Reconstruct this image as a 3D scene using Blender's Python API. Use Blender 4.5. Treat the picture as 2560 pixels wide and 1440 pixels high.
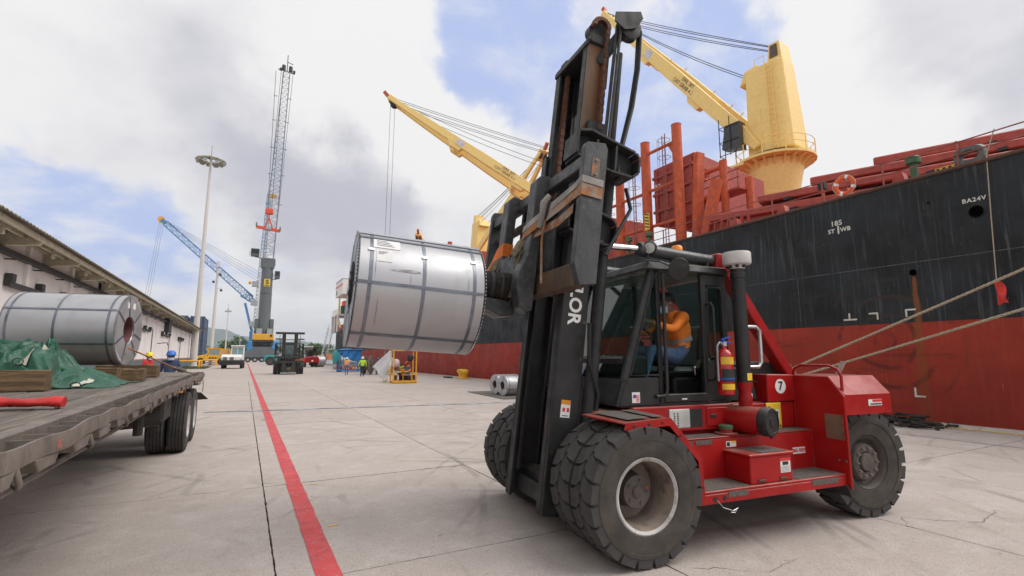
import bpy, bmesh, math, random
from mathutils import Vector, Matrix
R=math.radians; sin=math.sin; cos=math.cos; PI=math.pi
for o in list(bpy.data.objects): bpy.data.objects.remove(o)
scene=bpy.context.scene; COL=scene.collection
# ---------------------------------------------------------------- camera
cam=bpy.data.cameras.new('camera'); camo=bpy.data.objects.new('camera',cam); COL.objects.link(camo)
cam.sensor_width=36; cam.lens=17.44; cam.clip_start=.05; cam.clip_end=20000
camo.location=(0,0,1.85); camo.rotation_euler=(R(90+7.806),0,R(-28.09)); scene.camera=camo
scene.view_settings.view_transform='Standard'; scene.view_settings.look='None'
scene.view_settings.gamma=1; scene.view_settings.exposure=0.42; scene.view_settings.use_curve_mapping=False
SUN_EL,SUN_AZ=52,122      # azimuth measured from +Y towards +X
# ---------------------------------------------------------------- sky
def build_world():
    w=bpy.data.worlds.new('World'); scene.world=w; w.use_nodes=True
    nt=w.node_tree; N=nt.nodes; L=nt.links; N.clear()
    def nd(t,**k):
        n=N.new(t)
        for a,b in k.items(): setattr(n,a,b)
        return n
    def math_(op,a,b=None,c=None,clamp=False):
        n=nd('ShaderNodeMath',operation=op); n.use_clamp=clamp
        for i,v in enumerate((a,b,c)):
            if v is None: continue
            if isinstance(v,(int,float)): n.inputs[i].default_value=v
            else: L.new(v,n.inputs[i])
        return n.outputs[0]
    tc=nd('ShaderNodeTexCoord'); D=tc.outputs['Generated']
    sky=nd('ShaderNodeTexSky',sky_type='NISHITA'); sky.sun_disc=False
    sky.sun_elevation=R(SUN_EL); sky.sun_rotation=R(SUN_AZ); sky.air_density=1.0; sky.dust_density=1.5; sky.ozone_density=2.0
    sep=nd('ShaderNodeSeparateXYZ'); L.new(D,sep.inputs[0])
    zc=math_('ADD',math_('MAXIMUM',sep.outputs[2],0.0),.22)
    comb=nd('ShaderNodeCombineXYZ')
    L.new(math_('DIVIDE',sep.outputs[0],zc),comb.inputs[0]); L.new(math_('DIVIDE',sep.outputs[1],zc),comb.inputs[1])
    def noise(scale,detail,rough,off,dist=0):
        m=nd('ShaderNodeMapping'); m.inputs['Location'].default_value=off; L.new(comb.outputs[0],m.inputs[0])
        n=nd('ShaderNodeTexNoise'); n.inputs['Scale'].default_value=scale; n.inputs['Detail'].default_value=detail
        n.inputs['Roughness'].default_value=rough; n.inputs['Distortion'].default_value=dist; L.new(m.outputs[0],n.inputs[0]); return n.outputs[0]
    wn=nd('ShaderNodeTexNoise'); wn.inputs['Scale'].default_value=3.4; wn.inputs['Detail'].default_value=7; wn.inputs['Roughness'].default_value=.58; L.new(D,wn.inputs[0])
    w1=nd('ShaderNodeVectorMath',operation='SUBTRACT'); L.new(wn.outputs['Color'],w1.inputs[0]); w1.inputs[1].default_value=(.5,.5,.5)
    w2=nd('ShaderNodeVectorMath',operation='SCALE'); L.new(w1.outputs[0],w2.inputs[0]); w2.inputs['Scale'].default_value=.42
    w3=nd('ShaderNodeVectorMath',operation='ADD'); L.new(D,w3.inputs[0]); L.new(w2.outputs[0],w3.inputs[1])
    w4=nd('ShaderNodeVectorMath',operation='NORMALIZE'); L.new(w3.outputs[0],w4.inputs[0]); DW=w4.outputs[0]
    n1=noise(1.5,9,.56,(3.1,1.7,.4),.15); n2=noise(2.6,8,.58,(8.2,4.4,2.0),.1)
    def blob(az,el,rad,amt):
        v=(sin(R(az))*cos(R(el)),cos(R(az))*cos(R(el)),sin(R(el)))
        d=nd('ShaderNodeVectorMath',operation='DOT_PRODUCT'); L.new(DW,d.inputs[0]); d.inputs[1].default_value=v
        mr=nd('ShaderNodeMapRange',interpolation_type='SMOOTHSTEP'); L.new(d.outputs['Value'],mr.inputs[0])
        mr.inputs[1].default_value=cos(R(rad)); mr.inputs[2].default_value=1.0; mr.inputs[3].default_value=0; mr.inputs[4].default_value=amt
        return mr.outputs[0]
    def total(base,bl):
        t=base
        for b in bl: t=math_('ADD',t,blob(*b))
        return t
    # cloud cover: noise plus the large banks and gaps seen overhead
    cov=total(math_('ADD',math_('MULTIPLY',math_('SUBTRACT',n1,.5),1.3),.70),COVER)
    mask=nd('ShaderNodeMapRange',interpolation_type='SMOOTHSTEP'); L.new(cov,mask.inputs[0])
    mask.inputs[1].default_value=.20; mask.inputs[2].default_value=.66
    shade=total(math_('ADD',math_('MULTIPLY',math_('SUBTRACT',n2,.5),.95),.80),SHADE)
    sh=nd('ShaderNodeMapRange',interpolation_type='SMOOTHSTEP'); L.new(shade,sh.inputs[0]); sh.inputs[1].default_value=0; sh.inputs[2].default_value=1
    cc=nd('ShaderNodeMix',data_type='RGBA'); L.new(sh.outputs[0],cc.inputs[0]); cc.inputs[6].default_value=(*CLOUD_DARK,1); cc.inputs[7].default_value=(*CLOUD_LIGHT,1)
    sk=nd('ShaderNodeMix',data_type='RGBA'); sk.inputs[0].default_value=.85; L.new(sky.outputs[0],sk.inputs[6]); sk.inputs[7].default_value=(*THIN_VEIL,1)
    wi=nd('ShaderNodeMapRange',interpolation_type='SMOOTHSTEP'); L.new(noise(3.3,9,.62,(1.3,7.7,5.0),.4),wi.inputs[0]); wi.inputs[1].default_value=.40; wi.inputs[2].default_value=.72; wi.inputs[4].default_value=.75
    sw=nd('ShaderNodeMix',data_type='RGBA'); L.new(wi.outputs[0],sw.inputs[0]); L.new(sk.outputs[2],sw.inputs[6]); sw.inputs[7].default_value=(*CLOUD_LIGHT,1); sk=sw
    mx=nd('ShaderNodeMix',data_type='RGBA'); L.new(mask.outputs[0],mx.inputs[0]); L.new(sk.outputs[2],mx.inputs[6]); L.new(cc.outputs[2],mx.inputs[7])
    bg=nd('ShaderNodeBackground'); bg.inputs['Strength'].default_value=.1; L.new(mx.outputs[2],bg.inputs[0])
    out=nd('ShaderNodeOutputWorld'); L.new(bg.outputs[0],out.inputs[0])
# azimuth, elevation, angular radius (degrees), amount
COVER=[(26,35,9,-.42),(34,30,9,-.40),(38,36,8,-.26),(44,22,10,-.48),(49,28,11,-.48),(53,35,8,-.26),(-20,14,8,-.42),(-14,12,7,-.42),(-9,9,6,-.36),(-20,9,7,-.34),(31,22,4,-.15),
       (0,30,18,.28),(12,24,12,.3),(-18,26,12,.3),(70,25,14,.30),(38,19,5,.25)]
SHADE=[(7,15,12,-.50),(0,19,11,-.26),(14,13,9,-.42),(-9,23,12,-.20),(74,27,10,-.26),(80,20,10,-.22),(90,30,14,-.2),(18,27,9,.4),(11,34,13,.3),(-14,31,9,.2),(64,23,9,.3),(60,31,9,.25),(-8,4,7,.3)]
CLOUD_DARK=(4.05,4.05,4.6); CLOUD_LIGHT=(6.9,6.85,6.85); THIN_VEIL=(3.9,4.65,7.1)
build_world()
sl=bpy.data.lights.new('sun','SUN'); so=bpy.data.objects.new('sun',sl); COL.objects.link(so)
sl.energy=2.0; sl.angle=R(48); sl.color=(1,.96,.9)
so.rotation_euler=Vector((-sin(R(SUN_AZ))*cos(R(SUN_EL)),-cos(R(SUN_AZ))*cos(R(SUN_EL)),-sin(R(SUN_EL)))).to_track_quat('-Z','Y').to_euler()
# ---------------------------------------------------------------- materials
def mat(name,c,rough=.6,metal=0,var=.18,scale=4,c2=None,cov=.35,wscale=6,sharp=.12,c3=None,scov=.4,sscale=8,bump=0,bscale=40,spec=.5,coat=0,emit=0,rand=0,stretch=None,dust=None,detail=6):
    m=bpy.data.materials.new(name); m.use_nodes=True; nt=m.node_tree; N=nt.nodes; L=nt.links
    b=N['Principled BSDF']; b.inputs['Roughness'].default_value=rough; b.inputs['Metallic'].default_value=metal
    b.inputs['Specular IOR Level'].default_value=spec; b.inputs['Coat Weight'].default_value=coat
    tc=N.new('ShaderNodeTexCoord'); O=tc.outputs['Object']
    def noise(s,d,st=None,off=(0,0,0),r=.6):
        mp=N.new('ShaderNodeMapping'); mp.inputs['Location'].default_value=off; L.new(O,mp.inputs[0])
        if st: mp.inputs['Scale'].default_value=st
        n=N.new('ShaderNodeTexNoise'); n.inputs['Scale'].default_value=s; n.inputs['Detail'].default_value=d; n.inputs['Roughness'].default_value=r
        L.new(mp.outputs[0],n.inputs[0]); return n.outputs[0]
    def mixc(f,a,bb,mode='MIX'):
        x=N.new('ShaderNodeMix'); x.data_type='RGBA'; x.blend_type=mode
        for i,v in ((0,f),(6,a),(7,bb)):
            if isinstance(v,(int,float)): x.inputs[i].default_value=v
            elif isinstance(v,tuple): x.inputs[i].default_value=(*v,1)
            else: L.new(v,x.inputs[i])
        return x.outputs[2]
    def rng(s,a,bb,lo=0,hi=1):
        x=N.new('ShaderNodeMapRange'); x.interpolation_type='SMOOTHSTEP'; L.new(s,x.inputs[0])
        for i,v in zip((1,2,3,4),(a,bb,lo,hi)): x.inputs[i].default_value=v
        return x.outputs[0]
    n1=noise(scale,detail,stretch)
    lo=tuple(max(0,x*(1-var)) for x in c); hi=tuple(min(1,x*(1+var)) for x in c)
    col=mixc(rng(n1,.3,.7),lo,hi)
    if c3: col=mixc(rng(noise(sscale,4,(1,1,.09),(3,1,7)),1-scov-.18,1-scov+.18,0,.85),col,c3)
    if c2: col=mixc(rng(noise(wscale,8,stretch,(5,2,9)),1-cov-sharp,1-cov+sharp),col,c2)
    if dust:
        ge=N.new('ShaderNodeNewGeometry'); sp=N.new('ShaderNodeSeparateXYZ'); L.new(ge.outputs['Normal'],sp.inputs[0])
        mu=N.new('ShaderNodeMath'); mu.operation='MULTIPLY'; L.new(rng(sp.outputs[2],.5,.95,0,.8),mu.inputs[0]); L.new(rng(noise(5,6),.3,.6,.3,1),mu.inputs[1])
        col=mixc(mu.outputs[0],col,dust)
    if rand:
        oi=N.new('ShaderNodeObjectInfo'); col=mixc(1.0,col,mixc(oi.outputs['Random'],(1-rand,)*3,(1+rand,)*3),'MULTIPLY')
    L.new(col,b.inputs['Base Color'])
    rr=rng(noise(scale*2.3,5,stretch,(1,8,3)),.3,.7,max(.04,rough-.12),min(1,rough+.12)); L.new(rr,b.inputs['Roughness'])
    if bump:
        bp=N.new('ShaderNodeBump'); bp.inputs['Strength'].default_value=bump; bp.inputs['Distance'].default_value=.02
        L.new(noise(bscale,5,stretch),bp.inputs['Height']); L.new(bp.outputs[0],b.inputs['Normal'])
    if emit: b.inputs['Emission Color'].default_value=(*c,1); b.inputs['Emission Strength'].default_value=emit
    return m
def glass(name,tint=(.42,.58,.54),alpha=.25,rough=.03):
    m=bpy.data.materials.new(name); m.use_nodes=True; nt=m.node_tree; N=nt.nodes; L=nt.links; N.clear()
    out=N.new('ShaderNodeOutputMaterial'); tr=N.new('ShaderNodeBsdfTransparent'); tr.inputs[0].default_value=(*tint,1)
    gl=N.new('ShaderNodeBsdfGlossy'); gl.inputs['Roughness'].default_value=rough; gl.inputs[0].default_value=(.9,.9,.9,1)
    fr=N.new('ShaderNodeFresnel'); fr.inputs[0].default_value=1.5
    ad=N.new('ShaderNodeMath'); ad.operation='MULTIPLY'; ad.inputs[1].default_value=alpha*.55; L.new(fr.outputs[0],ad.inputs[0])
    mx=N.new('ShaderNodeMixShader'); L.new(ad.outputs[0],mx.inputs[0]); L.new(tr.outputs[0],mx.inputs[1]); L.new(gl.outputs[0],mx.inputs[2])
    L.new(mx.outputs[0],out.inputs[0]); return m
# ---------------------------------------------------------------- mesh helpers
def frame(d,up=(0,0,1)):
    d=Vector(d).normalized(); up=Vector(up)
    if abs(d.dot(up))>.99: up=Vector((1,0,0))
    x=up.cross(d).normalized(); return x,d.cross(x),d
class MB:
    def __init__(s): s.v=[]; s.f=[]
    def add(s,vs,fs):
        b=len(s.v); s.v+=[tuple(v) for v in vs]; s.f+=[tuple(i+b for i in f) for f in fs]; return s
    def hexa(s,p): return s.add(p,[(0,3,2,1),(4,5,6,7),(0,1,5,4),(1,2,6,5),(2,3,7,6),(3,0,4,7)])
    def box(s,x0,x1,y0,y1,z0,z1): return s.hexa([(x0,y0,z0),(x1,y0,z0),(x1,y1,z0),(x0,y1,z0),(x0,y0,z1),(x1,y0,z1),(x1,y1,z1),(x0,y1,z1)])
    def bar(s,p,q,w,h,up=(0,0,1),w2=None,h2=None):
        p=Vector(p); q=Vector(q); x,y,d=frame(q-p,up); w2=w if w2 is None else w2; h2=h if h2 is None else h2
        vs=[]
        for o,a,b in ((p,w,h),(q,w2,h2)):
            for i,j in ((-1,-1),(1,-1),(1,1),(-1,1)): vs.append(o+x*(i*a/2)+y*(j*b/2))
        return s.hexa(vs)
    def prism(s,poly,a,b,ax='y'):
        n=len(poly)
        def P(u,w,t): return {'y':(u,t,w),'x':(t,u,w),'z':(u,w,t)}[ax]
        vs=[P(u,w,a) for u,w in poly]+[P(u,w,b) for u,w in poly]
        return s.add(vs,[tuple(range(n-1,-1,-1)),tuple(range(n,2*n))]+[(i,(i+1)%n,n+(i+1)%n,n+i) for i in range(n)])
    def cyl(s,p,q,r,r2=None,n=12,caps=True):
        p=Vector(p); q=Vector(q); r2=r if r2 is None else r2; x,y,d=frame(q-p); vs=[]
        for o,rr in ((p,r),(q,r2)):
            for i in range(n): a=2*PI*i/n; vs.append(o+x*(rr*cos(a))+y*(rr*sin(a)))
        fs=[(i,(i+1)%n,n+(i+1)%n,n+i) for i in range(n)]
        if caps: fs+=[tuple(range(n-1,-1,-1)),tuple(range(n,2*n))]
        return s.add(vs,fs)
    def tube(s,pts,r,n=8,caps=True,closed=False):
        pts=[Vector(p) for p in pts]; m=len(pts); vs=[]; px=None
        for k,p in enumerate(pts):
            a=pts[(k-1)%m] if (k or closed) else p; b=pts[(k+1)%m] if (k<m-1 or closed) else p
            d=(b-a).normalized()
            if px is None: px,py,_=frame(d)
            else:
                px=(px-d*px.dot(d)).normalized(); py=d.cross(px)
            rr=r[k] if isinstance(r,(list,tuple)) else r
            for i in range(n): t=2*PI*i/n; vs.append(p+px*(rr*cos(t))+py*(rr*sin(t)))
        fs=[]
        for k in range(m if closed else m-1):
            k2=(k+1)%m
            for i in range(n): fs.append((k*n+i,k*n+(i+1)%n,k2*n+(i+1)%n,k2*n+i))
        if caps and not closed: fs+=[tuple(range(n-1,-1,-1)),tuple(range((m-1)*n,m*n))]
        return s.add(vs,fs)
    def lathe(s,prof,o=(0,0,0),ax=(0,0,1),n=24,closed=False,cap=True):
        o=Vector(o); x,y,d=frame(ax); m=len(prof); vs=[]
        for r,h in prof:
            for i in range(n): a=2*PI*i/n; vs.append(o+d*h+x*(r*cos(a))+y*(r*sin(a)))
        fs=[]
        for k in range(m if closed else m-1):
            k2=(k+1)%m
            for i in range(n): fs.append((k*n+i,k*n+(i+1)%n,k2*n+(i+1)%n,k2*n+i))
        if not closed and cap:
            if prof[0][0]>1e-4: fs.append(tuple(range(n-1,-1,-1)))
            if prof[-1][0]>1e-4: fs.append(tuple(range((m-1)*n,m*n)))
        return s.add(vs,fs)
    def quad(s,*p): return s.add(p,[tuple(range(len(p)))])
    def grid(s,fn,nu,nv):
        vs=[fn(i/nu,j/nv) for j in range(nv+1) for i in range(nu+1)]
        return s.add(vs,[(j*(nu+1)+i,j*(nu+1)+i+1,(j+1)*(nu+1)+i+1,(j+1)*(nu+1)+i) for j in range(nv) for i in range(nu)])
    def mesh(s,name,smooth=None):
        me=bpy.data.meshes.new(name); me.from_pydata(s.v,[],s.f); me.validate()
        bm=bmesh.new(); bm.from_mesh(me); bmesh.ops.remove_doubles(bm,verts=bm.verts,dist=1e-5); bmesh.ops.recalc_face_normals(bm,faces=bm.faces); bm.to_mesh(me); bm.free()
        if smooth:
            for p in me.polygons: p.use_smooth=True
            me.set_sharp_from_angle(angle=R(smooth))
        return me
    def build(s,name,m,parent=None,smooth=None,bevel=0,seg=1,label=None):
        o=bpy.data.objects.new(name,s.mesh(name,smooth)); COL.objects.link(o); (o.data.materials.append(m) if m else None) if m else None
        if parent: o.parent=parent
        if bevel:
            b=o.modifiers.new('bevel','BEVEL'); b.width=bevel; b.segments=seg; b.limit_method='ANGLE'; b.angle_limit=R(35)
        if label: o['label']=label
        return o
def part(name,me,m,parent,loc=(0,0,0),rot=(0,0,0)):
    o=bpy.data.objects.new(name,me); COL.objects.link(o); o.parent=parent; o.location=loc; o.rotation_euler=rot
    if m and not me.materials: me.materials.append(m)
    return o
def tag(o,label,cat,group=None):
    o['label']=label; o['category']=cat
    if group: o['group']=group
    return o
def struct(o): o['kind']='structure'; return o
def thing(name,label,cat,loc=(0,0,0),rz=0,group=None):
    o=bpy.data.objects.new(name,None); COL.objects.link(o); o.location=loc; o.rotation_euler=(0,0,rz); return tag(o,label,cat,group)
def clone(root,loc=None,rz=None,label=None,group=None):
    def cp(o,par):
        c=o.copy(); COL.objects.link(c); c.parent=par
        for ch in o.children: cp(ch,c)
        return c
    r=cp(root,None)
    if loc is not None: r.location=loc
    if rz is not None: r.rotation_euler=(0,0,rz)
    if label: r['label']=label
    if group: r['group']=group
    return r
def text(s,name,size,M,m,parent,ext=.002,bold=0,align='CENTER',label=None,spacing=1.0):
    cu=bpy.data.curves.new(name,'FONT'); cu.body=s; cu.size=size; cu.extrude=ext; cu.align_x=align; cu.align_y='CENTER'; cu.offset=bold; cu.resolution_u=3; cu.space_character=spacing
    t=bpy.data.objects.new('tmp',cu); COL.objects.link(t); bpy.context.view_layer.update()
    me=bpy.data.meshes.new_from_object(t.evaluated_get(bpy.context.evaluated_depsgraph_get())); bpy.data.objects.remove(t); bpy.data.curves.remove(cu)
    o=bpy.data.objects.new(name,me); COL.objects.link(o); me.materials.clear(); me.materials.append(m)
    o.parent=parent; o.matrix_basis=M
    if label: o['label']=label
    return o
def basis(o,x,y):
    x=Vector(x).normalized(); y=Vector(y); z=x.cross(y).normalized(); y=z.cross(x)
    M=Matrix((x,y,z)).transposed().to_4x4(); M.translation=Vector(o); return M
def arc(c,r,a0,a1,n,pl='xz',z=0):
    out=[]
    for i in range(n+1):
        a=R(a0+(a1-a0)*i/n); u,w=c[0]+r*cos(a),c[1]+r*sin(a)
        out.append({'xz':(u,z,w),'xy':(u,w,z),'yz':(z,u,w)}[pl])
    return out
def bez(p0,p1,p2,p3,n):
    p0,p1,p2,p3=map(Vector,(p0,p1,p2,p3)); return [p0*(1-t)**3+p1*3*t*(1-t)**2+p2*3*t*t*(1-t)+p3*t**3 for t in [i/n for i in range(n+1)]]
def sagline(p,q,sag,n=12):
    p=Vector(p); q=Vector(q); return [p.lerp(q,i/n)-Vector((0,0,sag*4*(i/n)*(1-i/n))) for i in range(n+1)]
# ---------------------------------------------------------------- quay ground
random.seed(4)
def concrete_mat():
    m=bpy.data.materials.new('concrete'); m.use_nodes=True; nt=m.node_tree; N=nt.nodes; L=nt.links; b=N['Principled BSDF']
    tc=N.new('ShaderNodeTexCoord'); O=tc.outputs['Object']
    def noise(s,d,st=(1,1,1),r=.6,dist=0):
        mp=N.new('ShaderNodeMapping'); mp.inputs['Scale'].default_value=st; L.new(O,mp.inputs[0])
        n=N.new('ShaderNodeTexNoise'); n.inputs['Scale'].default_value=s; n.inputs['Detail'].default_value=d; n.inputs['Roughness'].default_value=r; n.inputs['Distortion'].default_value=dist
        L.new(mp.outputs[0],n.inputs[0]); return n.outputs[0]
    def rng(s,a,bb,lo=0,hi=1):
        x=N.new('ShaderNodeMapRange'); x.interpolation_type='SMOOTHSTEP'; L.new(s,x.inputs[0])
        for i,v in zip((1,2,3,4),(a,bb,lo,hi)): x.inputs[i].default_value=v
        return x.outputs[0]
    def mix(f,a,c):
        x=N.new('ShaderNodeMix'); x.data_type='RGBA'
        for i,v in ((0,f),(6,a),(7,c)):
            if isinstance(v,(int,float)): x.inputs[i].default_value=v
            elif isinstance(v,tuple): x.inputs[i].default_value=(*v,1)
            else: L.new(v,x.inputs[i])
        return x.outputs[2]
    def mul(a,c):
        x=N.new('ShaderNodeMath'); x.operation='MULTIPLY'; L.new(a,x.inputs[0])
        if isinstance(c,(int,float)): x.inputs[1].default_value=c
        else: L.new(c,x.inputs[1])
        return x.outputs[0]
    oi=N.new('ShaderNodeObjectInfo')
    col=mix(oi.outputs['Random'],(.435,.375,.34),(.495,.435,.40))
    col=mix(rng(noise(.45,8,r=.65),.35,.68,0,.75),col,(.40,.345,.31))
    col=mix(rng(noise(2.6,8),.45,.75,0,.5),col,(.60,.55,.52))
    col=mix(rng(noise(70,3),.48,.68,0,.9),col,(.27,.235,.215))          # fine aggregate
    col=mix(rng(noise(140,2),.6,.75,0,.5),col,(.66,.61,.57))
    col=mix(rng(noise(13,6,r=.75),.50,.72,0,.75),col,(.33,.285,.255))
    col=mix(rng(noise(28,5,r=.8),.54,.70,0,.7),col,(.62,.565,.53))
    col=mix(rng(noise(.9,9,r=.7),.56,.72,0,.5),col,(.34,.30,.27))
    # rubber scuffs: arcs and long wheel tracks
    for sc,off,st,amt in ((.23,(4,-9,0),(1,1,1),.34),(.17,(-7,-16,0),(1,1,1),.34),(.3,(-16,3,0),(1,1,1),.26),(.21,(-2,-7,0),(1,1,1),.3)):
        mp=N.new('ShaderNodeMapping'); mp.inputs['Location'].default_value=off; L.new(O,mp.inputs[0])
        wv=N.new('ShaderNodeTexWave'); wv.wave_type='RINGS'; wv.rings_direction='SPHERICAL'; wv.inputs['Scale'].default_value=sc; wv.inputs['Distortion'].default_value=3; wv.inputs['Detail'].default_value=3; wv.inputs['Detail Scale'].default_value=.6
        L.new(mp.outputs[0],wv.inputs[0])
        col=mix(mul(mul(rng(wv.outputs[1],.978,.998),rng(noise(.33+sc*.3,3),.48,.62)),amt),col,(.13,.12,.115))
    col=mix(mul(rng(noise(7,6,(1,.05,1)),.62,.78),.4),col,(.20,.185,.175))
    # sparse pits and small dark chips
    vo=N.new('ShaderNodeTexVoronoi'); vo.inputs['Scale'].default_value=3.2; vo.inputs['Randomness'].default_value=1; 
    nn=noise(9,4); va=N.new('ShaderNodeVectorMath'); va.operation='ADD'; L.new(O,va.inputs[0])
    cb=N.new('ShaderNodeCombineXYZ'); L.new(mul(nn,.25),cb.inputs[0]); L.new(mul(nn,.1),cb.inputs[1]); L.new(cb.outputs[0],va.inputs[1]); L.new(va.outputs[0],vo.inputs[0])
    pit=mul(rng(vo.outputs['Distance'],.035,.075,1,0),rng(noise(.8,2),.5,.6))
    col=mix(mul(pit,.8),col,(.09,.08,.075))
    L.new(col,b.inputs['Base Color']); b.inputs['Roughness'].default_value=.82; b.inputs['Specular IOR Level'].default_value=.3
    bp=N.new('ShaderNodeBump'); bp.inputs['Strength'].default_value=.5; bp.inputs['Distance'].default_value=.012; L.new(noise(38,6,r=.7),bp.inputs['Height']); L.new(bp.outputs[0],b.inputs['Normal'])
    return m
M_conc=concrete_mat(); M_joint=mat('joint_dirt',(.05,.043,.037),.95,scale=20,var=.5)
SX=[.35+3.09*k for k in range(-4,6)]; SX[-1]=16.35; SY=[4.7+3.5*k for k in range(-3,12)]
X0,X1,Y0,Y1=SX[0],SX[-1],SY[0],SY[-1]
g=MB()
for a,b,c,d in ((-900,X0,-60,1500),(X1,16.7,-60,1500),(X0,X1,-60,Y0),(X0,X1,Y1,1500)): g.quad((a,c,0),(b,c,0),(b,d,0),(a,d,0))
ground=struct(g.build('ground',M_conc))
gb=MB(); gb.quad((X0-.01,Y0-.01,-.035),(X1+.01,Y0-.01,-.035),(X1+.01,Y1+.01,-.035),(X0-.01,Y1+.01,-.035)); gb.build('joint_bed',M_joint,ground)
def slab(x0,x1,y0,y1,wj):
    step=.07 if y0<16 else .3; pts=[]
    def edge(a,b,n,fx):
        for i in range(n):
            t=i/n; x=a[0]+(b[0]-a[0])*t; y=a[1]+(b[1]-a[1])*t; j=random.uniform(0,.007)+(random.random()<.05)*random.uniform(0,.02)
            pts.append((x+fx[0]*j,y+fx[1]*j))
    nx=int((x1-x0)/step); ny=int((y1-y0)/step); h=wj
    edge((x0+h,y0+h),(x1-h,y0+h),nx,(0,1)); edge((x1-h,y0+h),(x1-h,y1-h),ny,(-1,0)); edge((x1-h,y1-h),(x0+h,y1-h),nx,(0,-1)); edge((x0+h,y1-h),(x0+h,y0+h),ny,(1,0))
    m=MB(); n=len(pts); zt=random.uniform(-.002,.001)
    m.add([(x,y,zt) for x,y in pts]+[(x,y,-.04) for x,y in pts],[tuple(range(n))]+[(i,n+i,n+(i+1)%n,(i+1)%n) for i in range(n)])
    return m.build('slab',M_conc,ground)
for i in range(len(SX)-1):
    for j in range(len(SY)-1): slab(SX[i],SX[i+1],SY[j],SY[j+1],.004 if i%2 else .006)
def crack(pts,w,seed):
    random.seed(seed); P=[]
    for a,b in zip(pts,pts[1:]):
        n=max(2,int(math.dist(a,b)/.06))
        for i in range(n): t=i/n; P.append((a[0]+(b[0]-a[0])*t+random.gauss(0,.02),a[1]+(b[1]-a[1])*t+random.gauss(0,.02)))
    P.append(pts[-1]); vs=[]
    for k,(x,y) in enumerate(P):
        a=P[max(0,k-1)]; b=P[min(len(P)-1,k+1)]; l=math.dist(a,b) or 1; nx,ny=-(b[1]-a[1])/l,(b[0]-a[0])/l; ww=w*.4*random.uniform(.2,1)
        vs+=[(x+nx*ww,y+ny*ww,.0035),(x-nx*ww,y-ny*ww,.0035)]
    MB().add(vs,[(2*i,2*i+1,2*i+3,2*i+2) for i in range(len(P)-1)]).build('crack',M_joint,ground)
crack([(2.6,8.1),(2.9,8.28),(3.2,8.12),(3.5,8.3)],.012,1); crack([(2.7,8.25),(3.05,8.05),(3.4,8.2)],.008,2)
crack([(6.5,4.3),(6.2,5.2),(5.6,5.6)],.012,3); crack([(6.5,3.0),(6.8,3.2),(7.4,2.7),(8.2,2.8)],.010,4); crack([(3.6,3.4),(4.1,3.0),(4.6,3.05)],.008,5)
crack([(-1.6,8.0),(-.6,8.3),(.3,7.9)],.006,6); crack([(3.5,12.0),(4.5,13.2),(6.4,13.6)],.006,7)
M_red=mat('red_line_paint',(.52,.055,.06),.65,scale=3,var=.15,c2=(.36,.25,.23),cov=.36,wscale=17,sharp=.07,c3=(.30,.07,.07),scov=.3,sscale=4)
M_yel=mat('yellow_line_paint',(.66,.40,.07),.7,c2=(.34,.29,.25),cov=.45,wscale=9,sharp=.12)
def strip(name,x0,x1,y0,y1,m,seed,z=.004,step=.25):
    random.seed(seed); b=MB(); n=int((y1-y0)/step); vs=[]
    for i in range(n+1):
        y=y0+(y1-y0)*i/n; vs+=[(x0+random.uniform(-.006,.006),y,z),(x1+random.uniform(-.006,.006),y,z)]
    b.add(vs,[(2*i,2*i+1,2*i+3,2*i+2) for i in range(n)]); return struct(b.build(name,m))
strip('red_line',.65,.855,-3,60,M_red,1); strip('red_line',.65,.855,60,230,M_red,9,z=.006,step=4)
strip('yellow_edge_line',16.2,16.42,-10,160,M_yel,2,z=.005,step=1); strip('red_edge_line',13.98,14.08,-10,30,mat('faded_red_paint',(.5,.15,.14),.7,c2=(.38,.33,.31),cov=.6,wscale=7),3,z=.005)
for x,y in ((.95,8.0),(.9,9.1),(1.0,18.5),(.92,6.0)):
    MB().box(x,x+random.uniform(.05,.12),y,y+.03,.001,.004).build('paint_fleck',M_yel,ground)
# quay edge kerb, quay wall, water
kb=MB(); kb.prism([(16.42,0),(16.7,0),(16.7,.07),(16.47,.07)],-60,1500,'y'); struct(kb.build('quay_kerb',M_conc))
struct(MB().box(16.4,16.7,-60,1500,-6,-.002).build('quay_wall',M_conc))
M_water=mat('harbour_water',(.03,.05,.05),.12,scale=.5,bump=.4,bscale=2.5)
struct(MB().quad((16.7,-300,-2.2),(3000,-300,-2.2),(3000,6000,-2.2),(16.7,6000,-2.2)).build('water',M_water))
# distant land: low hills
M_hill=mat('wooded_hill',(.055,.085,.06),.9,scale=.01)
def hill(u,v):
    x=-2600+5200*u; y=3300+900*v; 
    h=(180*math.exp(-((x+330)/330)**2)+95*math.exp(-((x-260)/420)**2)+70*math.exp(-((x-900)/300)**2)+55*math.exp(-((x+1300)/500)**2))*(1-abs(v-.5)*2)**.8
    return (x,y,max(0,h+14*sin(x*.013)*sin(v*7)+6*sin(x*.041)))
struct(MB().grid(hill,160,10).build('hills',M_hill,smooth=180))
struct(MB().quad((-3000,1500,-.5),(16,1500,-.5),(16,3400,-.5),(-3000,3400,-.5)).build('far_ground',mat('far_scrub',(.09,.11,.06),.9,scale=.02)))
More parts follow.
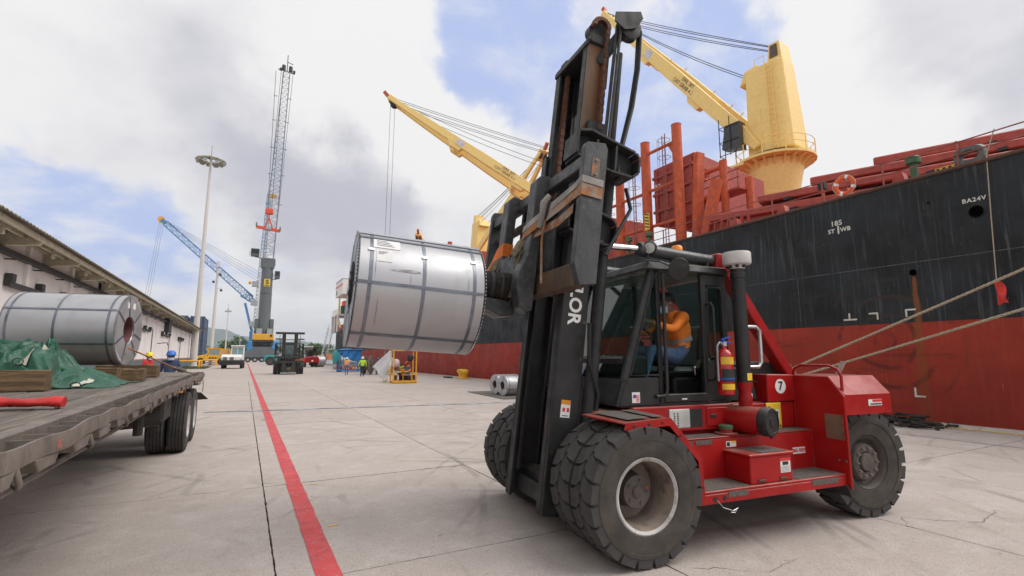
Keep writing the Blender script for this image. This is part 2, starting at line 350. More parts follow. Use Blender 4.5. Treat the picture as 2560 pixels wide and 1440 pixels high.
# chain lying across the apron
M_chain=mat('galvanised_chain',(.30,.32,.38),.5,metal=.6,var=.3)
ch=MB(); random.seed(8)
pc=[(-1.0,19.45),(1.2,19.0),(3.4,18.75),(5.8,18.35),(8.3,18.0),(10.2,17.9)]
k=0
for a,b in zip(pc,pc[1:]):
    n=int(math.dist(a,b)/.085)
    for i in range(n):
        t=i/n; x=a[0]+(b[0]-a[0])*t; y=a[1]+(b[1]-a[1])*t+.04*sin(k*.35)+.02*sin(k*1.3); k+=1
        an=math.atan2(b[1]-a[1],b[0]-a[0])+.3*cos(k*.35); dx,dy=cos(an)*.055,sin(an)*.055; f=.025 if k%2 else .006
        ch.tube([(x-dx,y-dy-f,.022),(x+dx,y+dy-f,.022),(x+dx*1.25,y+dy,.02),(x+dx,y+dy+f,.026),(x-dx,y-dy+f,.026),(x-dx*1.25,y-dy,.02)],.010,4,closed=True)
tag(ch.build('chain',M_chain),'long thin steel chain stretched across the concrete behind the flatbed wheels','chain')
# ---------------------------------------------------------------- warehouse
M_wall=mat('white_painted_wall',(.82,.79,.78),.8,var=.05,scale=.6,c2=(.66,.60,.54),cov=.22,wscale=1.4,sharp=.16,c3=(.60,.55,.50),scov=.22,sscale=5)
M_band=mat('teal_wall_band',(.10,.15,.17),.75,c2=(.35,.32,.30),cov=.22,wscale=3); M_wred=mat('wall_red_stripe',(.42,.13,.12),.75)
M_roofm=mat('weathered_roof_sheet',(.20,.175,.13),.75,var=.2,scale=1.5,c2=(.17,.13,.09),cov=.35,wscale=2.5)
M_cream=mat('cream_steel',(.46,.42,.31),.7,c2=(.22,.17,.11),cov=.3,wscale=3); M_dark=mat('dark_steel',(.045,.043,.042),.6,metal=.3,c2=(.12,.07,.045),cov=.3)
wh=thing('warehouse','long white warehouse with a deep overhanging corrugated roof behind the flatbed trailer','warehouse',(-8.5,4,0))
WY0,WY1=-14,100
b=MB(); b.box(-16,0,WY0,WY1,0,6.9); b.build('wall',M_wall,wh)
b=MB(); b.box(0,.02,WY0,WY1,0,1.45); b.build('painted_band',M_band,wh); b=MB(); b.box(0,.024,WY0,WY1,1.455,1.56); b.build('painted_stripe',M_wred,wh)
for y in range(int(WY0)+2,int(WY1),6):
    MB().box(0,.14,y,y+.35,1.57,6.6).build('pilaster',M_wall,wh)
b=MB(); n=int((WY1-WY0+3)/.11)       # corrugated roof: fine folds running down the slope
vs=[]
for i in range(n+1):
    y=WY0-1.5+i*.11; d=.045 if i%3==0 else 0.0
    vs+=[(1.62,y,6.42+d),(-8.5,y,8.9+d),(1.62,y,6.39+d),(-8.5,y,8.87+d)]
b.add(vs,[f for i in range(n) for f in ((4*i,4*i+1,4*i+5,4*i+4),(4*i+2,4*i+6,4*i+7,4*i+3),(4*i,4*i+4,4*i+6,4*i+2))]); b.build('roof',M_roofm,wh)
for x,z in ((1.35,6.36),(.75,6.5),(.2,6.64)): MB().box(x-.06,x+.06,WY0,WY1,z-.17,z).build('purlin',M_cream,wh)
for i,y in enumerate(range(int(WY0),int(WY1),5)):
    b=MB(); b.prism([(-.0,5.95),(1.25,6.08),(1.35,6.2),(0,6.5)],y,y+.22,'y'); b.build('bracket_beam',M_cream,wh)
    MB().cyl((1.05,y+2.4,5.92),(1.05,y+2.4,6.36),.07,n=8).build('drain_stub',M_cream,wh)
MB().box(.06,.30,WY0,WY1,5.72,5.92).build('door_track',M_dark,wh)
for y in range(int(WY0),int(WY1),3): MB().bar((.02,y,5.6),(.34,y,5.6),.06,.05).build('track_hanger',M_dark,wh)
for y0,y1,z in ((22.2,29.2,4.75),(50,56,4.35),(64,70.5,4.3),(80,86,4.2)):
    f=MB().box(.03,.22,y0,y1,z-.18,z).build('door_lintel',M_dark,wh)
    for yy in (y0,(y0+y1)/2-.2,y1-.4): MB().box(.03,.26,yy,yy+.4,z,z+.32).build('lintel_bracket',M_dark,f)
for y,w in ((58,.12),(71,.1),(83,.14)): MB().box(.03,.08,y,y+w,0,4.6).build('door_gap',M_dark,wh)
b=MB(); b.box(.03,.5,66,68.2,4.6,6.2); b.build('window_hood',M_dark,wh)
b=MB(); b.tube([(.02,62,3.2),(.9,62,3.3),(1.0,62,3.0)],.05,6); b.build('wall_lamp_arm',M_dark,wh)
# ---------------------------------------------------------------- cargo ship
HX=18.0; ZD=7.3; ZR=2.87
def hull_mat(name,base,blot,strk,dark,rust_y):
    m=bpy.data.materials.new(name); m.use_nodes=True; nt=m.node_tree; N=nt.nodes; L=nt.links; b=N['Principled BSDF']
    O=N.new('ShaderNodeTexCoord').outputs['Object']; sp=N.new('ShaderNodeSeparateXYZ'); L.new(O,sp.inputs[0])
    def noise(s,d,st=(1,1,1),off=(0,0,0),r=.6):
        mp=N.new('ShaderNodeMapping'); mp.inputs['Scale'].default_value=st; mp.inputs['Location'].default_value=off; L.new(O,mp.inputs[0])
        n=N.new('ShaderNodeTexNoise'); n.inputs['Scale'].default_value=s; n.inputs['Detail'].default_value=d; n.inputs['Roughness'].default_value=r; L.new(mp.outputs[0],n.inputs[0]); return n.outputs[0]
    def rng(s,a,bb,lo=0,hi=1):
        x=N.new('ShaderNodeMapRange'); x.interpolation_type='SMOOTHSTEP'; L.new(s,x.inputs[0])
        for i,v in zip((1,2,3,4),(a,bb,lo,hi)): x.inputs[i].default_value=v
        return x.outputs[0]
    def mix(f,a,c):
        x=N.new('ShaderNodeMix'); x.data_type='RGBA'
        for i,v in ((0,f),(6,a),(7,c)):
            if isinstance(v,(int,float)): x.inputs[i].default_value=v
            elif isinstance(v,tuple): x.inputs[i].default_value=(*v,1)
            else: L.new(v,x.inputs[i])
        return x.outputs[2]
    def mth(op,a,c):
        x=N.new('ShaderNodeMath'); x.operation=op
        for i,v in ((0,a),(1,c)):
            if isinstance(v,(int,float)): x.inputs[i].default_value=v
            else: L.new(v,x.inputs[i])
        return x.outputs[0]
    col=mix(rng(noise(.5,7),.3,.7),base,blot)
    col=mix(mth('MULTIPLY',rng(noise(.35,4,off=(2,5,1)),.35,.65,.15,1),rng(noise(9,4,(1,1,.05)),.5,.72,0,.8)),col,strk)
    col=mix(rng(noise(22,3,(1,1,.06),(4,4,4)),.66,.74,0,.7),col,tuple(min(1,x*1.5) for x in strk))
    col=mix(rng(noise(1.7,9,(1,1,.8),(9,3,3),.7),.60,.70,0,.65),col,dark)
    # horizontal fender scrapes and round rubbing marks
    col=mix(rng(noise(.9,7,(1,.35,2.4),(7,1,2),.65),.58,.70,0,.55),col,dark)
    mp=N.new('ShaderNodeMapping'); mp.inputs['Location'].default_value=(-18,-8.4,-2.3); L.new(O,mp.inputs[0])
    wv=N.new('ShaderNodeTexWave'); wv.wave_type='RINGS'; wv.rings_direction='X'; wv.inputs['Scale'].default_value=.55; wv.inputs['Distortion'].default_value=2.2; wv.inputs['Detail'].default_value=3; L.new(mp.outputs[0],wv.inputs[0])
    ln=N.new('ShaderNodeVectorMath'); ln.operation='LENGTH'; L.new(mp.outputs[0],ln.inputs[0])
    col=mix(mth('MULTIPLY',mth('MULTIPLY',rng(wv.outputs[1],.80,.97),rng(ln.outputs['Value'],1.3,2.6,.75,0)),rng(noise(1.4,4,off=(3,3,3)),.42,.6)),col,dark)
    # rust run below the scupper, widening as it falls
    dy=mth('ABSOLUTE',mth('ADD',mth('SUBTRACT',sp.outputs[1],rust_y),mth('MULTIPLY',mth('SUBTRACT',noise(2,3),.5),.16)),0)
    wd=mth('ADD',mth('MULTIPLY',mth('SUBTRACT',4.36,sp.outputs[2]),.03),.05)
    ru=mth('MULTIPLY',rng(mth('DIVIDE',dy,wd),.5,1.3,1,0),rng(sp.outputs[2],4.2,4.36,1,0))
    col=mix(mth('MULTIPLY',ru,rng(sp.outputs[2],-.5,4.0,.25,.85)),col,(.22,.075,.02))
    col=mix(rng(noise(6,6,off=(1,1,6)),.66,.74,0,.8),col,(.13,.06,.03))
    col=mix(mth('MULTIPLY',rng(noise(13,5,(1,1,.035),(8,2,1)),.64,.74,0,.75),rng(noise(.6,3,off=(2,9,4)),.5,.62)),col,(.16,.075,.035))
    L.new(col,b.inputs['Base Color']); b.inputs['Roughness'].default_value=.5; b.inputs['Specular IOR Level'].default_value=.22
    L.new(rng(noise(1.2,6),.3,.7,.42,.75),b.inputs['Roughness'])
    wv2=N.new('ShaderNodeTexWave'); wv2.wave_type='BANDS'; wv2.bands_direction='Y'; wv2.inputs['Scale'].default_value=.42; wv2.inputs['Distortion'].default_value=.6; L.new(O,wv2.inputs[0])
    bp=N.new('ShaderNodeBump'); bp.inputs['Strength'].default_value=.35; bp.inputs['Distance'].default_value=.05; L.new(mth('ADD',noise(.7,4),mth('MULTIPLY',wv2.outputs[1],mth('MULTIPLY',noise(.5,2,off=(5,5,5)),.9))),bp.inputs['Height']); L.new(bp.outputs[0],b.inputs['Normal'])
    return m
M_hblk=hull_mat('hull_black',(.013,.013,.013),(.026,.030,.035),(.075,.09,.10),(.05,.034,.028),7.48)
M_hred=hull_mat('hull_red',(.36,.040,.020),(.25,.030,.018),(.36,.065,.045),(.11,.022,.018),7.52)
M_deckred=mat('deck_red_paint',(.36,.05,.032),.5,c2=(.26,.09,.06),cov=.22,wscale=3,c3=(.44,.15,.11),scov=.22,sscale=7)
M_rustpost=mat('rusty_orange_post',(.52,.085,.022),.6,c2=(.74,.58,.34),cov=.30,wscale=8,sharp=.04,c3=(.18,.05,.03),scov=.3,sscale=9)
M_craney=mat('crane_yellow',(.88,.64,.22),.5,var=.05,c2=(.78,.53,.16),cov=.2,wscale=1.2,c3=(.80,.56,.20),scov=.25,sscale=5)
M_black=mat('black_fittings',(.02,.02,.02),.6); M_white=mat('white_paint',(.75,.74,.72),.5,var=.06,c2=(.55,.5,.45),cov=.2); M_wire=mat('wire_rope',(.035,.035,.04),.6)
M_hullmark=mat('hull_marking',(.62,.60,.54),.7,c2=(.42,.20,.06),cov=.34,wscale=7); M_grey=mat('grey_paint',(.30,.31,.32),.55,c2=(.2,.18,.16),cov=.25)
ship=thing('cargo_ship','black and red cargo ship moored along the quay, its deck fittings painted red','ship',(0,0,0))
def outline(z0,z1,zt,off=0):
    pts=[]
    for y,x in ((-26,34),(-22,27),(-16,21.5),(-9,18.8),(-3,18.05),(0,HX),(40,HX),(80,HX),(112,HX),(122,18.5),(128,20.5),(130,24),(130,40),(128,43.5),(112,46),(0,46),(-9,45.2),(-22,37)): pts.append((x-off if x<32 else x+off,y))
    n=len(pts); return MB().add([(x,y,z0) for x,y in pts]+[(x,y,z1) for x,y in pts],[(i,(i+1)%n,n+(i+1)%n,n+i) for i in range(n)]+([tuple(range(n,2*n))] if zt else []))
outline(ZR,ZD,False).build('topside',M_hblk,ship); outline(-3,ZR-.001,False,.002).build('boot_top',M_hred,ship)
outline(ZD-.12,ZD-.10,True,-.05).build('deck',M_deckred,ship)
b=MB(); b.tube([(HX-.01,y,ZD) for y in (-3,0,20,60,112)],.06,6); b.build('gunwale_bar',mat('gunwale_rust',(.10,.045,.03),.8),ship)
M_seam=mat('weld_seam_grey',(.075,.08,.08),.7,var=.5,scale=9,c2=(.02,.02,.02),cov=.4,wscale=5)
for z,y0,y1 in ((4.70,-3,60),(.95,-3,60)): MB().box(HX-.008,HX,y0,y1,z,z+.022).build('weld_seam',M_seam if z>3 else M_hred,ship)
for y in (11.1,22,33,44): MB().box(HX-.008,HX,y,y+.016,ZR+.02,4.69).build('weld_seam',M_seam,ship)
for y in (4.2,15.5,27): MB().box(HX-.008,HX,y,y+.016,4.73,ZD-.08).build('weld_seam',M_seam,ship)
hm=lambda y,z:basis((HX-.012,y,z),(0,-1,0),(0,0,1))
text('185','draught_number',.24,hm(9.57,6.45),M_hullmark,ship,bold=.006,spacing=1.1); text('ST 1WB','hull_lettering',.20,hm(9.50,6.19),M_hullmark,ship,bold=.006,spacing=1.1)
MB().box(HX-.015,HX,9.50,9.55,6.07,6.35).build('hull_stroke',M_hullmark,ship); text('BA24V','hull_lettering',.17,hm(5.84,6.25),M_hullmark,ship,bold=.004,spacing=1.15)
def strokes(segs):
    for y0,y1,z0,z1 in segs: MB().box(HX-.012,HX-.003,y0,y1,z0,z1).build('hull_stroke',M_hullmark,ship)
strokes([(9.2,9.62,3.04,3.09),(9.40,9.45,3.093,3.28),(8.55,8.82,3.20,3.25),(8.55,8.60,3.02,3.197),(7.52,7.80,3.24,3.29),(7.75,7.80,3.05,3.237),(7.50,7.78,.62,.67),(7.73,7.78,.673,.9),(23.1,23.3,3.35,3.4),(23.1,23.14,3.15,3.347),(20.2,20.4,3.35,3.4),(20.2,20.24,3.15,3.347)])
for y,z,r in ((5.82,5.90,.18),(7.48,4.40,.10),(6.9,6.45,.03)):
    b=MB(); b.lathe([(r*1.12,-.03),(r*1.12,0),(r,.02),(r*.9,.0),(r*.9,-.02)],(HX-.015,y,z),(-1,0,0),20); o=b.build('scupper',M_hblk,ship,smooth=40)
    MB().lathe([(0,.0),(r*.9,.0)],(HX-.02,y,z),(-1,0,0),20).build('opening',M_black,o)
# railing: stanchions and two rails
M_rail=mat('rail_red',(.26,.06,.045),.6,c2=(.2,.09,.05),cov=.4)
for i in range(24):
    y=2.2+1.95*i
    if 4.9<y<6.1: continue
    MB().bar((HX+.08,y,ZD),(HX+.08,y,ZD+.82),.04,.04).build('rail_post',M_rail,ship)
for z in (.42,.80): b=MB(); b.tube([(HX+.08,-2+4*i,ZD+z+.03*sin(i*2.1)) for i in range(16)],.022,5); b.build('rail_bar',M_rail,ship)
# tall rusty uprights with cross bars and caged ladders
PY=(17.5,19.8,22.0,24.3)
for i,y in enumerate(PY):
    b=MB(); b.cyl((19,y,ZD-.1),(19,y,13.75-.12*i),.27,.25,16); o=b.build('upright',M_rustpost,ship,smooth=40)
    MB().lathe([(0,.02),(.25,.02),(.27,0)],(19,y,13.75-.12*i),(0,0,1),14).build('cap',M_rustpost,o)
    for dx in (-.16,.12): MB().cyl((18.55+dx*.3,y+.5+dx,ZD),(18.55+dx*.3,y+.5+dx,13.3),.025,n=5).build('ladder_rail',M_rail,o)
    for k in range(17): MB().cyl((18.5,y+.34,ZD+.4+k*.34),(18.6,y+.62,ZD+.4+k*.34),.014,n=4).build('rung',M_rail,o)
    b=MB()
    for k in range(5): b.tube([(18.55+.33*cos(a),y+.48+.33*sin(a),9.2+k*.95) for a in [2*PI*t/10 for t in range(10)]],.014,4,closed=True)
    for a in (2.2,3.1,4.0): b.cyl((18.55+.33*cos(a),y+.48+.33*sin(a),9.2),(18.55+.33*cos(a),y+.48+.33*sin(a),13.0),.012,n=4)
    b.build('ladder_cage',M_rail,o)
for a,c in zip(PY,PY[1:]):
    for z in (12.9,10.75,8.75): MB().cyl((19,a+.2,z),(19,c-.2,z+.03),.09,n=8).build('cross_bar',M_rustpost,ship)
    MB().prism([(a+.24,12.2),(a+.24,12.82),(a+.6,12.82)],18.97,19.03,'x').build('gusset',M_rustpost,ship)
b=MB(); b.box(18.6,18.63,19.28,19.62,8.55,9.45); hz=b.build('hazard_board',mat('hazard_yellow',(.72,.5,.04),.5),ship)
for k in range(5): MB().quad((18.595,19.3,8.62+k*.17),(18.595,19.6,8.72+k*.17),(18.595,19.6,8.79+k*.17),(18.595,19.3,8.69+k*.17)).build('stripe',M_black,hz)
# folded-up hatch cover standing across the ship, ribbed edge towards the quay
hc=MB().hexa([(20.3,17.55,9.2),(26,17.55,9.2),(26,20.6,9.2),(20.3,20.6,9.2),(20.3,17.55,12.6),(26,17.55,11.95),(26,20.6,11.95),(20.3,20.6,12.6)]).build('folded_hatch_cover',M_deckred,ship,bevel=.06)
for k in range(5): MB().box(20.2,20.298,17.7+k*.62,17.86+k*.62,9.4,12.4).build('edge_rib',M_deckred,hc)
for z in (9.9,10.9,11.9): MB().box(20.16,20.29,17.6,20.55,z,z+.14).build('edge_stiffener',M_deckred,hc)
text('22','hatch_number',.5,basis((20.14,20.1,11.35),(0,-1,0),(0,0,1)),M_white,hc,bold=.01)
for x,y in ((20.4,15.9),(21.2,15.1)): MB().cyl((x,y,ZD),(x,y,11.5 if x<21 else 10.5),.19,n=12).build('crutch_post',M_rustpost,ship,smooth=40)
MB().cyl((20.4,15.9,11.2),(20.4,17.6,11.2),.11,n=8).build('cross_bar',M_rustpost,ship); MB().cyl((20.4,15.9,9.9),(20.4,17.6,9.9),.13,n=8).build('cross_bar',M_rustpost,ship)
MB().box(20.45,21.4,15.1,17.5,9.85,9.95).build('platform',M_deckred,ship)
for k,(x,y) in enumerate(((19.5,16.95),(19.4,16.4))): MB().bar((x,y,ZD),(x+.1,y-.3-.5*k,12.0-1.7*k),.28,.5).build('hinge_arm',M_rustpost,ship)
# stacked tapered hatch panels towards the bow, coaming beneath
def slab_dir(x,y,z,l,t,ang,w=9):
    d=Vector((sin(R(ang)),-cos(R(ang)),-.012)); n=Vector((cos(R(ang)),sin(R(ang)),0)); p=Vector((x,y,z)); q=p+d*l
    vs=[p,q,q+n*w,p+n*w]; up=Vector((0,0,t)); b=MB().hexa(vs+[v+up for v in vs]); return b.build('hatch_panel',M_deckred,ship,bevel=.05)
for x,y,z,l,t,a in ((19.15,15.9,8.18,19,.34,21),(20.0,13.9,8.70,18,.34,22),(21.2,12.2,9.22,16,.34,22),(22.7,10.4,9.74,14,.36,22)):
    o=slab_dir(x,y,z,l,t,a)
    d=Vector((sin(R(a)),-cos(R(a)),0))
    for k in range(6):
        p=Vector((x,y,z-.1))+d*(1.2+2.4*k); MB().box(p.x-.1,p.x+.25,p.y-.12,p.y+.12,p.z,p.z+.12).build('wheel_block',M_black,o)
MB().prism([(19.3,16.3),(24.5,2),(34,2),(34,16.3)],ZD-.1,8.15,'z').build('hatch_coaming',M_deckred,ship)
for s,(x,y,z) in (('1-4',(19.75,14.2,7.75)),('1 3',(20.9,10.6,7.75))): text(s,'coaming_number',.34,basis((x-.03,y,z),(.36,-.93,0),(0,0,1)),M_white,ship,bold=.01)
for y in (16.4,14.2,12.0,9.6,7.9):
    b=MB(); b.prism([(y-.25,ZD),(y+.25,ZD),(y+.12,ZD+.55),(y-.12,ZD+.55)],18.7,19.0,'x'); b.build('coaming_bracket',M_deckred,ship)
MB().box(18.8,19.3,24.6,40,ZD,9.0).build('hatch_coaming',M_deckred,ship)
for k in range(5): MB().box(19.5,33,27+k*17,41+k*17,9.02,9.6).build('hatch_panel',M_deckred,ship,bevel=.05)
for k in range(6): MB().box(19.3,33,26.6+k*17,41.4+k*17,ZD,9.0).build('hatch_coaming',M_deckred,ship)
for y in (30.5,46,62,80,96): MB().box(20,28,y-2,y-.4,9.6,12.2).build('folded_hatch_cover',M_deckred,ship,bevel=.06)
for i,y in enumerate((50,52.3,54.6,74,76.3,84,86.3)):
    o=MB().cyl((19,y,ZD),(19,y,14.2-.3*(i%3)),.26,n=12).build('upright',M_rustpost,ship,smooth=40)
    MB().cyl((19,y,12.6),(19,y+2.1,12.6),.08,n=6).build('cross_bar',M_rustpost,o)
# fairlead chock, vent heads, life ring
M_green=mat('vent_green',(.05,.12,.055),.6,c2=(.12,.08,.04),cov=.3); M_chock=mat('chock_grey',(.10,.105,.10),.6,c2=(.14,.10,.07),cov=.3)
for y0 in (6.22,4.5):
    b=MB(); n=26; vs=[]
    for (r1,r2,w) in ((.72,.55,0),(.80,.62,.09),(.72,.55,.2)):
        pass
    ring=[]
    for i in range(n):
        a=2*PI*i/n; ring.append((cos(a),sin(a)))
    def sup(c,s,ry,rz,p): return (math.copysign(abs(c)**(2/p),c)*ry,math.copysign(abs(s)**(2/p),s)*rz)
    prof=[(.20,.13,2,-.12),(.24,.17,2,-.16),(.34,.27,3,-.15),(.38,.31,3.2,0),(.34,.27,3,.15),(.24,.17,2,.16),(.20,.13,2,.12)]
    for ry,rz,p,x in prof:
        for c,s in ring: yy,zz=sup(c,s,ry,rz,p); vs.append((HX+.25+x,y0-.35+yy,ZD+.30+zz))
    m=len(prof); b.add(vs,[(k*n+i,k*n+(i+1)%n,((k+1)%m)*n+(i+1)%n,((k+1)%m)*n+i) for k in range(m) for i in range(n)]); b.build('fairlead',M_chock,ship,smooth=50)
    MB().box(HX+.08,HX+.42,y0-.72,y0+.02,ZD-.1,ZD+.06).build('fairlead_base',M_chock,ship)
for y,h in ((7.28,.75),(19.0,.9),(20.6,1.0)):
    o=MB().cyl((HX+.3,y,ZD-.1),(HX+.3,y,ZD+h-.2),.11,n=10).build('vent_pipe',M_green,ship,smooth=40)
    MB().lathe([(.12,-.2),(.2,-.16),(.2,.02),(.14,.08),(0,.1)],(HX+.3,y,ZD+h),(0,0,1),12).build('vent_head',M_green,o,smooth=40)
MB().cyl((HX+.3,10.1,ZD-.1),(HX+.3,10.1,ZD+.75),.06,n=8).build('vent_pipe',M_rustpost,ship); MB().box(HX+.2,HX+.42,9.98,10.22,ZD+.6,ZD+.85).build('vent_head',M_black,ship)
b=MB(); b.box(18.7,18.9,6.3,6.9,ZD,ZD+.35); o=b.build('step_guard',mat('guard_yellow',(.75,.55,.03),.5),ship)
for k in range(4): MB().box(18.69,18.698,6.34+k*.15,6.41+k*.15,ZD+.02,ZD+.33).build('stripe',M_black,o)
ring=thing('life_ring','orange life ring with white bands hung on the ship rail','life ring',(HX+.02,9.2,ZD+.42))
M_lifeo=mat('life_ring_orange',(.75,.10,.02),.5)
MB().tube([(0,.29*cos(a),.29*sin(a)) for a in [2*PI*t/28 for t in range(28)]],.075,10,closed=True).build('ring',M_lifeo,ring,smooth=60)
for q in range(4): MB().tube([(0,.29*cos(a),.29*sin(a)) for a in [R(90*q+20+s) for s in (-9,-3,3,9)]],.079,10).build('white_band',M_white,ring,smooth=60)
b=MB(); b.tube([(-.05,.38*cos(a)*(1-.06*abs(sin(2*a))),.38*sin(a)*(1-.06*abs(sin(2*a)))) for a in [2*PI*t/32 for t in range(32)]],.010,4,closed=True); b.build('grab_line',mat('grab_rope',(.6,.5,.35),.8),ring)
# ---------------------------------------------------------------- deck cranes
def deck_crane(y,slew,luff,length,nm,num):
    base=thing('deck_crane',nm,'crane',(32,y,ZD),0,'yellow deck cranes along the ship')
    o=MB().lathe([(1.35,-.1),(1.30,5.9),(1.42,6.4),(1.75,8.0),(1.8,8.4)],(0,0,0),(0,0,1),32).build('pedestal',M_craney,base,smooth=40)
    MB().lathe([(1.33,5.3),(1.36,5.3),(1.36,5.45),(1.33,5.45)],(0,0,0),(0,0,1),32).build('weld_collar',M_craney,o)
    sl=R(slew)
    def rot(p): x,yy,z=p; return (x*cos(sl)-yy*sin(sl),x*sin(sl)+yy*cos(sl),z)
    n=22; P=[(2.55*cos(2*PI*i/n),2.55*sin(2*PI*i/n)) for i in range(n)]
    pl=MB().prism(P,8.45,8.62,'z').build('platform',M_craney,base)
    for i in range(n):
        if i%2==0: MB().bar((P[i][0]*.97,P[i][1]*.97,8.62),(P[i][0]*.97,P[i][1]*.97,9.7),.05,.05).build('rail_post',M_craney,pl)
        MB().prism([(.0,8.44),(.75,8.44),(0,7.9)],-.03,.03,'y').build('rib',M_craney,pl).matrix_basis=Matrix.Rotation(2*PI*i/n,4,'Z')@Matrix.Translation((1.75,0,0)) if i%2 else Matrix.Rotation(2*PI*i/n,4,'Z')@Matrix.Translation((1.75,0,0))
    for z in (9.2,9.68): MB().tube([(x*.97,yy*.97,z) for x,yy in P],.025,4,closed=True).build('rail_bar',M_craney,pl)
    MB().prism([rot((x,yy,0))[:2] for x,yy in ((-2.3,1.0),(1.2,1.0),(1.2,3.4),(-2.3,3.4))],8.30,8.46,'z').build('operator_step',M_craney,pl)
    b=MB()
    bot=[(-1.35,-1.5),(-1.0,-1.85),(1.0,-1.85),(1.35,-1.5),(1.35,1.15),(-1.35,1.15)]; top=[(-1.05,-1.1),(-.8,-1.4),(.8,-1.4),(1.05,-1.1),(1.05,1.15),(-1.05,1.15)]
    vs=[rot((x,yy,9.0)) for x,yy in bot]+[rot((x,yy,15.6)) for x,yy in top]
    b.add(vs,[tuple(range(5,-1,-1)),tuple(range(6,12))]+[(i,(i+1)%6,6+(i+1)%6,6+i) for i in range(6)]); tw=b.build('tower',M_craney,base,bevel=.08,seg=2)
    MB().lathe([(1.75,8.62),(1.75,9.0)],(0,0,0),(0,0,1),28).build('slew_ring',M_black,base)
    vs=[rot(p) for p in ((-.75,-1.35,15.55),(.75,-1.35,15.55),(.75,-.3,15.55),(-.75,-.3,15.55),(-.7,-1.2,17.0),(.7,-1.2,17.0),(.7,-.5,17.0),(-.7,-.5,17.0))]
    th=MB().hexa(vs).build('tower_head',M_craney,base); 
    vs=[rot(p) for p in ((-.772,-1.1,15.9),(-.772,-.5,15.9),(-.745,-.58,16.85),(-.745,-1.05,16.85))]; MB().quad(*vs).build('louvre',mat('louvre_brown',(.10,.07,.05),.6),th)
    vs=[rot(p) for p in ((-.95,.3,14.9),(.95,.3,14.9),(.95,1.75,14.7),(-.95,1.75,14.7),(-.95,.3,15.9),(.95,.3,15.9),(.95,1.3,15.75),(-.95,1.3,15.75))]; MB().hexa(vs).build('sheave_housing',M_craney,base,bevel=.1)
    b=MB(); b.tube([rot(p) for p in ((-.7,-.1,15.6),(-.7,-.1,16.4),(-.7,.6,16.4),(-.7,.6,15.7))],.03,5); b.tube([rot(p) for p in ((.7,-.1,15.6),(.7,-.1,16.4),(.7,.6,16.4),(.7,.6,15.7))],.03,5); b.build('top_rail',M_craney,base)
    vs=[rot(p) for p in ((-1.09,-.5,13.9),(-1.09,1.0,13.9),(-1.085,1.0,14.3),(-1.085,-.5,14.3))]
    MB().hexa([Vector(v) for v in vs]+[Vector(v)+Vector(rot((-.02,0,0))) for v in vs]).build('maker_plate',mat('plate_lilac',(.5,.47,.6),.5,c2=(.7,.55,.25),cov=.5,wscale=18),tw)
    for z in (11.2,13.4): 
        f=(z-9.0)/6.6; x=1.35-.3*f+.004; MB().hexa([rot(p) for p in ((-x-.006,-1.5+.4*f,z),(-x+.02,-1.5+.4*f,z),(-x+.02,1.15,z),(-x-.006,1.15,z),(-x-.006,-1.5+.4*f,z+.04),(-x+.02,-1.5+.4*f,z+.04),(-x+.02,1.15,z+.04),(-x-.006,1.15,z+.04))]).build('plate_seam',M_craney,tw)
    for yy in (-1.0,-.6): MB().bar(rot((-1.45,yy,9.0)),rot((-1.15,yy+.25,15.6)),.05,.05).build('ladder_rail',M_craney,tw)
    for k in range(16): f=k/16; MB().bar(rot((-1.45+.3*f,-1.0+.25*f,9.2+6.4*f)),rot((-1.45+.3*f,-.6+.25*f,9.2+6.4*f)),.03,.03).build('rung',M_craney,tw)
    for yy,z in ((.4,11.9),(.4,10.2)): MB().box(-.3,.3,-.02,.02,-.45,.45).build('access_hatch',M_craney,tw,bevel=.01).matrix_basis=Matrix.Translation(rot((-1.36+.3*(z-9)/6.6,yy,z)))@Matrix.Rotation(sl+PI/2,4,'Z')
    # operator cab in front of the tower
    b=MB(); b.hexa([rot(p) for p in ((-2.2,1.2,9.6),(-1.45,1.2,9.6),(-1.45,2.6,9.9),(-2.2,2.6,9.9),(-2.2,1.2,11.6),(-1.45,1.2,11.6),(-1.45,2.3,11.6),(-2.2,2.3,11.6))]); cb=b.build('operator_cab',mat('cab_dark',(.035,.04,.045),.3),base)
    for x in (-2.28,-1.6):
        for yy in (1.9,2.7): MB().cyl(rot((x,yy,9.3)),rot((x,yy,12.2)),.035,n=5).build('guard_bar',M_black,cb)
    for z in (9.4,10.4,11.5): MB().tube([rot(p) for p in ((-2.28,1.3,z),(-2.28,2.75,z),(-1.5,2.75,z))],.03,5).build('guard_rail',M_black,cb)
    # jib: twin box girders meeting at the head
    e=R(luff); pv=Vector((0,.3,9.45)); D=Vector((0,cos(e),sin(e))); NU=Vector((0,-sin(e),cos(e)))
    def J(x,t,w=0): v=pv+D*t+NU*w; v.x+=x; return Vector(rot(v))
    for s in (-1,1):
        g=MB(); secs=[(0,1.62,.34,.5),(2.2,1.55,.40,.95),(length*.45,1.15,.42,1.05),(length*.8,.68,.36,.75),(length-.8,.45,.3,.5)]; vs=[]
        for t,x,w,h in secs:
            for i,j in ((-1,-1),(1,-1),(1,1),(-1,1)): vs.append(J(s*x+i*w/2,t,j*h/2))
        fs=[(3,2,1,0),tuple(range(16,20))]+[(4*k+i,4*k+(i+1)%4,4*k+4+(i+1)%4,4*k+4+i) for k in range(4) for i in range(4)]
        gg=g.add(vs,fs).build('jib_girder',M_craney,base,bevel=.03)
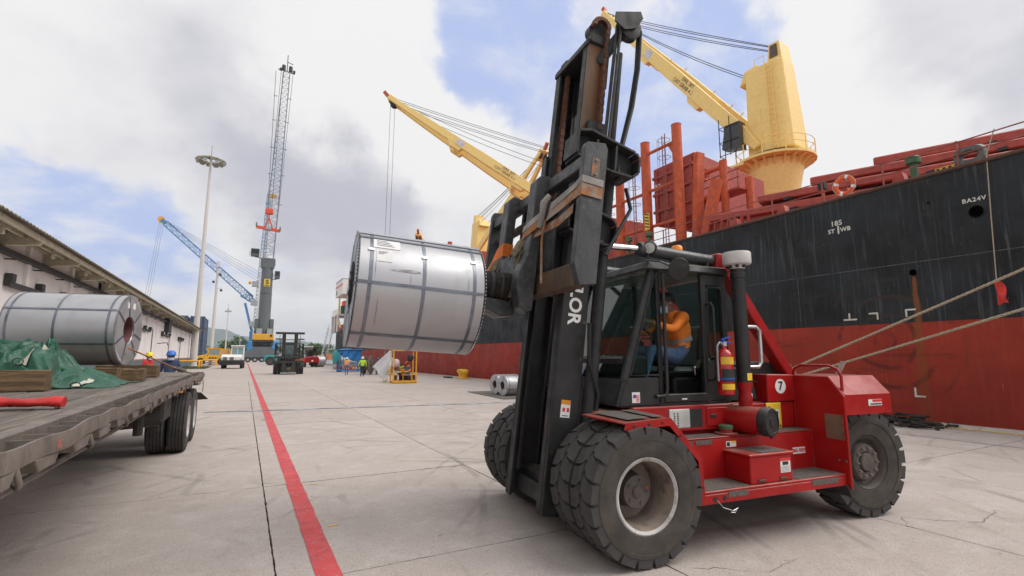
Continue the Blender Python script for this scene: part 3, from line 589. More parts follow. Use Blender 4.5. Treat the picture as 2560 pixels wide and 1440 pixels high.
        for t in (.30,.63):
            b=MB(); vs=[J(s*(1.45-1.05*t)+i,length*t+a,w) for a,w in ((-1.0,-.45),(-.8,-.85),(.4,-.85),(.9,-.45)) for i in (-.3,.3)]
            b.add(vs,[(0,1,3,2),(2,3,5,4),(4,5,7,6),(6,7,1,0),(0,2,4,6),(7,5,3,1)]); b.build('boss_plate',M_craney,gg)
        for t in (.2,.25,.34,.5): MB().bar(J(s*(1.5-.95*t),length*t,.42),J(s*(1.5-.95*t),length*t,.78),.08,.05).build('lifting_lug',M_craney,gg)
    for t in (.31,.62): MB().bar(J(-(1.5-.95*t),length*t,-.25),J(1.5-.95*t,length*t,-.25),.5,.9,up=tuple(J(0,1,1)-J(0,1,0))).build('cross_box',M_craney,base)
    hd=MB().bar(J(0,length-1.6,0),J(0,length+.1,.05),1.15,.6,up=tuple(J(0,1,1)-J(0,1,0))).build('jib_head',M_craney,base,bevel=.05)
    for s in (-.3,.3): MB().cyl(J(s-.12,length-.7,-.1),J(s+.12,length-.7,-.1),.5,n=16).build('sheave',M_black,hd)
    MB().bar(J(0,length+.1,.1),J(0,length+1.0,.35),.35,.35).build('head_lamp_box',M_rustpost,hd)
    text('SWL 30T\nCAT GRAB 4-25m','load_marking',.42,basis(J(-1.03*.9-.23,length*.40,.1),J(0,0)-J(0,1),J(0,0,-1)-J(0,0,0)) if False else basis(J(-1.50,length*.36,.05),J(0,1)-J(0,2),J(0,0,0)-J(0,0,-1)),M_black,base,ext=.001)
    MB().quad(*[J(-(1.5-.95*.6)-.13-.10,length*.60+a,w) for t,(a,w) in enumerate(((-.7,-.35),(.7,-.35),(.7,.3),(-.7,.3)))]).build('warning_plate',mat('plate_white',(.6,.58,.62),.5,c2=(.3,.3,.32),cov=.35,wscale=14),base)
    # luffing and hoisting wires
    for k,(a,x0,x1) in enumerate(((0.0,-.5,-.35),(.0,-.25,-.2),(.12,.25,.2),(.12,.5,.35),(.3,-.6,-.5),(.3,.6,.5))):
        p=Vector(rot((x0,-.6 if k<4 else 1.2,16.9-a if k<4 else 15.4))); q=J(x1,length*.97-k*.45,.32)
        MB().tube(sagline(p,q,.12+.05*k,8),.028,5).build('luffing_wire',M_wire,base)
    tip=J(0,length-.7,-.4)
    return base,tip
c1,_=deck_crane(20.7,7.2,52.5,25,'nearest yellow deck crane with its tall tower above the stacked red hatch panels',1)
c1.location.z-=.6
c2,tip=deck_crane(44.6,65.6,34,25.2,'yellow deck crane whose twin jib swings left above the lifted steel coil',2)
for dx in (-.25,.25): MB().cyl(tip+Vector((dx,0,0)),tip+Vector((dx-.1,.2,-24)),.02,n=5).build('hoist_wire',M_wire,c2)
c3,_=deck_crane(70.5,180,30,22,'yellow deck crane beyond the forklift carriage, jib leaning towards the bow',3)
c4,_=deck_crane(97,156,20,17.5,'farthest yellow deck crane, only its jib head showing above the held coil',4)
# accommodation, poop deck and lifeboat at the stern
acc=MB().box(21,43,110,121,ZD,19).build('accommodation_block',M_white,ship)
for lv in range(4):
    for k in range(5): MB().box(20.9,20.995,111+k*2,111.9+k*2,8.6+lv*2.8,9.5+lv*2.8).build('window',M_black,acc)
wg=MB().box(17.9,21,112,121.5,15.3,18.5).build('bridge_wing',M_white,ship); MB().box(17.88,17.897,112,121.5,17.3,17.7).build('orange_band',M_lifeo,wg); MB().box(17.87,17.896,119.3,120.3,15.8,16.7).build('window',M_black,wg); MB().box(17.9,20.8,113,121.3,18.52,18.9).build('wing_awning',M_grey,wg)
MB().box(18.3,40,120.5,129.5,11.2,11.6).build('poop_deck',M_white,ship)
for y in (121,125,129): MB().cyl((18.6,y,ZD),(18.6,y,11.2),.3,n=8).build('deck_pillar',M_white,ship)
for k in range(9): MB().bar((18.35,120.6+k*1.1,11.6),(18.35,120.6+k*1.1,12.7),.07,.07).build('rail_post',M_white,ship)
for z in (12.15,12.65): MB().bar((18.35,120.6,z),(18.35,129.4,z),.06,.06).build('rail_bar',M_white,ship)
lb=MB(); lb.tube([(21,121.2,13.6),(21,122,13.5),(21,124,13.4),(21,126,13.5),(21,126.9,13.6)],[.2,1.1,1.35,1.1,.2],12); lb.build('lifeboat',M_lifeo,ship,smooth=60)
MB().bar((20.4,122.6,14.2),(20.4,125.2,14.2),1.0,1.6).build('lifeboat_canopy',M_lifeo,ship,bevel=.2)
MB().box(19.2,20.6,120.8,121.8,11.6,13.5).build('deck_locker',M_green,ship)
MB().cyl((20,119,11.6),(22.5,112,24),.22,.12,8).build('derrick_post',M_rustpost,ship); MB().cyl((19,122.5,11.6),(19,122.5,17),.2,n=8).build('stores_crane_post',M_craney,ship); MB().bar((18.8,118,8.2),(18.8,122,10.6),.3,.4).build('davit_arm',M_craney,ship)
# ---------------------------------------------------------------- moorings
M_rope=mat('manila_rope',(.42,.34,.24),.9,var=.25,scale=30,bump=.6,bscale=90)
def rope(p,q,sag,r,label,name='mooring_rope'):
    pts=sagline(p,q,sag,70); b=MB(); x,y,d=frame(Vector(q)-Vector(p))
    for s in range(3): b.tube([pt+x*(r*.55*cos(i*1.15+s*2.094))+y*(r*.55*sin(i*1.15+s*2.094)) for i,pt in enumerate(sagline(p,q,sag,260))],r*.6,5)
    return tag(b.build(name,M_rope,smooth=60),label,'rope','mooring ropes to the bow')
rope((16.15,12.55,.55),(17.95,-2.9,7.45),.02,.036,'upper of two thick mooring ropes rising to the right past the hull')
rope((16.2,12.45,.5),(17.95,-8.6,7.5),.05,.036,'lower of two thick mooring ropes rising to the right past the hull')
b=MB(); random.seed(3)
for k in range(5): b.tube([(16.35+.14*cos(a)+random.gauss(0,.015),10.55+.25*k*.3+.14*sin(a)*.6,1.33+.16*sin(a)+random.gauss(0,.02)) for a in [2*PI*t/14 for t in range(14)]],.04,5,closed=True)
tag(b.build('rope_splice',M_rope,smooth=60),'frayed rope knot where the mooring ropes meet behind the red forklift','knot')
M_bol=mat('bollard_yellow',(.72,.40,.02),.45,c2=(.45,.22,.03),cov=.2)
def bollard(x,y,label):
    t=thing('mooring_bollard',label,'bollard',(x,y,0),0,'yellow bollards on the quay edge')
    MB().prism([(-.3,-.75),(.3,-.75),(.3,.75),(-.3,.75)],0,.09,'z').build('base_plate',M_bol,t,bevel=.03)
    for s in (-1,1):
        MB().lathe([(.30,.05),(.2,.12),(.19,.30),(.24,.45),(.31,.55),(.33,.64),(.30,.72),(.18,.77),(0,.78)],(0,s*.33,0),(.0,s*.22,1),20).build('horn',M_bol,t,smooth=50)
    return t
bollard(15.95,38.5,'yellow twin-horned bollard on the quay edge left of the forklift mast'); bollard(16.0,12.6,'yellow bollard holding the mooring ropes, hidden behind the red forklift')
t=thing('rat_guard','folded red rat guard disc hanging on a thin line against the hull','rat guard',(17.8,5.55,3.55))
M_rat=mat('rat_guard_red',(.62,.03,.02),.55)
MB().add([(0,0,0)]+[(.05*sin(3*a),.34*cos(a)*(.55),.34*sin(a)) for a in [R(80+i*10) for i in range(21)]],[(0,i,i+1) for i in range(1,21)]).build('disc',M_rat,t).modifiers.new('solid','SOLIDIFY').thickness=.012
MB().add([(0,-.0,.05),(-.03,-.10,-.28),(.02,-.2,-.30),(.0,-.07,.2)],[(0,1,2,3)]).build('flap',M_rat,t).modifiers.new('solid','SOLIDIFY').thickness=.012
b=MB(); b.tube([(0,-.02,.3),(.1,-.05,2),(.2,-.1,3.9),(.3,-.3,4.6)],.014,5); b.build('line',M_rope,t)
b=MB(); random.seed(12)
for k in range(90):
    x,y=random.gauss(0,.33),random.gauss(0,.5); h=max(.02,.34*math.exp(-(x*x/.2+y*y/.5)))*random.random(); a=random.random()*6.3
    b.tube([(x+.12*i*cos(a+i*.5),y+.12*i*sin(a+i*.5),.03+h+.03*random.random()) for i in range(4)],.03,4)
tag(b.build('fishing_net',mat('black_net',(.022,.018,.013),.9)),'heap of dark tangled net on the quay edge behind the rear wheel','net').location=(15.75,7.35,0)
MB()
tag(MB().box(15.6,15.85,3.6,4.75,0,.06).build('blue_mat',mat('blue_mat',(.03,.08,.30),.7),bevel=.02),'flat blue strip lying on the quay edge at the far right','mat')

# more deck clutter between the uprights and the folded cover
for k,(x,y,z) in enumerate(((20.2,21.2,7.9),(19.7,15.0,7.7))):
    o=MB().box(x,x+.8,y,y+.7,ZD-.1,z+.5).build('deck_locker',M_rustpost,ship,bevel=.04); MB().box(x-.03,x-.002,y+.1,y+.6,ZD+.2,z+.3).build('locker_door',M_deckred,o)
for z in (11.65,12.05): MB().tube([(20.5,15.1,z-1.2),(20.5,17.4,z-1.2)],.03,5).build('platform_rail',M_rail,ship)
for y in (15.2,15.9,16.6,17.3): MB().bar((20.5,y,9.9),(20.5,y,10.85),.04,.04).build('platform_post',M_rail,ship)
for k in range(9): MB().bar((20.4,16.5,7.4+.3*k),(20.4,16.85,7.4+.3*k),.03,.03).build('rung',M_rail,ship)
for y in (16.5,16.85): MB().bar((20.4,y,ZD),(20.4,y,9.9),.04,.04).build('ladder_rail',M_rail,ship)
o=MB().tube([(20.9+.32*cos(a),17.45,11.4+.32*sin(a)) for a in [2*PI*t/20 for t in range(20)]],.05,6,closed=True).build('hand_wheel',M_rustpost,ship)
for a in (0,1.05,2.1): MB().bar((20.9-.3*cos(a),17.45,11.4-.3*sin(a)),(20.9+.3*cos(a),17.45,11.4+.3*sin(a)),.03,.03).build('wheel_spoke',M_rustpost,ship)
for k in range(6): MB().box(18.75,19.1,24.9+2.2*k,25.25+2.2*k,ZD-.1,ZD+1.0).build('vent_trunk',M_rustpost,ship,bevel=.03)
for k in range(7): MB().bar((19.2,16.0-.35*k,ZD),(19.2,15.9-.35*k,8.15),.05,.14).build('stiffener',M_deckred,ship)
# ---------------------------------------------------------------- the big forklift (local axes: x forward to the mast, y its left side, z up)
FO=Vector((3.40,4.89,0)); FR=R(174)
FM=Matrix.Translation(FO)@Matrix.Rotation(FR,4,'Z')
def FW(u,v,z): return FM@Vector((u,v,z))
M_fred=mat('forklift_red',(.34,.007,.007),.40,var=.15,scale=2.5,c2=(.17,.055,.045),cov=.25,wscale=12,sharp=.06,c3=(.38,.05,.04),scov=.12,sscale=14,bump=.05,spec=.3,coat=.08,dust=(.24,.13,.10))
M_fredf=mat('forklift_red_dull',(.30,.018,.015),.6,var=.2,spec=.3,c2=(.20,.13,.10),cov=.36,wscale=7,dust=(.25,.19,.16))
M_fblk=mat('forklift_black',(.024,.024,.024),.45,var=.25,scale=5,spec=.35,c2=(.065,.058,.05),cov=.25,wscale=8,dust=(.11,.095,.085))
M_mast=mat('mast_steel',(.026,.026,.026),.5,metal=.0,var=.3,scale=3,spec=.3,c2=(.075,.07,.066),cov=.28,wscale=11,sharp=.16,c3=(.075,.06,.05),scov=.25,sscale=8,bump=.12,bscale=60)
M_plate=mat('scuffed_plate',(.062,.064,.066),.5,metal=.35,var=.25,c2=(.16,.155,.15),cov=.30,wscale=16,sharp=.2,bump=.2,bscale=50)
M_grease=mat('greased_rail',(.11,.048,.014),.42,var=.3,scale=2,c2=(.20,.07,.035),cov=.3,stretch=(1,1,.2))
M_rustb=mat('rusty_bar',(.085,.050,.028),.7,var=.35,c2=(.15,.07,.03),cov=.35,wscale=5)
M_chainr=mat('rusty_chain',(.14,.060,.035),.75,var=.4,scale=20)
M_rub=mat('tyre_rubber',(.052,.051,.051),.85,var=.2,scale=6,c2=(.088,.08,.074),cov=.38,wscale=7,sharp=.25,bump=.2,bscale=70,spec=.3)
M_side=mat('tyre_sidewall',(.078,.067,.058),.9,var=.22,scale=5,c2=(.046,.043,.041),cov=.45,wscale=4,sharp=.25,bump=.15,bscale=60,spec=.25)
M_rim=mat('rim_dusty_white',(.46,.44,.43),.6,var=.2,c2=(.19,.15,.125),cov=.38,wscale=9,sharp=.14)
M_barrel=mat('rim_barrel',(.24,.19,.155),.7,var=.25,c2=(.10,.075,.06),cov=.4,wscale=6)
M_hub=mat('hub_dusty',(.095,.078,.068),.75,var=.25,c2=(.16,.13,.11),cov=.3,wscale=8)
M_chrome=mat('chrome_rod',(.75,.75,.76),.12,metal=1,var=.05); M_hose=mat('hydraulic_hose',(.018,.018,.018),.55)
M_grit=mat('grit_pad',(.125,.108,.095),.95,var=.25,scale=30,bump=.6,bscale=150)
M_glass=glass('cab_glass'); M_lens=mat('lamp_lens',(.45,.47,.45),.15); M_amber=mat('amber_lens',(.75,.20,.01),.25,emit=.25)
M_sticker=mat('white_sticker',(.72,.72,.70),.5,var=.05); M_stred=mat('sticker_red',(.6,.03,.03),.5); M_sty=mat('sticker_yellow',(.75,.50,.03),.5); M_stor=mat('sticker_orange',(.75,.28,.02),.5); M_blue=mat('sticker_blue',(.03,.06,.35),.5); M_seat=mat('seat_vinyl',(.016,.016,.016),.38)
M_alu=mat('polished_rail',(.55,.55,.55),.3,metal=.8); M_strapo=mat('orange_strap',(.70,.16,.015),.75,var=.2,c2=(.35,.12,.04),cov=.3); M_strapd=mat('weathered_strap',(.30,.13,.05),.85,var=.3,c2=(.32,.27,.23),cov=.45); M_burlap=mat('burlap',(.20,.165,.10),.95,var=.35,scale=20,bump=.8,bscale=90)
F=thing('forklift','big red forklift with black mast and cab lifting a steel coil on its boom','forklift',FO,FR)
# --- wheels
def tyre_mesh(Rr,w,rim_r):
    h=w/2; return MB().lathe([(rim_r,-h*.72),(rim_r+.03,-h*.92),(Rr*.70,-h*1.0),(Rr*.86,-h*.98),(Rr*.93,-h*.90),(Rr*.955,-h*.7),(Rr*.955,h*.7),(Rr*.93,h*.90),(Rr*.86,h*.98),(Rr*.855,h*1.01),(Rr*.80,h*1.015),(Rr*.795,h*1.0),(Rr*.70,h*1.0),(rim_r+.06,h*.96),(rim_r+.03,h*.92),(rim_r,h*.72)],(0,0,0),(0,1,0),64,cap=False).mesh('tyre',smooth=28)
def lug_mesh(Rr,w,side,na):
    # one chunky block from the centre line out over the shoulder, angled like a herringbone
    a=2*PI/na; r0=Rr*.945; r1=Rr; s=side; h=w/2; vs=[]
    prof=[(.02,-.16,.46),(.10,-.05,.84),(.34,-.33,.66),(.62,-.40,.52),(.985,-.42,.46)]
    pts=[]
    for yf,a0,a1 in prof: pts.append((s*yf*h,a0*a,a1*a))
    for k,(y,a0,a1) in enumerate(pts):
        rt=r1 if k<4 else r1*.985; rb=r0 if k<4 else Rr*.84
        for r_,ins in ((rb,0),(rt,.035*a)): vs+=[(r_*cos(a0+ins),y,r_*sin(a0+ins)),(r_*cos(a1-ins),y,r_*sin(a1-ins))]
    fs=[]
    for k in range(4):
        p=4*k; q=p+4; fs+=[(p+2,p+3,q+3,q+2),(p,p+2,q+2,q),(p+3,p+1,q+1,q+3)]
    fs+=[(0,1,3,2),(16,18,19,17)]
    return MB().add(vs,fs).mesh('tread_block')
TY=tyre_mesh(.61,.37,.315); TY.materials.append(M_side); LG=[lug_mesh(.61,.37,s,20) for s in (-1,1)]
for l in LG: l.materials.append(M_rub)
def slick(m): m.materials.append(M_rub); return m
RIMF=MB().lathe([(.325,.10),(.345,.135),(.345,.155),(.325,.165),(.300,.15),(.285,.08),(.270,-.16),(.20,-.18),(.0,-.18)],(0,0,0),(0,1,0),48,cap=False).mesh('rim',smooth=35); RIMF.materials.append(M_rim); RIMF.materials.append(M_barrel)
for p in RIMF.polygons:
    if (p.center.x**2+p.center.z**2)**.5<.293: p.material_index=1
HUBF=MB().lathe([(.15,-.18),(.15,-.03),(.145,.0),(.06,.005),(.052,.02),(.03,.028),(0,.028)],(0,0,0),(0,1,0),28).mesh('hub',smooth=30); HUBF.materials.append(M_hub)
BOLT=MB().lathe([(.014,0),(.014,.012),(0,.014)],(0,0,0),(0,1,0),6).mesh('bolt'); BOLT.materials.append(M_hub)
def wheel(name,u,v,flip=False,lugs=True,rear=False,ph=0,steer=0):
    o=part(name,TY,None,F,(u,v,.61),(0,0,(PI if flip else 0)+steer))
    if lugs:
        for s in (0,1):
            for k in range(20): part('tread_block',LG[s],None,o,rot=(0,2*PI*(k+.5*s)/20+ph,0))
    else: pass
    if not rear:
        part('rim',RIMF,None,o); part('hub',HUBF,None,o)
        for k in range(5): part('bolt',BOLT,None,o,(.105*cos(k*1.257+.6),.002,.105*sin(k*1.257+.6)))
    return o
wheel('front_wheel',0,1.215,ph=.05); wheel('front_wheel',0,.805,ph=.2); wheel('front_wheel',0,-.805,True,ph=.1); wheel('front_wheel',0,-1.215,True,ph=.3)
MB().lathe([(0,.001),(.015,.001)],(-.095,1.225,.64),(0,1,0),10).build('hub_reflector',M_strapo,F)
MB().cyl((0,-1.1,.61),(0,1.05,.61),.17,n=16).build('front_axle',M_fblk,F,smooth=40)
RT=MB().lathe([(.29,-.12),(.32,-.16),(.44,-.178),(.53,-.17),(.585,-.13),(.59,0),(.585,.13),(.53,.172),(.50,.178),(.498,.186),(.46,.186),(.458,.178),(.42,.178),(.32,.16),(.29,.12)],(0,0,0),(0,1,0),64,cap=False).mesh('tyre',smooth=28); RT.materials.append(M_side)
RL=[]
for s in (-1,1):
    a=2*PI/20; vs=[]
    for y,a0,a1,rt,rb in ((s*.004,-.15,.62,.61,.57),(s*.09,-.05,.72,.61,.57),(s*.172,-.18,.60,.602,.50)):
        for r_ in (rb,rt): vs+=[(r_*cos(a0*a),y,r_*sin(a0*a)),(r_*cos(a1*a),y,r_*sin(a1*a))]
    fs=[]
    for k in range(2): p=4*k; q=p+4; fs+=[(p+2,p+3,q+3,q+2),(p,p+2,q+2,q),(p+3,p+1,q+1,q+3)]
    me=MB().add(vs,fs+[(8,10,11,9),(0,1,3,2)]).mesh('tread_block'); me.materials.append(M_rub); RL.append(me)
RRIM=MB().lathe([(.295,.10),(.31,.13),(.30,.15),(.285,.13),(.275,.05),(.24,.02),(.215,.07),(.205,.115),(.195,.125),(.12,.125),(.11,.10),(.105,.14),(.095,.15),(.03,.15),(0,.15)],(0,0,0),(0,1,0),40,cap=False).mesh('rim',smooth=35); RRIM.materials.append(M_hub)
NUT=MB().lathe([(.020,0),(.020,.022),(.012,.026),(.012,.04),(0,.04)],(0,0,0),(0,1,0),6).mesh('lug_nut'); NUT.materials.append(M_barrel)
for v,fl in ((1.03,0),(-1.03,1)):
    o=part('rear_wheel',RT,None,F,(-3.30,v,.61),(0,0,PI*fl+R(-3)))
    for s in (0,1):
        for k in range(20): part('tread_block',RL[s],None,o,rot=(0,2*PI*(k+.4*s)/20,0))
    part('rim',RRIM,None,o)
    for k in range(10): part('lug_nut',NUT,None,o,(.158*cos(k*PI/5),.12,.158*sin(k*PI/5)))
MB().box(-3.55,-3.2,-.9,.9,.42,.78).build('steer_axle',M_fblk,F)
# --- chassis
def B(name,m=None,parent=None,bevel=.012,**k): pass
def box(name,u0,u1,v0,v1,z0,z1,m,par=None,bevel=.012): return MB().box(u0,u1,v0,v1,z0,z1).build(name,m,par or F,bevel=bevel)
box('main_frame',-2.85,.1,-.78,.72,.55,1.28,M_fredf)
box('belly_plate',-2.85,-.6,-.7,.95,.42,.6,M_fblk)
MB().add([(.30,.74,1.27),(.22,1.36,1.25),(-.30,1.36,1.27),(-.30,.74,1.29),(-.64,1.36,.88),(-.64,.96,.90),(-.655,1.36,.47),(-.655,.96,.47),(-.42,.74,1.17)],[(0,1,2,3),(2,4,5,8,3),(4,6,7,5)]).build('front_fender',M_fred,F).modifiers.new('solid','SOLIDIFY').thickness=.012
fl=MB(); fl.add([(.20,1.365,1.25),(-.30,1.365,1.275),(-.645,1.365,.885),(-.665,1.365,.46),(.22,1.365,1.19),(-.28,1.365,1.205),(-.60,1.365,.86),(-.615,1.365,.46)],[(0,1,5,4),(1,2,6,5),(2,3,7,6)]); o=fl.build('fender_lip',M_fred,F); o.modifiers.new('solid','SOLIDIFY').thickness=.012
for u,z in ((.12,1.22),(-.05,1.228),(-.2,1.235),(-.4,1.11),(-.63,.62)): MB().cyl((u,1.355,z),(u,1.373,z),.011,n=8).build('bolt_hole',M_black,o)
MB().add([(.20,.80,1.288),(.14,1.30,1.272),(-.10,1.30,1.284),(-.06,.80,1.298)],[(0,1,2,3)]).build('grit_pad',M_grit,F); MB().add([(-.13,.80,1.300),(-.15,1.30,1.286),(-.26,1.30,1.290),(-.26,.80,1.302)],[(0,1,2,3)]).build('grit_pad',M_grit,F)
box('side_band',-1.62,-.28,.72,.80,1.04,1.315,M_fred)
box('frame_top',-2.9,-.3,-.7,.70,1.27,1.312,M_fred)
w=box('battery_recess',-1.20,-.72,.70,.803,1.07,1.285,M_black); box('battery_case',-1.02,-.735,.72,.812,1.075,1.28,mat('battery_white',(.50,.51,.49),.5,c2=(.1,.1,.1),cov=.22,wscale=30,sharp=.05),w)
for i in range(6):
    for j in range(2): MB().cyl((-.80-.045*j,.81,1.235-.025*i),(-.80-.045*j,.818,1.235-.025*i),.008,n=6).build('terminal',M_black,w)
o=box('access_door',-1.58,-1.25,.80,.812,1.08,1.28,M_fred); box('latch',-1.38,-1.29,.812,.822,1.17,1.21,M_fblk,o)
box('side_wall',-2.64,-.66,.86,1.0,.57,.985,M_fred)
lg=box('upper_step',-2.64,-.66,.78,1.005,.985,1.0,M_fred,bevel=.006)
for a,b_ in ((-1.25,-.75),(-2.6,-2.0)): box('grit_pad',a,b_,.80,.995,1.001,1.006,M_grit,lg,0)
for a,b_ in ((-.86,-.74),(-1.12,-.90),): box('grit_patch',a,b_,1.001,1.005,.93,.975,M_grit,F,0)
box('upper_wall',-2.64,-1.66,.68,.78,1.0,1.30,M_fred)
st=box('lower_step',-2.64,-.66,.95,1.36,.545,.575,M_fred,bevel=.008); box('step_lip',-2.64,-.66,1.34,1.362,.455,.545,M_fred,st,.006)
for a,b_ in ((-1.25,-.68),(-2.60,-1.92)): box('grit_pad',a,b_,1.0,1.345,.576,.581,M_grit,st,0)
for a,b_ in ((-1.2,-.95),(-2.5,-2.1)): box('grit_patch',a,b_,1.363,1.366,.50,.555,M_grit,st,0)
for u in (-.78,-.90): MB().cyl((u,1.36,.50),(u,1.367,.50),.022,n=12).build('step_hole',M_black,st)
MB().tube([(-.80,1.37,.49),(-.86,1.38,.42),(-.98,1.38,.38),(-1.04,1.38,.40),(-1.0,1.38,.36),(-.95,1.38,.37)],.004,4).build('loose_wire',M_alu,st)
tb=box('tool_box',-1.86,-1.28,1.0,1.335,.577,.84,M_fred,bevel=.008); box('lid',-1.88,-1.26,.99,1.35,.84,.868,M_fred,tb,.008); box('grit_pad',-1.80,-1.46,1.02,1.32,.869,.874,M_grit,tb,0)
for u in (-1.42,-1.72): box('latch',u-.05,u+.05,1.335,1.352,.60,.62,M_rustb,tb,.004)
def decal(name,u0,u1,v,z0,z1,m,par=None): return MB().box(u0,u1,v,v+.002,z0,z1).build(name,m,par or F)
d=decal('danger_label',-1.83,-1.69,1.336,.66,.80,M_sticker,tb); decal('red_strip',-1.83,-1.69,1.3385,.775,.80,M_stred,d); decal('pictograms',-1.80,-1.72,1.3385,.735,.768,M_black,d)
for k in range(5): decal('text_line',-1.82,-1.70,1.3385,.67+.012*k,.674+.012*k,M_grey,d)
d=decal('caution_label',-1.45,-1.31,1.0015,.885,.945,M_sticker); decal('yellow_strip',-1.45,-1.38,1.004,.925,.945,M_sty,d); decal('pictogram',-1.36,-1.32,1.004,.895,.935,M_black,d)
bm_=lambda u,v,z:basis((u,v,z),(-1,0,0),(0,0,1))
d=decal('slogan_sticker',-2.49,-2.29,1.0015,.745,.815,M_sticker); text('BIG RED','slogan_text',.055,bm_(-2.39,1.005,.78),M_stred,d,ext=.001,bold=.002)
# --- filler cap, air cleaner, pipes
o=MB().lathe([(.12,0),(.12,.012),(.07,.015),(.07,.05),(.075,.05),(.075,.085),(.06,.092),(0,.092)],(-1.42,.90,1.006),(0,0,1),18).build('filler_neck',M_fredf,F,smooth=35); MB().lathe([(.076,.055),(.078,.085),(.06,.095),(0,.096)],(-1.42,.90,1.006),(0,0,1),18).build('green_cap',M_green,o,smooth=35)
o=MB().lathe([(.145,-.22),(.15,-.20),(.15,.20),(.145,.22)],(-1.66,.92,1.15),(-.25,.97,0),32).build('air_cleaner',M_fred,F,smooth=35)
MB().lathe([(.142,.22),(.155,.23),(.155,.30),(.145,.325),(.12,.33),(.118,.322),(.05,.322),(.05,.33),(0,.332)],(-1.66,.92,1.15),(-.25,.97,0),32).build('end_cover',M_fblk,o,smooth=35)
MB().cyl((-1.74,1.2,1.02),(-1.75,1.21,.985),.022,n=10).build('drain_valve',M_fblk,o)
MB().lathe([(.07,1.27),(.075,1.36),(.075,1.40),(.062,1.44),(.075,1.49),(.082,1.52),(.084,1.56)],(-1.70,.93,0),(0,0,1),20).build('intake_elbow',M_fred,F,smooth=35)
MB().cyl((-1.70,.93,1.55),(-1.70,.93,2.86),.076,n=24).build('intake_stack',M_fblk,F,smooth=35)
MB().lathe([(.078,2.74),(.084,2.745),(.084,2.80),(.078,2.805)],(-1.70,.93,0),(0,0,1),24).build('stack_clamp',M_fblk,F)
o=MB().lathe([(.078,2.85),(.09,2.88),(.15,2.905),(.155,2.92),(.155,3.03),(.148,3.045),(.12,3.05),(0,3.055)],(-1.70,.93,0),(0,0,1),28).build('rain_cap',mat('cap_white',(.62,.60,.58),.45,c2=(.4,.37,.34),cov=.3),F,smooth=35)
for k in range(8): MB().cyl((-1.70+.10*cos(k*.785),.93+.10*sin(k*.785),2.86),(-1.70+.10*cos(k*.785),.93+.10*sin(k*.785),2.91),.02,n=6).build('cap_fin',M_fblk,o)
decal('stack_label',-1.74,-1.67,1.006,1.58,1.66,M_sty)
MB().tube([(-1.88,.72,1.72),(-2.15,.74,1.72),(-2.2,.74,1.78),(-2.2,.74,2.16),(-2.14,.74,2.2),(-1.92,.74,2.2)],.022,8).build('grab_rail',M_alu,F,smooth=60)
box('yellow_sign',-2.40,-2.16,.785,.80,.99,1.30,M_sty); decal('sign_picture',-2.36,-2.24,.801,1.08,1.22,M_sticker); decal('sign_icon',-2.34,-2.26,.804,1.10,1.20,M_black); text('BATERIA','sign_text',.055,bm_(-2.28,.803,1.03),M_black,F,ext=.001)
# --- engine hood, number box, counterweight wing, rear
hd=MB().prism([(-1.66,1.31),(-2.9,1.31),(-2.95,1.74),(-2.5,1.78),(-1.66,1.76)],-.60,.56,'y').build('engine_hood',M_fblk,F,bevel=.02)
MB().prism([(-1.70,1.33),(-2.14,1.33),(-2.06,1.70),(-1.70,1.72)],.565,.70,'y').build('hood_side_panel',M_fblk,F,bevel=.01); decal('hood_label',-2.06,-1.98,.702,1.36,1.41,M_sticker)
nb=MB().prism([(-2.20,1.31),(-2.64,1.31),(-2.64,1.625),(-2.20,1.635)],.56,.80,'y').build('number_box',M_fred,F,bevel=.01)
MB().lathe([(0,.003),(.086,.003),(.086,0)],(-2.41,.80,1.49),(0,1,0),28).build('number_disc',M_sticker,nb); text('7','number',.14,bm_(-2.41,.8045,1.49),M_black,nb,ext=.001,bold=.004)
wg=MB().prism([(.62,.42),(1.41,.42),(1.41,1.40),(1.24,1.62),(.62,1.62)],-2.67,-2.64,'x').build('rear_panel',M_fred,F,bevel=.008)
b=MB(); pr=[(.62,1.62),(1.22,1.62),(1.40,1.42),(1.40,1.20)]; n=len(pr); vs=[(-2.67,a,z) for a,z in pr]+[(-3.45,a,z) for a,z in pr]
b.add(vs,[(i,i+1,n+i+1,n+i) for i in range(n-1)]); o=b.build('rear_hood',M_fred,F); o.modifiers.new('solid','SOLIDIFY').thickness=.02
d=decal('danger_label',-3.28,-3.05,1.402,1.29,1.36,M_sticker); decal('red_strip',-3.28,-3.12,1.4045,1.33,1.357,M_stred,d); decal('text_line',-3.27,-3.08,1.4045,1.30,1.315,M_black,d)
box('load_plate',-2.640,-2.634,1.17,1.38,.93,1.20,mat('etched_plate',(.25,.22,.16),.35,metal=.6,c2=(.40,.30,.10),cov=.3,wscale=20),F,0)
MB().tube([(-2.70,.74,1.61),(-2.70,.78,1.70),(-2.70,.86,1.74),(-2.70,1.22,1.74),(-2.70,1.32,1.70),(-2.70,1.355,1.62),(-2.70,1.355,1.46)],.016,8).build('handrail',M_fred,F,smooth=60)
MB().prism([(-2.68,.5),(-4.05,.55),(-4.15,1.0),(-4.05,1.55),(-2.68,1.6)],-.9,.66,'y').build('counterweight',M_fredf,F,bevel=.05,seg=2)
MB().prism([(-2.7,1.2),(-3.45,1.2),(-3.45,1.6),(-2.7,1.6)],-1.3,-.9,'y').build('far_rear_hood',M_fred,F,bevel=.03)
MB().prism([(-2.6,.46),(-2.67,.33),(-2.67,.46)],.7,1.38,'y').build('panel_foot',M_fblk,F)
o=MB().bar((-3.3,.9,1.62),(-3.42,.9,1.78),.06,.02).build('lift_lug',M_barrel,F)
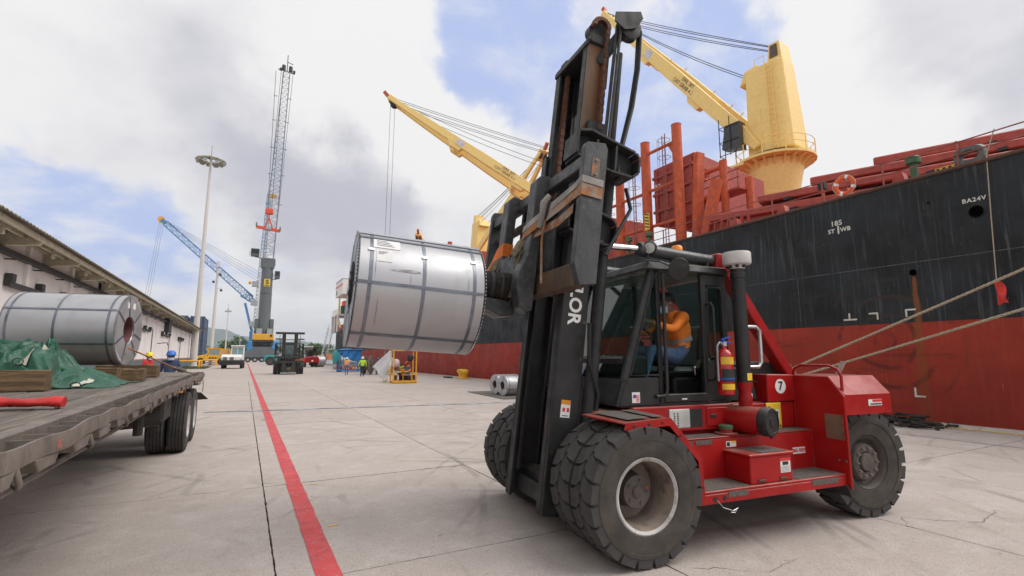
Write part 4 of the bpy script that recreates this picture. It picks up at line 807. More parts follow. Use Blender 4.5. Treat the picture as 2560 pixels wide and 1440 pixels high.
for v in (.62,-.68):
    MB().bar((-1.72,v,3.0),(-2.80,v,1.55),.13,.16,up=(0,1,0)).build('rear_brace',M_fred,F,bevel=.012)
    MB().prism([(-1.60,2.86),(-1.86,2.86),(-1.86,3.08),(-1.62,3.08)],v-.10,v+.10,'y').build('brace_head',M_fred,F,bevel=.015)
    MB().cyl((-.05,v,3.06),(-.60,v,3.06),.035,n=14).build('tilt_rod',M_chrome,F,smooth=40)
    o=MB().lathe([(.075,0),(.085,.02),(.085,.10),(.07,.11),(.07,1.12),(.05,1.18)],(-.55,v,3.06),(-1,0,-.06),20).build('tilt_cylinder',mat('cylinder_grey',(.05,.052,.056),.35),F,smooth=35)
    MB().bar((.10,v,3.06),(-.10,v,3.06),.13,.15).build('rod_clevis',M_fblk,F,bevel=.02); MB().cyl((.0,v-.1,3.06),(.0,v+.1,3.06),.035,n=10).build('clevis_pin',M_hub,F)
MB().box(-1.55,-1.15,-.1,.5,2.93,3.0).build('roof_plank',mat('wood_wedge',(.20,.13,.06),.85),F)
# --- cab
cabm=M_fblk; CL,CR=.76,-.60
def pillar(name,p,q,w,h,par=None): return MB().bar(p,q,w,h,up=(0,1,0)).build(name,cabm,par or F,bevel=.012)
fp=MB().prism([(-.13,1.325),(-.66,1.325),(-.66,1.62),(-.235,1.62)],CL-.06,CL,'y').build('lower_side_panel',cabm,F,bevel=.01)
MB().add([(-.13,CL,1.325),(-.13,CR,1.325),(-.225,CR,1.60),(-.225,CL,1.60)],[(0,1,2,3)]).build('lower_front_panel',cabm,F).modifiers.new('solid','SOLIDIFY').thickness=.03
for v in (CL-.03,CR+.03): pillar('front_pillar',(-.215,v,1.56),(-.63,v,2.80),.085,.06)
pillar('door_post',(-.70,CL-.03,1.325),(-.70,CL-.03,2.80),.055,.05); 
for v in (CL-.03,CR+.03): pillar('rear_door_post',(-1.34,v,1.325),(-1.34,v,2.80),.07,.06); pillar('rear_post',(-1.64,v,1.325),(-1.64,v,2.80),.08,.06)
b=MB(); b.prism([(-.70,1.325),(-.70,1.62),(-.24,1.62)],CL-.03,CL-.02,'y')
box('floor',-1.66,-.15,CR,CL-.01,1.315,1.345,cabm,bevel=.005); box('door_sill',-1.32,-.72,CL-.02,CL+.005,1.345,1.44,cabm); d=decal('sill_label',-1.04,-.93,CL+.006,1.36,1.405,M_black); decal('sill_text',-1.02,-.95,CL+.009,1.375,1.39,M_sticker,d)
box('rear_quarter_panel',-1.66,-1.34,CL-.05,CL-.005,1.345,1.80,cabm); box('rear_quarter_head',-1.66,-1.34,CL-.05,CL-.005,2.66,2.80,cabm)
box('far_side_panel',-1.66,-.25,CR,CR+.03,1.345,1.78,cabm); box('rear_wall',-1.67,-1.64,CR,CL-.02,1.345,1.85,cabm)
rf=MB().add([(-.50,CL+.05,2.80),(-1.70,CL+.05,2.80),(-1.70,CR-.05,2.80),(-.50,CR-.05,2.80),(-.56,CL+.02,2.90),(-1.68,CL+.02,2.89),(-1.68,CR-.02,2.89),(-.56,CR-.02,2.90)],[(0,3,2,1),(4,5,6,7),(0,1,5,4),(1,2,6,5),(2,3,7,6),(3,0,4,7)]).build('roof',cabm,F,bevel=.015)
def pane(name,pts): 
    o=MB().quad(*pts).build(name,M_glass,F); return o
pane('windshield',[(-.225,CL-.06,1.60),(-.225,CR+.06,1.60),(-.62,CR+.06,2.78),(-.62,CL-.06,2.78)])
pane('quarter_window',[(-.26,CL-.03,1.62),(-.67,CL-.03,1.62),(-.67,CL-.03,2.76),(-.64,CL-.03,2.76)])
pane('rear_quarter_window',[(-1.37,CL-.03,1.80),(-1.61,CL-.03,1.80),(-1.61,CL-.03,2.66),(-1.37,CL-.03,2.66)])
pane('far_window',[(-.30,CR+.02,1.78),(-1.32,CR+.02,1.78),(-1.32,CR+.02,2.78),(-.63,CR+.02,2.78)]); pane('rear_window',[(-1.65,CR+.06,1.85),(-1.65,CL-.08,1.85),(-1.65,CL-.08,2.78),(-1.65,CR+.06,2.78)])
M_seal=mat('rubber_seal',(.018,.018,.018),.7)
MB().tube([(-.285,CL-.0,1.645),(-.66,CL-.0,1.645),(-.665,CL,1.70),(-.665,CL,2.70),(-.655,CL,2.75),(-.635,CL,2.72)],.014,6,closed=True).build('window_seal',M_seal,F,smooth=60)
MB().tube([(-1.385,CL,1.84),(-1.595,CL,1.84),(-1.605,CL,1.88),(-1.605,CL,2.60),(-1.57,CL,2.645),(-1.41,CL,2.645),(-1.375,CL,2.60),(-1.375,CL,1.88)],.013,6,closed=True).build('window_seal',M_seal,F,smooth=60)
MB().tube([(-.735,CL+.03,2.76),(-.735,CL+.035,1.50),(-.725,CL+.035,1.44),(-.68,CL+.035,1.42),(-.60,CL+.02,1.42)],.020,8).build('grab_bar',cabm,F,smooth=60); MB().tube([(-1.36,CL-.0,2.44),(-1.37,CL+.07,2.45),(-1.39,CL+.08,2.40),(-1.39,CL+.08,1.62),(-1.37,CL+.05,1.58),(-1.36,CL,1.58)],.016,8).build('grab_bar',cabm,F,smooth=60)
d=decal('flag_label',-.40,-.30,CL+.001,1.36,1.47,M_sticker); decal('flag_blue',-.35,-.315,CL+.0035,1.415,1.445,M_blue,d)
for k in range(4): decal('flag_stripe',-.39,-.315 if k>1 else -.352,CL+.0035,1.375+.018*k,1.384+.018*k,M_stred,d)
# mirror, work lamp, beacon, wiper bracket
mi=MB().lathe([(.0,-.035),(.08,-.03),(.12,-.01),(.125,0),(.12,.005),(.03,.012),(0,.02)],(-.86,CL+.16,2.80),(.25,.9,-.25),24).build('mirror',M_fblk,F,smooth=40); MB().tube([(-.52,CL+.02,2.90),(-.66,CL+.10,2.88),(-.86,CL+.13,2.81)],.012,6).build('mirror_arm',M_fblk,mi)
o=MB().lathe([(.0,-.10),(.055,-.09),(.08,-.03),(.08,.0),(.07,.012),(0,.014)],(-.63,.72,3.06),(.72,.65,-.25),20).build('work_lamp',M_fblk,F,smooth=40); MB().lathe([(.062,.013),(0,.022)],(-.63,.72,3.06),(.72,.65,-.25),20).build('lens',M_lens,o); MB().cyl((-.63,.70,3.0),(-.60,.70,2.89),.014,n=6).build('lamp_bracket',M_fblk,o)
o=MB().lathe([(.065,2.89),(.065,2.95),(.055,2.96),(.055,3.10),(.07,3.11)],(-1.25,.45,0),(0,0,1),16).build('beacon_base',M_fblk,F,smooth=40); MB().lathe([(.066,3.11),(.066,3.17),(.05,3.19),(0,3.195)],(-1.25,.45,0),(0,0,1),16).build('beacon_lens',M_amber,o,smooth=40)
# cab inside: seat, dash, steering wheel
box('seat_base',-1.62,-1.22,-.12,.34,1.345,1.60,M_seat,bevel=.03); box('seat_cushion',-1.66,-1.14,-.14,.36,1.60,1.72,M_seat,bevel=.05)
MB().prism([(-1.58,1.70),(-1.66,1.70),(-1.78,2.18),(-1.72,2.24),(-1.64,2.20)],-.13,.35,'y').build('seat_back',M_seat,F,bevel=.05,seg=2)
box('belt_buckle',-1.56,-1.50,.36,.38,1.62,1.72,M_chrome,bevel=.004); MB().bar((-1.60,.36,1.80),(-1.53,.37,1.70),.05,.02).build('belt',mat('belt_web',(.10,.085,.06),.9),F)
box('dashboard',-.62,-.28,CR+.05,CL-.10,1.62,1.86,cabm,bevel=.04); box('side_console',-1.3,-.6,CR+.04,CR+.3,1.345,1.80,cabm,bevel=.03)
MB().cyl((-.62,.10,1.50),(-.93,.10,2.02),.04,n=10).build('steering_column',cabm,F)
MB().tube([Vector((-.96,.10,2.06))+Vector((.16*cos(a)*.5+0,.19*sin(a),.16*cos(a)*.87)) for a in [2*PI*t/24 for t in range(24)]],.015,6,closed=True).build('steering_wheel',M_seat,F,smooth=60)
MB().bar((-.96,-.08,2.06),(-.96,.28,2.06),.03,.015).build('wheel_spoke',M_seat,F)
# --- mast (built upright then leaned back)
TL=R(7.2)
def T(a,v,h): return Vector((.64+a*cos(TL)-h*sin(TL),v,.26+h*cos(TL)+a*sin(TL)))
def tb_(name,a0,a1,v0,v1,h0,h1,m,par=None,bevel=.01):
    return MB().hexa([T(a0,v0,h0),T(a1,v0,h0),T(a1,v1,h0),T(a0,v1,h0),T(a0,v0,h1),T(a1,v0,h1),T(a1,v1,h1),T(a0,v1,h1)]).build(name,m,par or F,bevel=bevel)
HO=4.22; HI=5.42
for s in (1,-1):
    tb_('outer_rail',-.32,0,s*.45,s*.50,0,HO,M_mast); tb_('rail_flange',-.03,.002,s*.36,s*.45,0,HO,M_mast,bevel=.004); tb_('rail_flange',-.32,-.29,s*.36,s*.45,.05,HO,M_mast,bevel=.004)
    tb_('inner_rail',-.30,-.045,s*.40,s*.435,.3,HI,M_grease if s>0 else M_mast,bevel=.004); tb_('inner_flange',-.075,-.04,s*.30,s*.40,.3,HI,M_mast,bevel=.004); tb_('inner_flange',-.30,-.27,s*.30,s*.40,.3,HI,M_mast,bevel=.004)
    MB().cyl(T(-.42,s*.53,.1),T(-.42,s*.53,HO-.25),.07,n=14).build('lift_cylinder',M_mast,F,smooth=40); MB().cyl(T(-.42,s*.53,HO-.25),T(-.42,s*.53,HI-.1),.04,n=12).build('lift_rod',M_mast,F,smooth=40)
    tb_('top_sheave_bracket',-.40,-.05,s*.33,s*.47,HI-.02,HI+.10,M_mast)
    MB().cyl(T(-.16,s*.32,HI+.17),T(-.16,s*.43,HI+.17),.13 if s>0 else .07,n=20).build('chain_sheave',M_mast,F,smooth=35); MB().cyl(T(-.16,s*.30,HI+.17),T(-.16,s*.325,HI+.17),.10 if s>0 else .05,n=16).build('sheave_cap',M_mast,F,smooth=35)
    tb_('rail_end_sleeve',-.34,-.10,s*.44,s*.515,HO-.35,HO+.15,M_mast)
tb_('top_cross_beam',-.30,-.02,-.44,.44,HI-.04,HI+.04,M_mast); tb_('top_cross_plate',-.34,-.30,-.44,.44,HI-.55,HI-.02,M_mast)
tb_('cross_member',-.36,-.32,-.5,.5,HO-.5,HO-.1,M_mast); tb_('cross_member',-.36,-.32,-.5,.5,.9,1.3,M_mast); tb_('foot_beam',-.33,-.10,-.45,.45,.06,.24,M_mast)
MB().cyl(T(-.30,-.52,.25),T(-.30,.52,.25),.12,n=12).build('mast_pivot',M_fblk,F)
# leaf chains
def leaf_chain(v,a,h0,h1,over):
    n=int((h1-h0)/.052); root=tb_('chain_core',a-.012,a+.012,v-.035,v+.035,h0,h1,M_chainr,bevel=0)
    LK=bpy.data.meshes.get('chain_link_mesh')
    for k in range(n):
        h=h0+.052*(k+.5); b=MB()
        for vv in ((-.036,-.014,.012,.034) if k%2 else (-.024,0,.024)):
            b.hexa([T(a-.026,v+vv-.004,h-.03),T(a+.026,v+vv-.004,h-.03),T(a+.026,v+vv+.004,h-.03),T(a-.026,v+vv+.004,h-.03),T(a-.026,v+vv-.004,h+.03),T(a+.026,v+vv-.004,h+.03),T(a+.026,v+vv+.004,h+.03),T(a-.026,v+vv+.004,h+.03)])
        o=b.build('chain_link',M_chainr,root); o['kind']='stuff'
    if over:
        b=MB()
        for k in range(10):
            an=R(10+18*k); b.bar(T(a+.09-.10*cos(an),v-.036,HI+.20+.10*sin(an)),T(a+.09-.10*cos(an),v+.036,HI+.20+.10*sin(an)),.045,.04)
        o=b.build('chain_over_sheave',M_chainr,root); o['kind']='stuff'
    tb_('chain_anchor',a-.035,a+.035,v-.045,v+.045,h0-.12,h0,M_chainr); MB().cyl(T(a,v,h0-.35),T(a,v,h0-.1),.022,n=8).build('anchor_bolt',M_mast,root)
leaf_chain(.478,-.255,HO+.02,HI+.22,True); leaf_chain(-.28,-.14,2.9,HI-.02,False)
text('TAYLOR','mast_lettering',.21,Matrix.Translation(T(-.15,.5035,2.36))@basis((0,0,0),(sin(TL),0,-cos(TL)),(-cos(TL),0,-sin(TL))),M_sticker,F,ext=.001,bold=.006,spacing=1.0)
d=tb_('warning_label',-.21,-.10,.501,.5025,.98,1.16,M_sticker,bevel=0); tb_('warning_strip',-.21,-.10,.503,.504,1.115,1.16,M_stor,d,0); tb_('pictogram',-.20,-.17,.503,.504,1.04,1.08,M_stred,d,0); tb_('pictogram',-.15,-.12,.503,.504,1.04,1.08,M_stred,d,0); tb_('pictogram',-.19,-.12,.503,.504,.995,1.003,M_black,d,0)
# --- carriage
H0,H1=2.26,3.66
for v0,v1 in ((1.12,1.20),(-1.54,-1.46)):
    b=MB(); pr=[(.02,H0+.02),(.02,H1),(.05,H1+.06),(.26,H1+.02),(.28,H1-.03),(.28,H0+.18),(.20,H0-.02)]; n=len(pr)
    vs=[T(a,v0,h) for a,h in pr]+[T(a,v1,h) for a,h in pr]; b.add(vs,[tuple(range(n)),tuple(range(2*n-1,n-1,-1))]+[(i,(i+1)%n,n+(i+1)%n,n+i) for i in range(n)]); b.build('carriage_side_plate',M_plate,F,bevel=.006)
tb_('carriage_top_bar',.14,.25,-1.46,1.12,H1-.22,H1-.08,M_plate); tb_('carriage_bottom_bar',.10,.23,-1.46,1.12,H0-.02,H0+.22,M_rustb)
MB().cyl(T(.12,-1.46,H1-.40),T(.12,1.12,H1-.40),.055,n=14).build('fork_shaft',M_rustb,F,smooth=40)
for v in (.30,-.30,.72,-.72): tb_('carriage_strut',.0,.09,v-.05,v+.05,H0,H1-.1,M_mast)
tb_('carriage_back_plate',-.05,.02,-.30,.30,H0+.1,H1-.3,M_mast)
o=tb_('wear_plate',.10,.19,1.2005,1.206,H1-.33,H1-.13,mat('worn_orange_pad',(.14,.11,.09),.6,c2=(.45,.14,.02),cov=.4,wscale=9),bevel=.004)
for h in (H1-.30,H1-.15): MB().cyl(T(.145,1.205,h),T(.145,1.222,h),.014,n=8).build('bolt',M_barrel,o)
# rear guide arms of the carriage: webbed I-section brackets
def web(name,pr,v0,v1,m,par=None,bevel=.006):
    n=len(pr); q=MB(); vs=[T(a,v0,z) for a,z in pr]+[T(a,v1,z) for a,z in pr]; q.add(vs,[tuple(range(n)),tuple(range(2*n-1,n-1,-1))]+[(i,(i+1)%n,n+(i+1)%n,n+i) for i in range(n)]); return q.build(name,m,par or F,bevel=bevel)
for h,l,v0,v1 in ((H1+.20,.60,.54,.84),(H0+.78,.40,.56,.80)):
    pr=[(.16,h-.12),(.16,h+.13),(.02,h+.17),(-l+.05,h+.07),(-l,h+.02),(-l,h-.14),(-l+.07,h-.20),(-.25,h-.20)]; vm=(v0+v1)/2
    w_=web('guide_arm',pr,vm-.02,vm+.02,M_mast); n=len(pr)
    for i in range(n):
        (a0,z0),(a1,z1)=pr[i],pr[(i+1)%n]; d=math.hypot(a1-a0,z1-z0); nx,nz=(z1-z0)/d*.028,-(a1-a0)/d*.028
        web('arm_flange',[(a0,z0),(a1,z1),(a1+nx,z1+nz),(a0+nx,z0+nz)],v0,v1,M_mast,w_,.004)
    for k in (.3,.62): aa=.16-(l+.16)*k; web('arm_rib',[(aa-.012,h-.19),(aa+.012,h-.19),(aa+.012,h+.10),(aa-.012,h+.10)],v0+.01,v1-.01,M_mast,w_,0)
MB().tube([T(-.28+.07*cos(a),.70,H1+.33+.07*sin(a)) for a in [R(-20+22*k) for k in range(11)]],.022,6).build('lifting_eye',M_mast,F,smooth=60)
# hose sheave on its bracket and hanging hoses
o=MB().lathe([(.0,-.06),(.12,-.06),(.155,-.05),(.13,-.03),(.13,.03),(.155,.05),(.12,.06),(0,.06)],T(-.46,.62,HI+.20),(0,1,0),24).build('hose_sheave',M_mast,F,smooth=35)
b=MB(); pr=[(-.60,HI+.34),(-.52,HI+.18),(-.36,HI+.10),(-.22,HI+.16),(-.22,HI+.28),(-.56,HI+.42)]; n=len(pr); vs=[T(a,.69,z) for a,z in pr]+[T(a,.71,z) for a,z in pr]; b.add(vs,[tuple(range(n)),tuple(range(2*n-1,n-1,-1))]+[(i,(i+1)%n,n+(i+1)%n,n+i) for i in range(n)]); b.build('sheave_guard',M_mast,F)
MB().bar(T(-.20,.42,HI-.25),T(-.40,.58,HI+.16),.07,.12).build('sheave_arm',M_mast,F,bevel=.01)
for k,(a,v) in enumerate(((-.60,.62),(-.61,.66))): MB().tube([T(a,v,HI+.20),T(a-.01,v,HI-.3),T(a+.03,v,4.6),T(-.44,v+.02,H1+.2),T(-.40,v+.1,H1-.05)],.020,6).build('hose',M_hose,F,smooth=60)
for k,(a,v) in enumerate(((-.33,.58),(-.33,.66),(-.30,.62))): MB().tube([T(a,v,HI+.18),T(a+.02,v,4.7),T(a+.05,v,H1-.2),T(-.05-.05*k,v+.1,H0+.9),T(-.02-.05*k,v+.1,H0+.3)],.018,6).build('hose',M_hose,F,smooth=60)
for k,(a,v) in enumerate(((-.36,-.54),(-.20,-.55))): MB().tube([T(a,v,HI-.6),T(a,v,3.6),T(a+.1,v,2.6)],.014,6).build('hose',M_hose,F,smooth=60)
MB().tube([T(-.55,.7,H1-.1),T(-.6,.75,H1-.35),T(-.45,.8,H1-.62),T(-.3,.8,H1-.95)],.022,6).build('hose',M_hose,F,smooth=60)
MB().tube([(.1,.60,2.2),(.12,.61,1.8),(.02,.62,1.45),(.05,.60,1.25)],.022,6).build('hose',M_hose,F,smooth=60)
# coil boom: two hanger plates, boom root and padded boom
for v in (-.62,.23):
    b=MB(); pr=[(.20,H1-.05),(.32,H1-.03),(.385,H1-.10),(.385,H0+.60),(.40,H0+.42),(.47,H0+.22),(.48,H0+.02),(.42,H0-.18),(.34,H0-.24),(.27,H0-.20),(.26,H1-.24),(.20,H1-.24)]; n=len(pr)
    vs=[T(a,v-.10,z) for a,z in pr]+[T(a,v+.10,z) for a,z in pr]; b.add(vs,[tuple(range(n)),tuple(range(2*n-1,n-1,-1))]+[(i,(i+1)%n,n+(i+1)%n,n+i) for i in range(n)]); b.build('boom_hanger',M_plate,F,bevel=.012)
tb_('boom_root_plate',.28,.40,-.52,.13,H0-.14,H0+.50,M_plate); 
MB().tube([T(.36,-.19,H0+.08),T(.80,-.19,H0+.07),T(2.02,-.19,H0-.02)],[.20,.165,.15],14).build('boom',mat('rubber_wrapped_boom',(.022,.018,.014),.85,var=.4,scale=9,c2=(.07,.045,.02),cov=.3,bump=.6,bscale=25),F,smooth=50)
for a in (.50,.62,.75): MB().lathe([(.185,-.03),(.195,0),(.185,.03)],T(a,-.19,H0+.075),T(1,0,0)-T(0,0,0),16).build('boom_binding',M_hose,F,smooth=60)
b=MB(); pr=[(.34,H0-.08),(.80,H0-.08),(.70,H0-.20),(.50,H0-.27),(.34,H0-.24)]; n=len(pr); vs=[T(a,-.36,z) for a,z in pr]+[T(a,-.02,z) for a,z in pr]; b.add(vs,[tuple(range(n)),tuple(range(2*n-1,n-1,-1))]+[(i,(i+1)%n,n+(i+1)%n,n+i) for i in range(n)]); b.build('boom_gusset',M_plate,F,bevel=.012)
# lashing straps and sacking
def strap(name,pts,wd,m):
    pts=[Vector(p) for p in pts]; b=MB(); n=len(pts); up=T(0,0,1)-T(0,0,0); vs=[]
    for i,p in enumerate(pts):
        k=.004*sin(i*2.3); vs+=[p+up*(wd/2)+Vector((k,k,0)),p-up*(wd/2)+Vector((-k,k,0))]
    b.add(vs,[(2*i,2*i+1,2*i+3,2*i+2) for i in range(n-1)]); o=b.build(name,m,F); o.modifiers.new('solid','SOLIDIFY').thickness=.006; return o
HB=H0+.82
strap('lashing_strap',[T(.05,1.215,HB+.10),T(.285,1.215,HB+.10),T(.295,1.1,HB+.08),T(.34,.8,HB+.0),T(.392,.34,HB-.10),T(.396,.11,HB-.14)],.12,M_strapd)
strap('lashing_strap',[T(.05,1.222,HB+.20),T(.29,1.222,HB+.20),T(.30,1.1,HB+.16),T(.35,.8,HB+.06),T(.397,.34,HB-.04),T(.401,.11,HB-.08)],.07,mat('grey_strap',(.30,.28,.26),.85,var=.3))
strap('lashing_strap',[T(.30,1.1,HB-.08),T(.30,.8,HB-.14),T(.35,.34,HB-.17)],.09,M_strapd)
strap('lashing_strap',[T(.26,-.515,HB-.18),T(.392,-.515,HB-.18),T(.395,-.73,HB-.22),T(.36,-1.0,HB-.34),T(.34,-1.3,HB-.45)],.17,M_strapo)
MB().tube([T(.36,.62,HB-.02),T(.37,.60,HB-.3),T(.35,.62,HB-.6),T(.36,.68,HB-.78)],.012,5).build('strap_tail',M_strapd,F)
o=MB().bar(T(.345,.70,HB+.10),T(.355,.58,HB-.10),.05,.05).build('ratchet_buckle',M_black,F); MB().tube([T(.36,.66,HB+.18),T(.40,.63,HB+.10),T(.38,.58,HB-.06),T(.39,.55,HB-.16)],[.03,.045,.04,.03],7).build('rag',mat('grey_rag',(.33,.31,.28),.95,var=.3,bump=.6),F,smooth=60)
for v,h,m_ in ((-.66,H0+.50,M_burlap),(.10,H0+.60,M_burlap)):
    b=MB(); b.grid(lambda s,t,v=v,h=h:tuple(T(.33+.17*s-.03*t*t+.015*sin(9*t+4*s),v-.10+.17*t+.02*sin(6*s),h+.06-.38*max(0,s-.35)**1.0-.02*cos(8*t))),10,6); b.build('sacking',m_,F,smooth=180).modifiers.new('solid','SOLIDIFY').thickness=.012
b=MB(); b.grid(lambda s,t:tuple(T(.405+.02*sin(7*s)+.05*s,.05+.10*t,H0+.50-.55*s)),10,3); b.build('sacking',M_burlap,F,smooth=180).modifiers.new('solid','SOLIDIFY').thickness=.02
# --- fire extinguisher hung beside the cab
ex=thing('fire_extinguisher','red fire extinguisher with blue handle hung beside the forklift cab','extinguisher',FW(-1.38,.98,1.43),FR)
MB().lathe([(.07,0),(.085,.01),(.088,.04),(.088,.40),(.08,.45),(.05,.485),(.025,.50),(.025,.53)],(0,0,0),(0,0,1),22).build('cylinder',mat('extinguisher_red',(.42,.008,.008),.25,coat=.4,var=.05),ex,smooth=40)
MB().bar((.0,0,.53),(0,0,.575),.04,.05).build('valve',M_alu,ex); MB().bar((.03,0,.585),(-.11,0,.565),.022,.014).build('handle',mat('blue_handle',(.02,.07,.42),.4),ex); MB().bar((.03,0,.60),(-.09,.0,.635),.022,.014).build('lever',mat('blue_lever',(.02,.07,.42),.4),ex)
MB().tube([(.02,0,.55),(.07,.01,.57),(.105,.01,.53),(.11,.01,.40),(.11,.01,.15)],.011,6).build('hose',M_grey,ex,smooth=60)
def wrap(name,z0,z1,m,r=.0895,a0=20,a1=150):
    vs=[(r*cos(R(a0+(a1-a0)*i/10)),r*sin(R(a0+(a1-a0)*i/10)),z) for i in range(11) for z in (z0,z1)]; MB().add(vs,[(2*i,2*i+2,2*i+3,2*i+1) for i in range(10)]).build(name,m,ex)
wrap('yellow_label',.33,.41,M_sty); wrap('black_label',.14,.28,M_black); wrap('yellow_label',.06,.12,M_sty); wrap('blue_band',.165,.185,M_blue,.091,-20,200)

# small fittings: bolt heads, weld beads, hinge, hood seams
for u,z in ((-2.2,1.25),(-1.66,1.25),(-.34,1.27),(-.34,1.08),(-1.6,1.06)): MB().cyl((u,.80,z),(u,.812,z),.012,n=6).build('bolt',M_hub,F)
MB().tube([(-2.63,.80,1.0),(-2.63,.80,1.3)],.006,5).build('weld_bead',M_fredf,F); MB().tube([(-2.63,1.0,.58),(-2.63,1.0,.98)],.006,5).build('weld_bead',M_fredf,F); MB().tube([(-2.63,.80,1.32),(-2.63,.80,1.6)],.006,5).build('weld_bead',M_fredf,F)
for v in (1.32,1.40): MB().cyl((-2.63,v-.02,.70),(-2.63,v-.02,.72),.012,n=6).build('bolt',M_hub,F)
MB().box(-2.15,-1.72,.701,.704,1.545,1.552).build('hood_seam',M_black,F); MB().tube([(-1.95,.703,1.53),(-1.95,.715,1.53)],.012,6).build('hood_latch',M_black,F)
MB().box(-1.5,-1.47,.60,.70,2.905,2.96).build('roof_clip',M_fblk,F); MB().tube([(-.95,.62,2.92),(-1.05,.64,2.99),(-1.15,.62,2.92)],.012,6).build('roof_handle',M_fblk,F)
for h in (.5,1.6,2.0): MB().cyl(T(-.28,.50,h),T(-.28,.512,h),.014,n=8).build('rail_bolt',M_hub,F)
# ---------------------------------------------------------------- people
def person(name,label,loc,rz,pose=None,shirt=None,pants=None,boots=None,skin=None,hand=None,vest=None,stripe=None,helmet=None,mask=None,hair=True,scale=1.0,group=None,lean=0):
    J=dict(pelvis=(0,0,.90),spine=(0,0,1.08),chest=(0,-.01,1.28),neck=(0,-.01,1.43),head=(0,.02,1.53),top=(0,.015,1.62),
        shR=(.185,-.01,1.36),elR=(.235,-.03,1.10),wrR=(.245,.05,.86),shL=(-.185,-.01,1.36),elL=(-.235,-.03,1.10),wrL=(-.245,.05,.86),
        hiR=(.095,0,.86),knR=(.10,.03,.47),anR=(.10,-.02,.09),toR=(.115,.13,.035),hiL=(-.095,0,.86),knL=(-.10,.03,.47),anL=(-.10,-.02,.09),toL=(-.115,.13,.035))
    J.update(pose or {})
    E=[('pelvis','spine',0),('spine','chest',0),('chest','neck',0),('neck','head',3),('head','top',3),('chest','shR',0),('shR','elR',4),('elR','wrR',4),('chest','shL',0),('shL','elL',4),('elL','wrL',4),
       ('pelvis','hiR',1),('hiR','knR',1),('knR','anR',1),('anR','toR',2),('pelvis','hiL',1),('hiL','knL',1),('knL','anL',1),('anL','toL',2)]
    rad=dict(pelvis=(.155,.115),spine=(.145,.105),chest=(.165,.115),neck=(.056,.056),head=(.088,.10),top=(.066,.08),sh=(.072,.07),el=(.050,.050),wr=(.034,.03),hi=(.088,.092),kn=(.062,.062),an=(.046,.046),to=(.042,.032))
    for s in 'RL':
        w=Vector(J['wr'+s]); e=Vector(J['el'+s]); d=(w-e).normalized(); sd=1 if s=='R' else -1
        fd=Vector(J.get('fd'+s,tuple(d))).normalized(); pal=w+fd*.085; J['pa'+s]=tuple(pal); E.append(('wr'+s,'pa'+s,5)); rad['pa']=(.036,.022)
        side=fd.cross(Vector((0,1,.2))).normalized()
        curl=Vector(J.get('curl'+s,(0,.35,-.3)))
        for k,(o,l) in enumerate(((-.03,.06),(-.01,.075),(.012,.07),(.032,.055))):
            a=pal+side*o+fd*.035; m=a+fd*l*.5+curl*.02; t=m+fd*l*.25+curl*.05
            for nm,p in (('a',a),('m',m),('t',t)): J['f%d%s%s'%(k,nm,s)]=tuple(p)
            E+=[('pa'+s,'f%da%s'%(k,s),5),('f%da%s'%(k,s),'f%dm%s'%(k,s),5),('f%dm%s'%(k,s),'f%dt%s'%(k,s),5)]
        th=w.lerp(pal,.35)-side*.045*1+curl*.02; J['thb'+s]=tuple(th); J['tht'+s]=tuple(th-side*.02+fd*.035+curl*.03); E+=[('wr'+s,'thb'+s,5),('thb'+s,'tht'+s,5)]
    names=[k for k in J if not k.startswith(('fd','curl'))]; ix={k:i for i,k in enumerate(names)}
    me=bpy.data.meshes.new('body'); me.from_pydata([J[k] for k in names],[(ix[a],ix[b]) for a,b,_ in E],[])
    ob=bpy.data.objects.new('tmp',me); COL.objects.link(ob); sk=ob.modifiers.new('s','SKIN'); sk.use_smooth_shade=True
    sv=me.skin_vertices[0].data
    for k in names:
        r=rad.get(k) or rad.get(k[:2]) or ((.0105,.0105) if k[0]=='f' else (.012,.012)); sv[ix[k]].radius=r; sv[ix[k]].use_root=(k=='pelvis')
    ob.modifiers.new('u','SUBSURF').levels=2
    bpy.context.view_layer.update(); dg=bpy.context.evaluated_depsgraph_get(); bm=bpy.data.meshes.new_from_object(ob.evaluated_get(dg)); bpy.data.objects.remove(ob)
    q=bmesh.new(); q.from_mesh(bm); left=set(q.verts); isl=[]
    while left:
        st=[left.pop()]; cur=set(st)
        while st:
            for e in st.pop().link_edges:
                for w_ in e.verts:
                    if w_ in left: left.discard(w_); cur.add(w_); st.append(w_)
        isl.append(cur)
    isl.sort(key=len); bmesh.ops.delete(q,geom=[v_ for c_ in isl[:-1] for v_ in c_],context='VERTS'); q.to_mesh(bm); q.free()
    t=thing(name,label,'person',loc,rz,group); t.scale=(scale,)*3
    segs=[(Vector(J[a]),Vector(J[b]),g) for a,b,g in E]
    def near(p):
        best=(9,0)
        for a,b,g in segs:
            d=b-a; u=max(0,min(1,(p-a).dot(d)/max(1e-9,d.dot(d)))); l=(p-a-d*u).length
            if l<best[0]: best=(l,g)
        return best[1]
    bm.materials.clear()
    for m in (shirt,pants,boots,skin,shirt,hand or skin): bm.materials.append(m)
    tag_=[]
    for p in bm.polygons: g=near(p.center); p.material_index=g; p.use_smooth=True; tag_.append(g)
    o=bpy.data.objects.new('body',bm); COL.objects.link(o); o.parent=t
    def shell(nm,m,off,sel):
        vs={};V=[];Fc=[]
        for p,g in zip(bm.polygons,tag_):
            if not sel(p,g): continue
            f=[]
            for vi in p.vertices:
                if vi not in vs: vs[vi]=len(V); V.append(bm.vertices[vi].co+bm.vertices[vi].normal*off)
                f.append(vs[vi])
            Fc.append(f)
        if not Fc: return
        x=MB().add(V,Fc).build(nm,m,t,smooth=180); x.modifiers.new('s','SOLIDIFY').thickness=.004
    zc=J['chest'][2]; zs=J['spine'][2]
